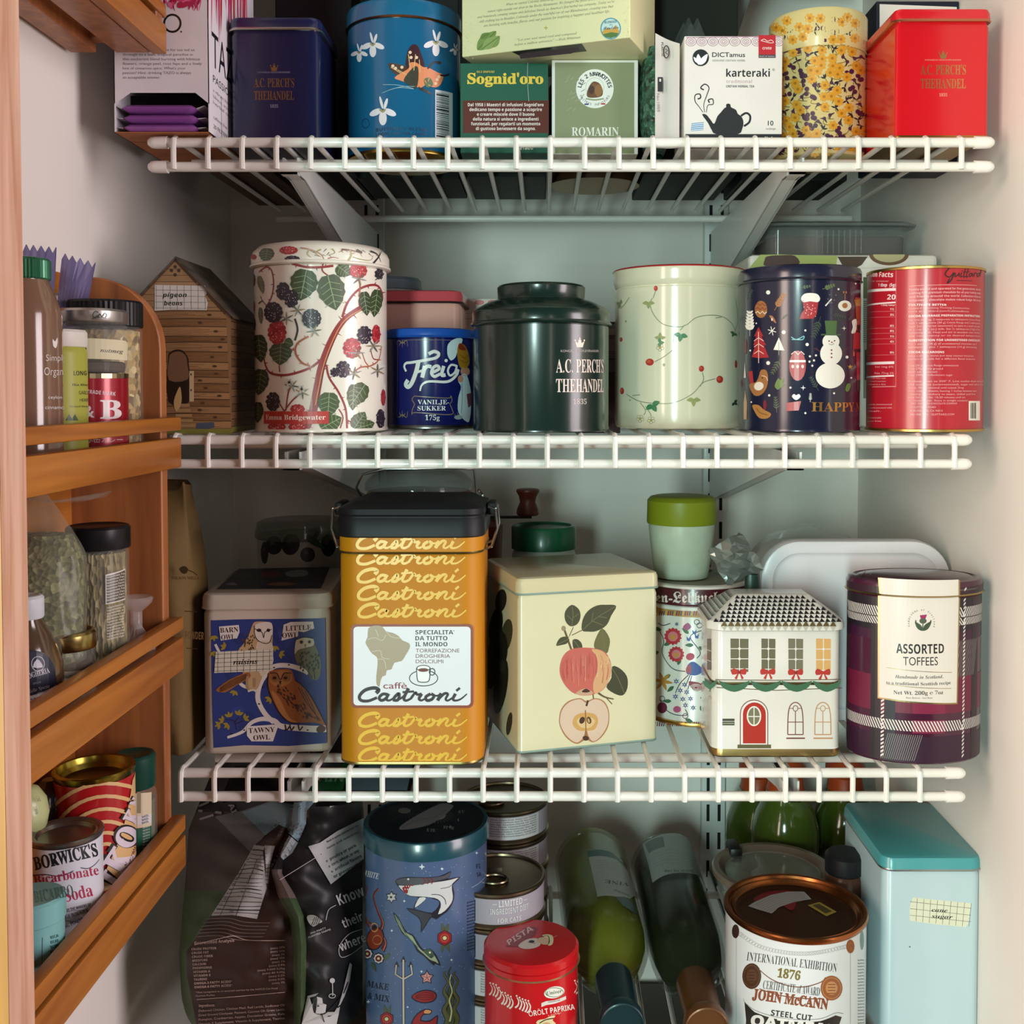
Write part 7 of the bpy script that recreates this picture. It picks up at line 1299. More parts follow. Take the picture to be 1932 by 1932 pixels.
# sea creature tin
def sea_art(b, sf):
    a = Art(b, sf, Z14); k = '#1d1c28'; wh = '#c8c4c4'; gy = '#4a4a52'; rd = '#8a1f24'
    for i in range(150): x, y = rnd.uniform(190, 1105), rnd.uniform(560, 1840); a.ell(x, y, 3.2, 3.2, '#93a3c4', n=5)
    a.k = 1
    for x, y, s_ in ((628, 625, 24), (780, 640, 14), (1042, 520, 12), (495, 885, 12), (400, 1110, 12), (852, 1332, 12), (625, 1420, 12), (520, 1690, 10), (222, 1650, 16)): a.star(x, y, s_, '#c9ced8', 4, .4)
    # shark
    a.k = 2; a.poly([(425, 735), (470, 708), (540, 702), (640, 705), (740, 700), (800, 680), (848, 658), (838, 700), (828, 715), (920, 702), (870, 755), (862, 770), (875, 830), (862, 900), (820, 965), (770, 1000), (735, 1025), (700, 1010), (660, 1070), (620, 1125), (622, 1060), (600, 1010), (555, 980), (510, 938), (590, 950), (660, 968), (710, 970), (750, 930), (760, 890), (720, 870), (668, 855), (640, 890), (565, 950), (578, 900), (600, 858), (540, 850), (500, 825), (460, 790)], k, 2); a.k = 3
    a.poly([(432, 732), (480, 712), (560, 708), (700, 708), (800, 690), (842, 664), (828, 708), (700, 740), (640, 760), (520, 765), (455, 760)], gy, 2); a.poly([(450, 768), (500, 770), (600, 762), (700, 745), (780, 735), (850, 722), (905, 708), (860, 750), (855, 800), (862, 850), (850, 900), (800, 960), (750, 985), (770, 930), (765, 885), (720, 860), (620, 850), (540, 845), (500, 820)], wh, 2); a.poly([(575, 935), (590, 890), (612, 858), (660, 860), (630, 895)], wh, 2); a.poly([(525, 945), (600, 960), (700, 985), (690, 1010), (650, 1070), (626, 1105), (630, 1060), (605, 1005), (560, 975)], '#34343c', 2); a.k = 4
    a.poly([(480, 785), (510, 765), (580, 762), (540, 775), (524, 800), (520, 828), (495, 815)], rd, 2); a.ell(525, 718, 8, 8, wh, n=10); a.k = 5
    for i in range(7): a.ell(492+i*9, 780+(i % 2)*22-8, 4, 5, '#e0dad6', n=6)
    for x in (635, 665, 695): a.line([(x, 708), (x+16, 730), (x+5, 755)], 7, '#7a1c22')
    a.line([(700, 835), (760, 838), (800, 870), (810, 910)], 5, k); a.line([(770, 790), (830, 778), (862, 755)], 4, k)
    # eel, flowers, kelp, trident, shell, crab, octopus
    a.k = 2; a.poly([(408, 970), (450, 1010), (480, 1070), (520, 1125), (560, 1140), (600, 1200), (640, 1255), (690, 1245), (740, 1300), (770, 1375), (730, 1360), (720, 1375), (690, 1350), (640, 1300), (590, 1265), (560, 1200), (520, 1160), (480, 1130), (440, 1050)], k, 2); a.k = 3; a.poly([(420, 985), (460, 1040), (500, 1120), (555, 1150), (590, 1215), (640, 1270), (690, 1260), (730, 1310), (755, 1360), (730, 1345), (690, 1330), (640, 1285), (600, 1250), (560, 1190), (500, 1140), (460, 1080)], '#8f9a7c', 2); a.k = 4; a.poly([(640, 1262), (690, 1248), (720, 1290), (700, 1320), (660, 1290)], '#3f5240', 2); a.line([(430, 1000), (500, 1125), (600, 1240)], 6, '#4a5c48'); a.ell(688, 1275, 8, 8, '#d8d0a0', n=8); a.line([(705, 1290), (690, 1315), (720, 1300)], 5, k)
    def rose(x, y, s_):
        a.k = 2
        for r in (-75, -100, 70, 100): a.leaf(x, y, x+s_*2.1*math.cos(R(r)), y+s_*2.1*math.sin(R(r)), .3, '#4a5240')
        a.k = 3; a.star(x, y, s_*1.08, k, 6, .88); a.star(x, y, s_, rd, 6, .86); a.k = 4; a.ell(x, y, s_*.62, s_*.62, '#a83a34'); a.k = 5; a.ell(x, y, s_*.36, s_*.36, '#2a1a1c'); a.k = 6; a.ell(x, y, s_*.27, s_*.27, '#cfc08a')
    rose(800, 1165, 56); rose(362, 1780, 52)
    a.k = 2
    for dx, c in ((-36, '#5a5a3a'), (0, '#3f4a30'), (38, '#55552f')):
        p = [(848+dx, 1385+abs(dx)), (830+dx, 1440), (862+dx, 1500), (832+dx, 1570), (862+dx, 1640), (832+dx, 1710), (858+dx, 1780), (836+dx, 1850)]; a.k = 2; a.line(p, 52, k, taper=(.2, 1)); a.k = 3; a.line(p, 40, c, taper=(.15, 1))
    a.k = 4; a.line([(848, 1440), (838, 1500), (856, 1570), (836, 1640), (852, 1720), (838, 1800)], 14, '#c4bc8c', taper=(.4, 1))
    a.k = 2; L = lambda p, w2=16: (a.line(p, w2+8, k, sm=0), setattr(a, 'k', 3), a.line(p, w2, '#b8a89a', sm=0), setattr(a, 'k', 2))
    L([(488, 1330), (488, 1470)], 14); L([(435, 1370), (428, 1440), (488, 1478), (555, 1440), (545, 1370)], 12); L([(488, 1470), (490, 1850)], 15)
    for x, y in ((488, 1300), (437, 1340), (542, 1340)): a.k = 3; a.poly([(x, y), (x+22, y+48), (x, y+38), (x-22, y+48)], '#2c2a34')
    a.k = 2; a.star(666, 1465, 58, k, 5, .55); a.k = 3; a.star(666, 1465, 46, '#c98a84', 5, .55); a.k = 4
    for i in range(5): t = R(72*i-90); a.line([(666, 1465), (666+36*math.cos(t), 1465+36*math.sin(t))], 5, '#8a4a4a', sm=0)
    a.k = 2; a.poly([(548, 1610), (590, 1575), (660, 1558), (725, 1575), (742, 1610), (715, 1648), (650, 1662), (590, 1650), (562, 1632)], k, 3); a.k = 3; a.poly([(556, 1610), (595, 1582), (660, 1566), (718, 1580), (732, 1610), (708, 1640), (650, 1652), (595, 1640)], rd, 3); a.k = 4
    for d in (-26, -8, 10, 28): a.line([(580, 1612+d*.3), (650, 1605+d), (720, 1605+d*.6)], 5, '#4a1014')
    a.k = 2; a.poly([(550, 1800), (590, 1740), (650, 1705), (705, 1715), (690, 1745), (640, 1750), (625, 1790), (690, 1790), (745, 1750), (748, 1800), (720, 1850), (560, 1850)], k, 2); a.k = 3; a.poly([(560, 1800), (595, 1748), (650, 1712), (696, 1720), (680, 1738), (635, 1742), (615, 1795), (690, 1800), (738, 1762), (738, 1800), (710, 1850), (570, 1850)], rd, 2); a.k = 4; a.poly([(645, 1735), (655, 1710), (698, 1718), (685, 1738)], '#c98a5a', 2)
    a.k = 2
    for p in ([(215, 780), (190, 900), (200, 1000), (230, 1080)], [(300, 790), (262, 850), (290, 950), (330, 1050), (310, 1120), (280, 1150)], [(230, 1040), (270, 1100), (320, 1140), (350, 1200), (330, 1260)], [(205, 1040), (195, 1130), (220, 1220)]): a.k = 2; a.line(p, 44, k, taper=(.35, 1)); a.k = 3; a.line(p, 32, '#6f2018', taper=(.3, 1)); a.k = 4; a.line([(x+6, y) for x, y in p], 8, '#b8705a', taper=(.3, 1))
    a.k = 4; a.ell(275, 1170, 66, 90, k, 15); a.k = 5; a.ell(275, 1170, 58, 82, '#7f2e1c', 15); a.k = 6; a.ring(270, 1085, 26, 32, 8, '#c08a4a', 18); a.ring(292, 1180, 34, 34, 8, '#a86a3a', 18); a.k = 7; a.ell(270, 1085, 14, 18, '#2a1214')
    for x, y in ((218, 1285), (302, 1320)): a.k = 7; a.star(x, y, 44, k, 8, .9); a.k = 8; a.star(x, y, 38, '#c4b8b4', 8, .86); a.k = 9; a.ell(x, y, 24, 24, '#6a2428'); a.k = 10; a.ell(x, y, 10, 10, '#cfc08a')
    a.k = 6; a.leaf(330, 1340, 390, 1280, .4, '#4f5a44'); a.leaf(250, 1350, 280, 1420, .4, '#3f4a3a')
    a.k = 3; a.star(398, 855, 48, k, 6, .6); a.k = 4; a.star(398, 855, 38, '#b8b4b2', 6, .6); a.k = 5; a.ell(395, 855, 9, 9, k)
    a.k = 2; a.text('WHITE', 180, 690, 120, 44, '#c9c6cc', 'b', rot=-14); a.text('MAKE', 210, 1535, 165, 48, k, 'b', rot=-10); a.text('& MIX', 215, 1625, 165, 48, k, 'b', rot=-10); a.text('FI', 1042, 640, 30, 34, '#2a2c48', 'sb', rot=6); a.text('SA', 1045, 700, 34, 30, '#2a2c48', 'sb', rot=6); a.line([(1005, 782), (1060, 750), (1105, 705)], 4, '#aab4c8')
    for i in range(16): a.text('drinking chocolate blend'[: 14+i % 7], 970, 905+i*24, 130, 13, '#26284a', 'b', rot=16)
def sea_top(ztp, b):
    a = Art(b, toplane(0, 0, ztp), Z14); c = '#86827f'
    for i in range(30):
        t = R(i*12); a.line([(495+60*math.cos(t), 200+26*math.sin(t)), (495+140*math.cos(t), 200+58*math.sin(t))], 4, '#6a686a', sm=0); a.line([(740+50*math.cos(t), 235+22*math.sin(t)), (740+130*math.cos(t), 235+62*math.sin(t))], 5, c, sm=0)
    a.k = 1; a.ell(740, 235, 70, 36, '#8f8a86'); a.ell(495, 200, 50, 22, '#6c6866'); a.poly([(455, 330), (480, 345), (600, 330), (720, 290), (860, 180), (840, 150), (760, 150), (600, 230), (500, 290)], '#7d7a7c', 3); a.k = 2; a.line([(380, 285), (600, 190), (740, 115)], 34, '#16202a', sm=0); a.line([(480, 330), (600, 270), (720, 250), (820, 190)], 5, '#1c1c20')
    for t, x, y, r in (('E', 905, 220, 0), ('U', 930, 218, 0), ('A', 890, 275, -20), ('ST', 790, 335, -10), ('RE', 830, 330, -25), ('E', 665, 358, 0), ('TE', 690, 358, -5)): a.text(t, x, y, None, 22, '#96949a', 'b', rot=r)
Yc, r = .888, .0502; z1, ztp = zy(1628, Yc-r), zy(1592, Yc-r); lt_ = tin('#1c4652')
cx = xx(801, Yc-.015); root = thing('drink_tin', (cx, Yc, zt4), 'tall slate-blue round tin printed with a shark and sea creatures', 'tin'); sh = circ(r, 96); b = MB()
b.loft(cx, Yc, [(.001, zt4), (0, zt4+.001), (0, z1+.002)], sh, paint('#4a5c7e', .3, 0, .2, .12, 30)); sea_art(b, Oval(cx, Yc, r)); b.build('body', root)
b = MB(); b.loft(cx, Yc, [(-.0006, z1+.0005, paint('#a8a4a8', .4)), (-.0016, z1+.001), (-.0016, ztp-.002), (-.0006, ztp, lt_), (.002, ztp, lt_), (.003, ztp-.0008, paint('#121a22', .4)), (.02, ztp-.0008, paint('#121a22', .4))], sh, lt_); sea_top(ztp-.0007, b); b.build('lid', root)
# stacks of food cans
def can_mesh():
    h, r = .0296, .0405; root = thing('food_can', (0, 0, 0), 'can', 'can', 'stacked food cans'); m = gold('#8a7a62', .32); sh = circ(r, 72)
    b = MB(); b.loft(0, 0, [(.002, 0), (0, .0008), (0, .0022), (.0016, .004), (.0016, h-.004), (0, h-.002), (0, h-.0005), (.0012, h), (.0024, h-.0004), (.003, h-.002), (.008, h-.0024)], sh, m); b.build('body', root)
    b = MB(); b.loft(0, 0, [(.0012, .0045), (.0012, h-.0045)], sh, paint('#a39aa4', .45), cap0=False, cap1=False); lab = b
    return root, lab, h, r
def can_label(b, cx, cy, zb, r, h, kind):
    a = Art(b, Oval(cx, cy, r-.0010), (0, 0, 1)); k = '#4a464c'
    def put(t, u, z, w_, hh, c, f='sb'):
        v, fc = glyphs(t, f, 0, 1); l, rr = min(p[0] for p in v), max(p[0] for p in v); a.emit([[((v[i][0]-l)*w_/(rr-l)+u, v[i][1]*hh/.7+z) for i in q] for q in fc], ink(c))
    def rectuv(u0, u1, z0, z1, c): n = int((u1-u0)/.003)+1; a.emit([[(u0+(u1-u0)*i/n, z0), (u0+(u1-u0)*(i+1)/n, z0), (u0+(u1-u0)*(i+1)/n, z1), (u0+(u1-u0)*i/n, z1)] for i in range(n)], ink(c))
    if kind == 0:
        rectuv(-.02, .036, zb+.005, zb+h-.005, '#c9c2c4'); a.k = 1
        for i, t in enumerate(['Chicken, Chicken Broth, Chicken Liver, Dried Egg', 'Pea Protein, Sunflower Seed Oil, Natural Flavor', 'Agar-Agar, Potassium Chloride, Salt, Taurine', 'Choline Chloride, Tricalcium Phosphate, Vitamins', 'Minerals, Calcium Pantothenate, Niacin, Biotin', 'Guaranteed Analysis: Crude Protein, Crude Fat', 'Moisture, Ash, Calorie Content, Feeding Guide', 'Statement of Nutritional Adequacy, All Life Stages']): put(t, -.012, zb+h-.0072-i*.0021, .045, .0012, k)
    else:
        put('LIMITED', .003, zb+h-.0105, .020, .0050, '#d9d4d6'); put('INGREDIENT DIET', -.004, zb+h-.0165, .033, .0045, '#cfcacc'); rectuv(-.002, .0015, zb+h-.0085, zb+h-.008, '#d9d4d6'); rectuv(.0245, .028, zb+h-.0085, zb+h-.008, '#d9d4d6'); rectuv(-.03, -.0165, zb+.006, zb+h-.006, '#2a2630'); put('FOR CATS', .002, zb+.006, .02, .0035, '#cfcacc')
canr, lab, ch, cr = can_mesh(); body = canr.children[0]; m_tab = gold('#8f8068', .3)
def place_cans(cx, cy, n, kind, labels):
    global first_can
    for i in range(n):
        zb = zt4+i*ch
        if first_can: root = canr; root.location = (cx, cy, zb); root['label'] = labels[i]; first_can = False
        else: root = canr.copy(); COL.objects.link(root); root.location = (cx, cy, zb); root['label'] = labels[i]; c = body.copy(); COL.objects.link(c); c.parent = root
        b = MB(); b.v = [(x+cx, y+cy, z+zb) for x, y, z in lab.v]; b.f = list(lab.f); b.m = list(lab.m); b.mats = list(lab.mats); can_label(b, cx, cy, zb, cr, ch, kind if i >= n-2 else 0); b.build('label', root)
        if i == n-1:
            b = MB(); zt_ = zb+ch-.0018; px_, py_ = cx-.002 if kind else cx-.012, cy-.006
            b.tube([(px_+.011*math.cos(t*.393), py_-.004+.0085*math.sin(t*.393), zt_+.0008) for t in range(16)], .0013, m_tab, 8, closed=True); b.box(px_-.006, px_+.006, py_+.004, py_+.017, zt_-.0006, zt_+.0012, m_tab, bev=.0005); b.build('pull_tab', root)
first_can = True
cx1 = xx(1035, .99)-cr; place_cans(cx1, .99, 5, 0, ['food can at the very bottom of the taller stack behind the sea tin', 'second food can from the bottom of the taller stack', 'middle food can of the taller stack behind the sea tin', 'food can just under the topmost one of the taller stack', 'topmost food can of the taller stack, its pale text label turned forward'])
cx2 = xx(1029, .8965)-cr; place_cans(cx2, .8965, 4, 1, ['lowest food can of the shorter stack behind the red paprika tin', 'second food can from the bottom of the shorter stack', 'food can just under the topmost one of the shorter stack', 'topmost food can of the shorter stack, lettered LIMITED'])
# red paprika tin
def art(b, sf):
    a = Art(b, sf, Z14); w_ = '#e2d2c6'; q = random.Random(9)
    for x0, y0, n in ((1150, 1520, 4), (1240, 1590, 4), (1350, 1620, 5), (1790, 1500, 3)):
        for i in range(n): x = x0+i*22; y = y0+i*10+q.uniform(-6, 6); a.k = i % 2; a.line([(x, y), (x+14, y+30), (x+6, y+62), (x-12+q.uniform(-4, 10), y+78)], 17, w_, taper=(.5, .8)); a.ell(x-2, y-12, 7, 7, w_, n=8)
    a.k = 2; a.ell(1632, 1578, 78, 44, '#e0dcd0', -12, 30); a.k = 3; a.ring(1632, 1578, 68, 35, 4, '#2c6a3c', 26); a.text('Univer', 1575, 1600, 118, 28, '#2c5a34', 'bi', rot=10); a.k = 2
    a.poly([(1535, 1660), (1570, 1645), (1640, 1635), (1720, 1605), (1722, 1630), (1640, 1662), (1570, 1675), (1535, 1690)], '#d8cfc6'); a.k = 3; a.text('PREMIUM', 1588, 1660, 90, 12, '#8a7a72', 'sb', rot=12); a.k = 2
    a.text('ÖRÖLT PAPRIKA', 1442, 1762, 350, 40, '#e8dcd2', 'sb', rot=9); a.text('a. minőségi', 1585, 1758, 100, 14, '#e8c8bc', 'scr', rot=12)
    a.poly([(1505, 1819), (1510, 1790), (1560, 1780), (1600, 1760), (1640, 1755), (1620, 1790), (1640, 1819)], '#d8c89a', 3); a.k = 3; a.line([(1520, 1812), (1570, 1785), (1630, 1775)], 8, '#2a1c1a'); a.ell(1575, 1835, 36, 30, '#c89a72')
Yc, r = .834, .0364; z1, ztp = zy(1855, Yc-r), zy(1823, Yc-r); rd_ = tin('#bf141c')
root, cc = cyl_tin('paprika_tin', 'small red round paprika tin with white lettering, in front of the cans', 'tin', 1002, Yc, r, zt4, z1, ztp, rd_, rd_, lip=.0008, art=art, py=1800, lidprof=lambda l: [(-l, z1, gold('#d8b48a')), (-l-.001, z1+.0006, gold('#d8b48a')), (-l, z1+.0014, gold('#d8b48a')), (-l, z1+.005, rd_), (-l+.001, z1+.0056, rd_), (-l, z1+.0062, rd_), (-l, ztp-.002, rd_), (-l+.002, ztp, rd_), (.006, ztp+.0002, rd_)])
b = MB(); a = Art(b, toplane(0, 0, ztp+.0003), Z14); a.poly([(1265, 1232), (1360, 1130), (1420, 1085), (1475, 1080), (1510, 1095), (1490, 1140), (1440, 1180), (1400, 1235)], '#8a3a40'); a.k = 1; a.text('PISTA', 1290, 1222, 220, 40, '#e0b8b4', 'sb', rot=32); a.k = 2; a.poly([(1360, 1225), (1420, 1180), (1500, 1170), (1530, 1215), (1480, 1245), (1400, 1250)], '#d8ccc0', 3); a.k = 3; a.poly([(1500, 1185), (1540, 1160), (1590, 1175), (1590, 1215), (1540, 1215)], '#d8b89a', 3); a.k = 4; a.poly([(1540, 1150), (1590, 1140), (1625, 1160), (1620, 1215), (1585, 1225), (1600, 1185)], '#e2d8a8', 3); a.line([(1530, 1162), (1580, 1150), (1595, 1180), (1590, 1215)], 9, '#221c1c'); a.line([(1625, 1165), (1655, 1150)], 8, '#c88a8a'); a.line([(1430, 1200), (1490, 1210)], 6, '#7a2a2c'); a.ell(1462, 1195, 22, 10, '#2a2224')
b.build('lid_picture', root)
# two wine bottles lying neck forward
def bottle(p0, d, gl, wine, cap, label, lab_fn, r=.0372):
    root = thing('wine_bottle', (p0[0], p0[1]-.14, zt4), label, 'bottle')
    b = MB(); lathe_axis(b, p0, d, [(.022, .004), (.031, .0005), (r-.0017, .002), (r, .008), (r, .165), (r-.0014, .182), (.0310, .198), (.0235, .212), (.0172, .222), (.0150, .232), (.0146, .238)], gl); b.build('glass', root)
    b = MB(); lathe_axis(b, p0, d, [(.020, .010), (r-.0037, .010), (r-.0027, .014), (r-.0027, .162), (r-.0042, .178), (.0275, .195), (.020, .208), (.0135, .222), (.012, .236)], wine); b.build('wine', root)
    b = MB(); lathe_axis(b, p0, d, [(.0155, .228), (.0157, .240), (.0150, .268), (.0148, .283), (.0172, .2832), (.0176, .2850), (.0176, .2900), (.0170, .2925), (.0160, .2930), (.0155, .2918)], cap, 40); b.build('capsule', root)
    b = MB(); lab_fn(b, Lying(p0, d, r)); b.build('label', root)
def lab1(b, sf):
    a = Art(b, sf, Z15); a.STEP = .0035; a.poly([(425, 655), (520, 640), (610, 660), (680, 720), (720, 800), (760, 900), (790, 990), (770, 985), (740, 1005), (640, 990), (500, 990), (470, 850)], '#b9b9b2'); a.k = 1; a.poly([(425, 655), (520, 640), (610, 665), (690, 740), (712, 790), (640, 715), (540, 690), (432, 698)], '#1f4f50'); a.poly([(636, 995), (700, 990), (760, 1040), (800, 1120), (770, 1110), (690, 1060)], '#2a4a48'); a.text('VINE', 735, 888, 180, 26, '#3a3a38', 'b', rot=172); a.text('CHARDONNAY', 740, 975, 125, 14, '#5a5a56', 'sb', rot=160)
    for i in range(4): a.line([(460+i*8, 725+i*17), (560+i*8, 720+i*18), (650+i*8, 760+i*20)], 3, '#8f8f8a')
def lab2(b, sf):
    a = Art(b, sf, Z15); a.poly([(834, 600), (930, 545), (1050, 520), (1160, 550), (1240, 620), (1270, 680), (1310, 790), (1350, 910), (1270, 850), (1180, 818), (1080, 815), (990, 835), (908, 888), (880, 760)], '#9da6a0'); a.k = 1; a.poly([(850, 598), (985, 545), (1000, 620), (880, 670)], '#5f6a64'); a.text('SUM OF THE VINE', 1210, 790, 215, 16, '#4a524c', 'sb', rot=180); a.text('CALIFORNIA', 1200, 812, 150, 9, '#4a524c', 'sb', rot=180)
    for i in range(5): a.line([(905+i*4, 680+i*22), (1050, 640+i*24), (1240+i*8, 690+i*24)], 3, '#6a746e')
    for i in range(6): a.line([(1015+i*2, 560+i*12), (1200, 585+i*14)], 2, '#7a847e', sm=0)
m_cap = paint('#14343a', .35, .3, .1)
pa, pb = Vector((.0462, 1.105, zt4+.0374)), Vector((.0585, .8125, zt4+.0374)); bottle(pa, pb-pa, film('#8f9a34', .38, .06), paint('#5f5a1e', .12, 0, .4, .25, 20), m_cap, 'pale green wine bottle lying with a dark teal capsule forward', lab1)
pa, pb = Vector((.1215, 1.105, zt4+.0342)), Vector((.1235, .8125, zt4+.0342)); bottle(pa, pb-pa, film('#39452f', .35, .06), paint('#0d0a08', .3, 0, .3), paint('#6a4426', .35, .4, .1), 'dark wine bottle lying with a bronze capsule forward', lab2, .034)
# sports drink bottles
def sport(px, Yc, label, r=.0338, hz=1438):
    cx = xx(px, Yc); zc1 = zy(hz, Yc-.02); root = thing('drink_bottle', (cx, Yc, zt4), label, 'bottle', 'green sports drink bottles'); zs = zc1-.036
    b = MB(); g = paint('#43561a', .12, 0, .4, .2, 25); b.loft(cx, Yc, [(.006, zt4), (.001, zt4+.003), (.001, zs-.085), (.006, zs-.080), (.006, zs-.072), (.002, zs-.066), (0, zs-.050), (.001, zs-.034), (.005, zs-.020), (.011, zs-.009), (.0145, zs-.003), (.0145, zs+.002)], circ(r, 56), g); b.build('body', root)
    b = MB(); o = paint('#a2421e', .4); b.loft(cx, Yc, [(-.0178, zs-.001), (-.0186, zs), (-.0186, zs+.004), (-.0178, zs+.006), (-.0172, zs+.016), (-.020, zs+.019), (-.020, zs+.026), (-.016, zs+.030), (-.0125, zs+.036)], lambda i: [((abs(i))*math.cos(2*math.pi*k/48), (abs(i))*math.sin(2*math.pi*k/48)) for k in range(48)], o); b.build('cap', root)
sport(1480, 1.072, 'green sports drink bottle with an orange cap in front of the other two'); sport(1428, 1.145, 'green sports drink bottle half hidden at the back left of the group'); sport(1592, 1.115, 'green sports drink bottle partly behind the light blue tin')
# glass dish with lid
Yc, r = .975, .0525; cx = xx(1466, .955); zt = zy(1640, Yc); root = thing('glass_dish', (cx, Yc, zt4), 'round glass container with a grey-rimmed glass lid behind the oatmeal tin', 'container'); g = film('#c4cec4', .22, .05)
b = MB(); b.loft(cx, Yc, [(.020, zt4), (.014, zt4+.006), (.008, zt-.030), (.001, zt-.012), (0, zt-.006)], circ(r), g); b.build('bowl', root); b = MB(); b.loft(cx, Yc, [(.022, zt4+.004), (.016, zt4+.010), (.010, zt-.030), (.012, zt-.029)], circ(r), speck('dark_seeds', ['#2a2620', '#3a352a', '#1c1a16'], 250)); b.build('contents', root)
b = MB(); b.loft(cx, Yc, [(0, zt-.0055), (-.0025, zt-.003), (-.0025, zt+.001), (-.001, zt+.0025), (.004, zt+.0025), (.007, zt-.001), (.010, zt-.0035)], circ(r), paint('#7a6a5c', .3, 0, .3, .1), cap0=False, cap1=False); b.build('lid_rim', root); b = MB(); b.loft(cx, Yc, [(.0095, zt-.0036), (.0095, zt-.0012), (.012, zt-.001)], circ(r), g); b.build('lid', root)
b = MB(); b.box(cx-.034, cx-.022, Yc+.030, Yc+.056, zt-.008, zt+.006, paint('#1c1a1a', .4), bev=.003); b.build('clip', root)
Yc = .93; cx = xx(1592, Yc); z1 = zy(1606, Yc); b = MB(); root = thing('jar', (cx, Yc, zt4), 'small black capped jar squeezed beside the light blue tin', 'jar'); b.loft(cx, Yc, [(.001, zt4), (0, zt4+.002), (0, z1-.022), (.003, z1-.018)], circ(.0165, 40), paint('#5a3c2c', .3)); b.build('body', root); b = MB(); b.loft(cx, Yc, [(.001, z1-.018), (0, z1-.017), (0, z1-.003), (.003, z1)], circ(.0165, 40), paint('#17171a', .4)); b.build('cap', root)
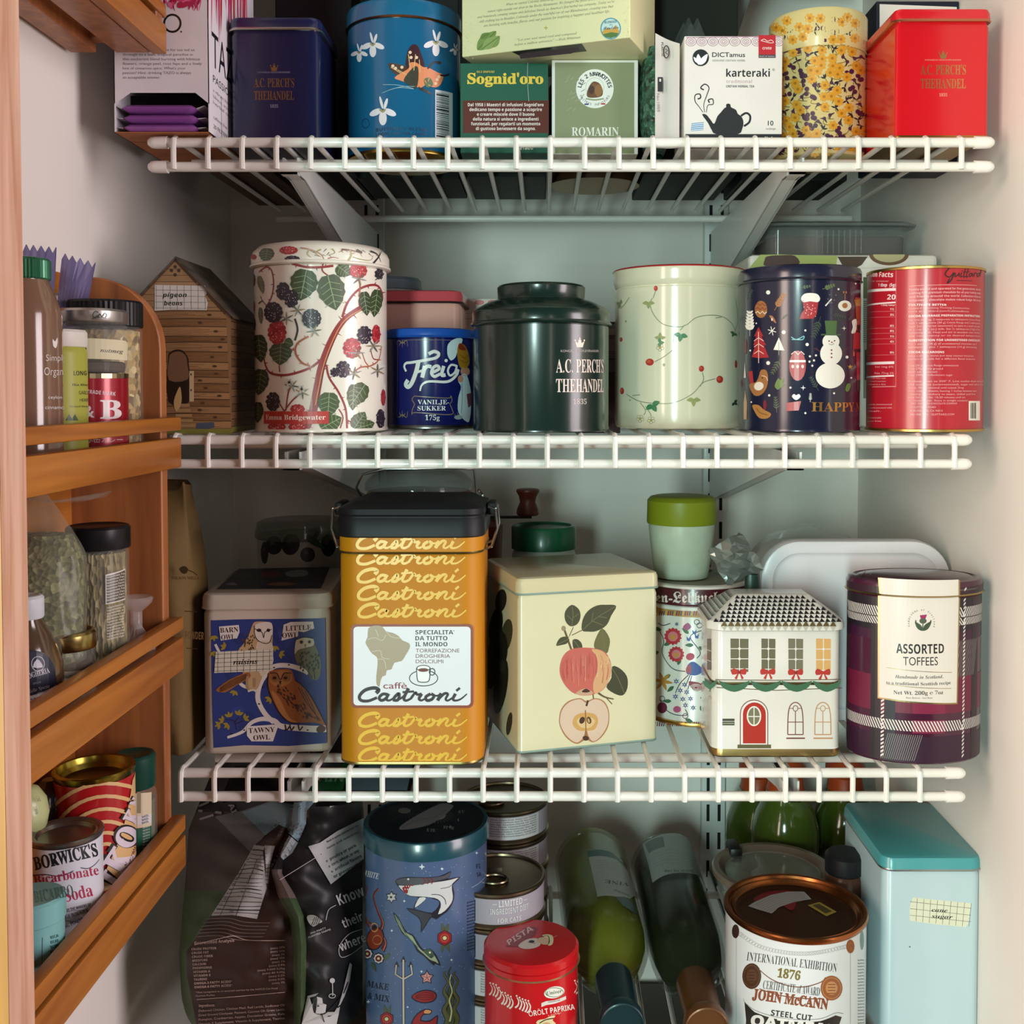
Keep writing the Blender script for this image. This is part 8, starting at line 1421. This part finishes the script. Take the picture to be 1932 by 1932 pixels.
# oatmeal tin
def oat():
    Yc, r = .862, .0556; cx = xx(1500, Yc); zt = zy(1707, Yc); cu = gold('#a8653a', .26); cd = gold('#6f4630', .34); root = thing('oatmeal_tin', (cx, Yc, zt4), 'white oatmeal tin with a recessed copper lid and medals on its label', 'tin'); sh = circ(r, 96)
    b = MB(); b.loft(cx, Yc, [(.001, zt4), (0, zt4+.001), (0, zt-.0045), (.001, zt-.0070)], sh, paint('#dfe1e4', .32, 0, .2)); a = Art(b, Oval(cx, Yc, r), Z16); k = '#2a2624'; ln = '#8a8684'; cp = gold('#a86a3c', .4)
    a.line([(190, 1120), (190, 1640)], 3, ln, sm=0); a.line([(880, 1215), (880, 1640)], 3, ln, sm=0); L = catmull([(212, 1105), (330, 1180), (470, 1215), (600, 1225), (720, 1212), (852, 1182)], False, 8)
    for x, y in L: a.ring(x, y-8, 13, 11, 2.5, '#a8a6a8', 10)
    a.ell(186, 1082, 22, 42, '#3a2420'); a.ell(880, 1173, 25, 42, cp); a.ell(950, 1135, 12, 60, '#6f8a84'); a.k = 1; a.ring(880, 1173, 18, 32, 3, '#6a3a20', 18); a.line([(870, 1190), (885, 1160), (892, 1180)], 5, '#6a3a20'); a.k = 0
    a.text('INTERNATIONAL EXHIBITION', 252, 1258, 548, 54, k, 'b', rot=-7.5, bold=-.012); a.text('1876', 436, 1358, 140, 54, '#7a6a2c', 'b', rot=-8, bold=.02)
    for x, y, rx, ry, c in ((284, 1353, 57, 78, '#4a3020'), (766, 1425, 66, 75, '#9a5a34')):
        a.k = 0; a.ell(x, y, rx, ry, c, 0, 36); a.k = 1; a.ring(x, y, rx*.84, ry*.84, 4, '#c08a5c' if rx > 60 else '#6a4a34', 30); a.k = 2; a.ell(x, y, rx*.55, ry*.55, '#c48a5c' if rx > 60 else '#5c3e2a'); a.k = 3
        for i in range(4): a.line([(x-rx*.35, y-ry*.3+i*18), (x+rx*.35, y-ry*.3+i*18)], 4, '#6a3a20' if rx > 60 else '#3a2418', sm=0)
    a.k = 0; a.line([(325, 1310), (400, 1370), (500, 1410), (600, 1418), (700, 1390), (730, 1360)], 6, '#7a4a34'); a.line([(330, 1430), (450, 1468), (600, 1488), (720, 1490)], 6, '#7a4a34')
    a.text('CERTIFICATE of AWARD', 350, 1428, 345, 52, k, 'b', rot=-7.5, bold=-.01); a.text('JOHN McCANN', 285, 1490, 462, 62, '#8a4a2c', 'b', rot=-8, bold=.03); a.text('STEEL CUT', 398, 1590, 250, 34, k, 'sb', rot=-8)
    a.poly([(240, 1510), (300, 1570), (420, 1610), (560, 1630), (700, 1625), (790, 1590), (828, 1600), (800, 1680), (790, 1760), (240, 1760), (250, 1620)], k); a.k = 1; a.text('OATMEAL', 275, 1650, 520, 62, '#e4e2e0', 'sb', rot=-7, bold=.03); a.k = 0; a.line([(232, 1490), (250, 1520), (310, 1562), (430, 1600), (560, 1616), (700, 1610), (790, 1576), (838, 1580)], 4, ln)
    for i in range(22): a.text('Nutrition facts per serving'[: 10+i % 6], 925, 1262+i*19, 38, 9, '#6f6c6c', 'sb', rot=4)
    b.build('body', root)
    b = MB(); b.loft(cx, Yc, [(-.0002, zt-.0045), (-.0014, zt-.003), (-.0016, zt-.0008), (-.0008, zt+.0004), (.0008, zt+.0006), (.0022, zt), (.0032, zt-.0022), (.0044, zt-.0024), (.0052, zt-.0014), (.0062, zt-.0026), (.0076, zt-.0055), (.009, zt-.0062, cd), (.014, zt-.0062, cd)], sh, cu, cap0=False); t = Art(b, toplane(0, 0, zt-.0060), Z16)
    t.poly([(300, 880), (380, 842), (520, 836), (560, 860), (540, 945), (500, 948), (440, 900), (320, 905)], '#7a141c', 3); t.k = 1; t.poly([(262, 930), (300, 905), (400, 862), (500, 842), (600, 842), (645, 888), (540, 905), (450, 935), (405, 975), (320, 950)], '#a8a6a8'); t.k = 2
    for i in range(7): t.line([(300+i*14, 925+i*7), (420+i*10, 868+i*10), (590+i*6, 846+i*7)], 3, '#5a5658')
    t.k = 1; t.poly([(622, 925), (695, 905), (798, 965), (735, 992)], '#a08a34'); t.k = 2; t.poly([(650, 925), (690, 915), (770, 962), (730, 975)], '#4a3e1c'); t.line([(672, 932), (742, 965)], 6, '#b8a04a', sm=0); b.build('lid', root)
oat()
# light blue sugar tin
BY = .857; zs, ztp = zy(1643, BY), zy(1617, BY)
def art(b, sf):
    a = Art(b, sf, Z16); a.poly([(1258, 876), (1350, 886), (1480, 898), (1614, 912), (1606, 960), (1596, 1030), (1580, 1056), (1400, 1040), (1240, 1018), (1238, 940)], paint('#d4d6c0', .7)); a.k = 1
    for i in range(9): a.line([(1285+i*41, 882+i*3.6), (1278+i*40, 1022+i*4)], 2.6, '#6a6a5c', sm=0)
    for y in (902, 944, 984): a.line([(1242, y), (1610, y+40)], 2.6, '#6a6a5c', sm=0)
    a.k = 2; a.text('cane', 1372, 962, 96, 24, '#22221e', 'bi', rot=-3); a.text('sugar', 1372, 1000, 128, 24, '#22221e', 'bi', rot=-3); a.ell(1240, 1175, 5, 5, '#5a6a6c', n=10)
root, _ = box_tin('sugar_tin', 'tall light blue rectangular tin with a teal lid and a note reading cane sugar', 'tin', 1666, 1851, BY, .118, zt4, zs, ztp, paint('#b4cbd2', .3, 0, .2, .02), paint('#469a9f', .32, 0, .25, .02), rad=.008, art=art, px_y=1750, rim=gold('#a8b0b0', .3))
# ------------------------------------------------------------------ jars and tins in the spice rack
Z8, Z12 = (0, 880, 3.331), (0, 1380, 3.5)
def rk_at(px, X, py=None):                              # distance at which the line x = X shows at column px
    d = ray(px, py or PYD); return X*d.y/d.x
PYD = 700
def jar(name, label, cat, px, X, r, zb, zt, zl, body, lid, neck=0, lr=None, fill=None, art=None, lidm=None, kids=None, fz=.9, ribs=0):
    Y = rk_at(px, X); root = thing(name, (X, Y, zb), label, cat); lr = lr or r
    b = MB(); prof = [(.0015, zb), (0, zb+.0015), (0, zl-.004-neck), (max(0, r-lr)*.6, zl-.002-neck*.35), (max(.0008, r-lr+.0008), zl-.0006), (max(.0008, r-lr+.0008), zl)]; b.loft(X, Y, prof, circ(r, 56), body)
    if art: art(b, Oval(X, Y, r))
    b.build('body', root)
    if fill:
        b = MB(); b.loft(X, Y, [(.003, zb+.0015), (.0018, zb+.003), (.0018, zb+(zl-zb-neck)*fz), (.004, zb+(zl-zb-neck)*fz+.001)], circ(r, 48), fill); b.build('contents', root)
    b = MB(); sh = circ(lr, 64)
    if ribs: sh = lambda i: [((lr-i-(.0005 if k % 2 else 0))*math.cos(2*math.pi*k/96), (lr-i-(.0005 if k % 2 else 0))*math.sin(2*math.pi*k/96)) for k in range(96)]
    b.loft(X, Y, [(0, zl), (-.0006, zl+.0008), (-.0006, zt-.0018), (.0006, zt-.0003), (.0022, zt), (.003, zt-.0006)], sh, lid); b.build('lid', root, sharp=25 if ribs else 38); return root, Y
zA, zB_, zC = [z+.0006 for z in ZB]
gl = film('#dfe3df', .09, .04); wl = '#e2ddd8'
def Zp(py, px, X): return zy(py, rk_at(px, X))
# upper shelf of the rack
def art(b, sf):
    a = Art(b, sf, Z4); a.poly([(368, 740), (385, 760), (400, 730), (402, 765), (392, 805), (372, 790)], wl, 2); a.text('Simply', 322, 895, 140, 46, wl, bold=-.01); a.text('Organic', 310, 995, 165, 56, wl, bold=-.01); a.text('ceylon', 338, 1160, 95, 22, wl); a.text('cinnamon', 316, 1232, 150, 24, wl)
jar('spice_bottle', 'tall glass bottle of brown cinnamon with a ribbed green lid', 'bottle', 46, -.309, .0213, zA, Zp(487, 46, -.309), Zp(528, 46, -.309), paint('#7d5f4c', .12, 0, .6, .08), paint('#2a6a4c', .3, .4, .1), neck=.017, lr=.0148, art=art, ribs=1)
def art(b, sf):
    a = Art(b, sf, Z4); a.text('LONG', 516, 996, 90, 30, '#3a3f20', 'sb'); a.text('Thin Mint', 505, 1070, 110, 16, '#3a3f20', 'bi'); a.text('GARLIC', 552, 1130, 80, 26, '#4a4f2a'); a.text('HERBS', 560, 1180, 70, 22, '#4a4f2a'); a.text('Ground blend', 490, 1220, 130, 14, '#4a4f2a')
    for x in (485, 525): a.poly([(x, 1268), (x+24, 1312), (x-24, 1312)], '#2c4a24')
jar('spice_shaker', 'yellow-green labelled shaker with a white cap beside the cinnamon bottle', 'shaker', 113, -.302, .0160, zA, Zp(622, 113, -.302), Zp(655, 113, -.302), paint('#a3a545', .4), paint('#d6d2c8', .4), lr=.0155, art=art)
def art(b, sf):
    a = Art(b, sf, Z4); a.rect(470, 985, 900, 1018, gold('#a89a7c')); a.text('GOLDEN TRADE MARK', 470, 1110, 340, 26, '#e2c8cc', 'sb', rot=-5); a.text('&', 580, 1290, 82, 84, '#e6dcdc', 'b', bold=.015); a.text('S', 455, 1295, 110, 120, '#e6dcdc', 'b', bold=.015); a.text('B', 702, 1298, 150, 130, '#e6dcdc', 'b', bold=.015); a.text('赤缶カレー', 600, 1465, 260, 34, '#e2d2d2')
X = -.3028; Ysb = rk_at(175, X); zsb = zy(708, Ysb-.02); root = thing('curry_tin', (X, Ysb, zA), 'small red curry powder tin under the nutmeg jar', 'tin'); b = MB(); b.loft(X, Ysb, [(.001, zA), (0, zA+.001), (0, zsb-.001), (.001, zsb)], circ(.0222, 64), paint('#9c1226', .28, .2, .3)); art(b, Oval(X, Ysb, .0222)); b.build('body', root); b = MB(); b.loft(X, Ysb, [(.001, zsb-.001), (0, zsb-.0005), (.001, zsb+.0006), (.003, zsb+.0002)], circ(.0222, 64), gold('#b0a080')); b.build('lid', root)
def art(b, sf):
    a = Art(b, sf, Z4); a.poly([(608, 735), (880, 755), (895, 775), (890, 892), (606, 880)], paint('#d6cfae', .7)); a.k = 1; a.text('nutmeg', 702, 832, 160, 28, '#4a4438', 'bi', rot=-4)
zn = zsb+.0008; zl, ztp = zy(606, Ysb-.02), zy(580, Ysb-.02); root, _ = jar('spice_jar', 'glass jar with a silver lid and a paper note reading nutmeg', 'jar', 175, X, .0222, zn, ztp, zl, gl, paint('#b8b2ac', .3, .85, 0, .05), art=art, fill=paint('#4a3c30', .8, 0, 0, .3, 150, .4), fz=.22, lr=.0218)
b = MB(); a = Art(b, Oval(X, Ysb, .0226), Z4); a.line([(690, 555), (665, 550), (650, 575), (665, 592), (690, 575)], 5, '#2a2826'); a.line([(690, 590), (700, 565), (715, 585), (735, 560), (748, 575), (738, 590)], 5, '#2a2826'); a.line([(645, 600), (700, 590), (745, 596)], 4, '#2a2826'); b.build('lid_mark', root)
jar('spice_jar', 'jar of pale gold seeds with a black ribbed screw lid', 'jar', 199, -.3065, .0245, zA, Zp(568, 199, -.3065), Zp(618, 199, -.3065), gl, paint('#161618', .4), fill=speck('gold_seed', ['#8a6c34', '#c4a868', '#5a4420', '#e0cf98'], 260), fz=.97, ribs=1)
def sachet(px, py0, py1, w_, X, label, tilt):
    Y = rk_at(px, X); z0, z1 = zA, zy(py0, Y); root = thing('spice_sachet', (X, Y, z0), label, 'packet'); m = paint('#7d76a4', .25, .25, .3, .3, 60); q = random.Random(int(px)); n = 9; W = w_*Y/F; b = MB(); V = []
    for o in (0, .0012):
        for j in range(10):
            for i in range(n+1):
                u, v = i/n-.5, j/9; top = (.0022 if i % 2 else -.0022) if j == 9 else 0; V.append((X+u*W*(1 if v > .4 else .8)+tilt*v**2, Y+o+.004*math.sin(math.pi*(u+.5))*(1-v)+.003*math.sin(6*v+3*u), z0+(z1-z0)*v+top-.006*u*tilt/.012*(v > .9)))
    M_ = 10*(n+1); fs = [(j*(n+1)+i, j*(n+1)+i+1, (j+1)*(n+1)+i+1, (j+1)*(n+1)+i) for j in range(9) for i in range(n)]; rim = [(i, M_+i, M_+i+1, i+1) for i in range(n)]+[(9*(n+1)+i+1, M_+9*(n+1)+i+1, M_+9*(n+1)+i, 9*(n+1)+i) for i in range(n)]
    b.add(V, fs+[tuple(M_+k for k in reversed(f)) for f in fs]+rim, m); a = Art(b, front(Y-.001), Z4); b.build('packet', root, smooth=False)
    return root, Y
sachet(72, 470, 600, 54, -.324, 'purple foil sachet whose zigzag edge shows above the green lid', .002); rt, Y = sachet(118, 492, 600, 56, -.331, 'purple and silver sachet leaning right with a zigzag torn top', .012)
b = MB(); zc = zy(573, Y-.008); b.loft(xx(100, Y-.008), Y-.008, [(.0030, zc-.0034), (.0006, zc-.002), (0, zc), (.0006, zc+.002), (.003, zc+.0034)], circ(.0046, 24), paint('#0f5c34', .3, 0, .3)); b.build('round_sticker', rt)
# middle shelf of the rack
PYD = 1130
def herb_bag():
    X, px = -.312, 78; Y = rk_at(px, X); z0, z1 = zB_, zy(930, Y); root = thing('herb_bag', (X, Y, z0), 'clear plastic bag of dried green herbs twisted shut at the top', 'bag')
    f = lambda g: (lambda u, v: (X+(.0265-g)*math.cos(2*math.pi*u)*(1-.85*max(0, (v-.70)/.3)**1.2)*(1+.05*math.sin(9*u*2*math.pi+7*v)*(v > .4))*(.7+.3*min(1, v*5)), Y+(.020-g)*math.sin(2*math.pi*u)*(1-.85*max(0, (v-.70)/.3))*(.7+.3*min(1, v*5)), z0+(z1-z0)*v))
    b = MB(); c = f(.002); b.grid(lambda u, v: c(u, .01+v*.80), 44, 24, speck('dried_herb', ['#4a5030', '#7d7f52', '#343a22', '#9a9a6c'], 330, .9, (1, 1, 1)), True); b.f.append(tuple(23*44+i for i in range(44))); b.m.append(0); b.build('herbs', root)
    b = MB(); o = f(0); b.grid(lambda u, v: o(u, v), 48, 30, film('#b4b4a0', .2, .12), True); b.build('bag', root)
    b = MB(); z = z1-.006; b.grid(lambda u, v: (X+.002+.034*(v)*math.cos(math.pi*u*1.0-.4)*1.2, Y+.012*math.sin(math.pi*u)*v, z+.004*math.sin(9*u)*v+.003*v), 18, 6, film('#d0cabc', .35, .12)); b.build('bag_end', root)
herb_bag()
def art(b, sf):
    a = Art(b, sf, Z8); a.poly([(662, 680), (786, 642), (786, 835), (664, 868)], '#cfccc4'); a.k = 1; a.poly([(668, 690), (784, 652), (784, 828), (670, 860)], '#4a4238'); a.k = 2
    for i in range(9): a.text('Nutrition Facts serving size'[: 12+i % 5], 672, 704+i*18, 112, 11, '#d8d4ca', 'sb', rot=14)
    for i in range(12): a.text('Ingredients: organic rosemary'[: 13+i % 6], 672, 895+i*18, 110, 10, '#d0ccc0', 'sb', rot=14)
jar('spice_jar', 'glass jar of dried rosemary with a black lid on the middle rack shelf', 'jar', 187, -.2998, .0192, zB_, Zp(990, 187, -.2998), Zp(1033, 187, -.2998), gl, paint('#18191c', .35), lr=.0198, fill=speck('rosemary', ['#6a5c34', '#9a8a58', '#4a4426', '#b8aa7c'], 330, .9, (1.6, 1.6, .5)), art=art, fz=.97)
def art(b, sf): a = Art(b, sf, Z8); a.poly([(390, 1290), (590, 1262), (600, 1380), (392, 1390)], '#c9c4b4'); a.k = 1; a.text('cumin seeds', 395, 1335, 200, 24, '#4a463c', 'i', rot=8)
jar('spice_jar', 'short jar with a gold lid between the brown jar and the rosemary', 'jar', 123, -.2985, .0170, zB_, Zp(1188, 123, -.2985), Zp(1222, 123, -.2985), gl, gold('#a8935c', .25), lr=.0172, fill=paint('#5a4230', .8, 0, 0, .3, 200, .4), art=art, fz=.8)
def art(b, sf):
    a = Art(b, sf, Z8); nv_ = '#1c2036'; a.poly([(60, 1300), (100, 1210), (170, 1165), (240, 1160), (300, 1190), (340, 1260), (354, 1370), (352, 1420), (60, 1460)], nv_, 3); a.k = 1; a.poly([(60, 1440), (200, 1440), (354, 1372), (352, 1430), (180, 1500), (60, 1510)], '#ccc8c4'); a.k = 2
    a.ring(238, 1240, 40, 46, 4, '#c4c4cc', 18); a.poly([(205, 1262), (232, 1210), (262, 1240), (265, 1262)], '#c4c4cc', 2); a.text('DROGHERIA', 140, 1345, 180, 34, '#c4c4cc', 'b', rot=16); a.text('mix', 210, 1372, 50, 18, '#8a8a94', rot=14); a.text('Una delle Spezie', 130, 1440, 190, 20, '#c4c4cc', 'i', rot=16); a.text('PEPERONCINO', 140, 1506, 190, 26, '#3a3a3a', 'sb', rot=18)
jar('spice_jar', 'brown spice jar with a navy arched label and a white cap', 'jar', 49, -.306, .0200, zB_, Zp(1122, 49, -.306), Zp(1166, 49, -.306), paint('#54402f', .12, 0, .6, .2, 60), paint('#c8ccd2', .35), neck=.022, lr=.0092, art=art)
def glass_thing():
    X, px = -.289, 257; Y = min(rk_at(px, X), RY1-.029); root = thing('spice_grinder', (X, Y, zB_), 'small clear glass juicer with a ribbed dome by the rack panel', 'glass'); g = film('#d8d0cc', .3, .06); z = zB_; b = MB()
    sh = lambda i: [((.0145-i)*(1+.05*math.cos(16*2*math.pi*k/128))*math.cos(2*math.pi*k/128), (.0145-i)*(1+.05*math.cos(16*2*math.pi*k/128))*math.sin(2*math.pi*k/128)) for k in range(128)]
    b.loft(X, Y, [(.001, z), (0, z+.001), (.0008, z+.010), (.004, z+.021), (.009, z+.028), (.0115, z+.032)], sh, g); b.build('ribbed_dome', root)
    b = MB(); b.loft(X, Y, [(.0105, z+.030), (.0105, z+.042), (.004, z+.048), (.003, z+.051), (.0045, z+.0525)], circ(.0145, 48), g); b.build('stem', root)
glass_thing()
# lowest shelf of the rack
PYD = 1600
def cone_tin():
    X, px = -.3056, 180; Y = rk_at(px, X); r = .0254; zt = zy(1448, Y); root = thing('licorice_tin', (X, Y, zC), 'red tin with cream arcs and an open gold rim on the lowest rack shelf', 'tin'); gd = gold('#9a8a3a', .25); sh = circ(r, 64)
    b = MB(); b.loft(X, Y, [(.003, zC), (.002, zC+.001), (0, zt-.0045), (.001, zt-.007)], sh, paint('#ad1a1e', .3, 0, .3)); a = Art(b, Oval(X, Y, r-.0012), Z12, .0016); cr = '#d8b07a'
    for rr in (60, 130, 200, 280, 360, 440): a.k = 0; a.line([(700+rr*math.cos(R(t)), 800-rr*math.sin(R(t))*1.05) for t in range(55, 190, 9)], 24, cr, sm=0)
    a.k = 1; a.poly([(860, 320), (885, 260), (890, 900), (760, 1010), (660, 1060), (700, 900), (800, 640)], cr); k = '#1c1618'; w_ = '#d8ccd8'
    for t, x, y, h, wd, r_ in (('N', 895, 513, 70, 60, 62), ('K', 879, 624, 100, 90, 62), ('O', 839, 787, 130, 150, 60), ('K', 789, 949, 150, 165, 58), ('I', 751, 1037, 130, 80, 55)): a.k = 2; a.text(t, x, y, wd, h, k, 'b', rot=r_, bold=.09); a.k = 3; a.text(t, x+2, y-2, wd*.92, h*.95, w_, 'b', rot=r_, bold=.035)
    a.k = 2
    for i in range(3): a.text('LAKRIDS', 830+i*18, 900-i*50, 90, 14, '#6a2a1c', 'sb', rot=62)
    b.build('body', root)
    b = MB(); b.loft(X, Y, [(.0002, zt-.0045), (-.0008, zt-.002), (-.0012, zt), (-.0004, zt+.001), (.0016, zt+.0006), (.0026, zt-.003), (.0034, zt-.0042), (.0046, zt-.0036), (.006, zt-.0060), (.012, zt-.0062)], sh, gd, cap0=False); b.build('rim', root)
cone_tin()
def art(b, sf):
    a = Art(b, sf, Z12); a.poly([(860, 430), (905, 405), (1000, 400), (1000, 620), (860, 640)], '#cfc2a4'); a.k = 1; a.rect(905, 400, 930, 540, '#8a8468'); a.poly([(905, 560), (1000, 540), (1000, 600), (905, 615)], '#d0cccf'); a.k = 2
    for i in range(3): a.text('BASIL', 940, 572+i*20, 45, 13, '#2a2a28', 'sb', rot=18)
    a.k = 1; a.poly([(860, 650), (1000, 620), (1000, 860), (860, 880)], '#1f5a44'); a.k = 2
    for i in range(12): a.text('organic basil leaf', 942, 640+i*19, 48, 10, '#c8d0c8', rot=14)
jar('spice_jar', 'glass jar with a dark green cap behind the red arc tin', 'jar', 256, -.294, .0150, zC, Zp(1420, 256, -.294), Zp(1482, 256, -.294), gl, paint('#0f3f34', .35), lr=.0138, fill=paint('#5a5c40', .8, 0, 0, .3, 200, .4), art=art, neck=.004)
def art(b, sf):
    a = Art(b, sf, Z12); k = '#181a20'; rd_ = '#a8204a'; a.text("BORWICK'S", 232, 915, 430, 84, k, 'b', rot=13, bold=.02); a.line([(205, 950), (300, 945), (400, 955), (485, 920)], 6, '#2a2c44'); a.line([(532, 900), (580, 905), (625, 880), (655, 845)], 6, '#2a2c44'); a.text('Bicarbonate', 228, 1016, 432, 66, rd_, 'b', rot=9.5); a.text('of Soda', 330, 1150, 295, 84, rd_, 'b', rot=13)
    a.text('PRODUCED BY THE MAKERS OF', 340, 1215, 270, 18, '#3a3a40', 'sb', rot=14); a.text('GEORGE BORWICK', 370, 1260, 230, 26, '#4a4a50', 'b', rot=18); a.ring(520, 1220, 110, 40, 3, '#6a6a70', 24); a.text('BAKING POWDER', 370, 1325, 220, 26, '#3a3a40', 'b', rot=22)
X = -.3026; Y = rk_at(124, X); r = .0219; zt = zy(1567, Y); root = thing('baking_tin', (X, Y, zC), 'white bicarbonate of soda tin with a pressed silver lid', 'tin'); b = MB(); b.loft(X, Y, [(.001, zC), (0, zC+.001), (0, zt-.0034), (.001, zt-.0045)], circ(r, 72), paint('#d4d6e0', .3, 0, .2)); art(b, Oval(X, Y, r)); b.build('body', root)
b = MB(); b.loft(X, Y, [(.0002, zt-.0034), (-.0008, zt-.002), (-.0010, zt-.0004), (0, zt+.0004), (.0018, zt), (.0030, zt-.0012), (.0042, zt-.0010), (.006, zt-.0030), (.012, zt-.0032)], circ(r, 72), paint('#8a8684', .28, .9, 0, .06)); b.build('lid', root)
X = -.3322; Y = rk_at(96, X); r = .0136; zt = zy(1470, Y); root = thing('dark_bottle', (X, Y, zC), 'dark rounded bottle behind the white bicarbonate tin', 'bottle'); b = MB(); b.loft(X, Y, [(.001, zC), (0, zC+.002), (0, zt-.018), (.001, zt-.010), (.004, zt-.004), (.009, zt)], circ(r, 48), paint('#241a1c', .15, 0, .5)); b.build('body', root)
X = -.331; Y = rk_at(50, X); r = .0138; zt = zy(1482, Y); root = thing('lime_bottle', (X, Y, zC), 'rounded pale green and white bottle at the left edge of the lowest rack shelf', 'bottle'); b = MB(); z0 = zt-.034; b.loft(X, Y, [(.004, zC), (.003, zC+.002), (.003, z0-.012), (.006, z0-.004), (.005, z0), (.0015, z0+.008), (0, z0+.016), (.0015, z0+.025), (.006, z0+.032), (.010, zt)], circ(r, 48), paint('#bcc48c', .35, 0, .2, .12, 50)); a = Art(b, Oval(X, Y, r), Z12, .0002); a.k = 2
a.text('LIME', 235, 430, 40, 22, '#3a3a34', 'i', rot=-70); a.text('100%', 225, 500, 50, 16, '#3a3a34', 'i', rot=-75); b.build('body', root)
def art(b, sf):
    a = Art(b, sf, Z12); a.line([(280, 1360), (276, 1580)], 4, '#2a5a5c', sm=0)
    for i in range(5): a.text('BICARBO'[: 4+i % 3], 335, 1370+i*32, 55, 18, '#1f4a4c', 'sb', rot=16)
    a.ell(215, 1410, 4, 16, '#2a5a5c')
X = -.297; Y = rk_at(60, X); r = .0169; zt = zy(1688, Y); zs = zy(1754, Y-r*.8); root = thing('turquoise_tin', (X, Y, zC), 'small turquoise round tin in front of the bicarbonate tin', 'tin'); tq = paint('#79b4b4', .32, 0, .25); b = MB(); b.loft(X, Y, [(.001, zC), (0, zC+.001), (0, zs)], circ(r, 64), tq); art(b, Oval(X, Y, r)); b.build('body', root)
b = MB(); b.loft(X, Y, [(-.0004, zs, paint('#3f6a6c')), (-.0010, zs+.0006), (-.0010, zt-.0016), (.0005, zt), (.002, zt)], circ(r, 64), tq); t = Art(b, toplane(0, 0, zt+.0001), Z12); t.text('BICARBO', 232, 1130, 260, 76, '#5c9494', 'b', rot=10); b.build('lid', root)
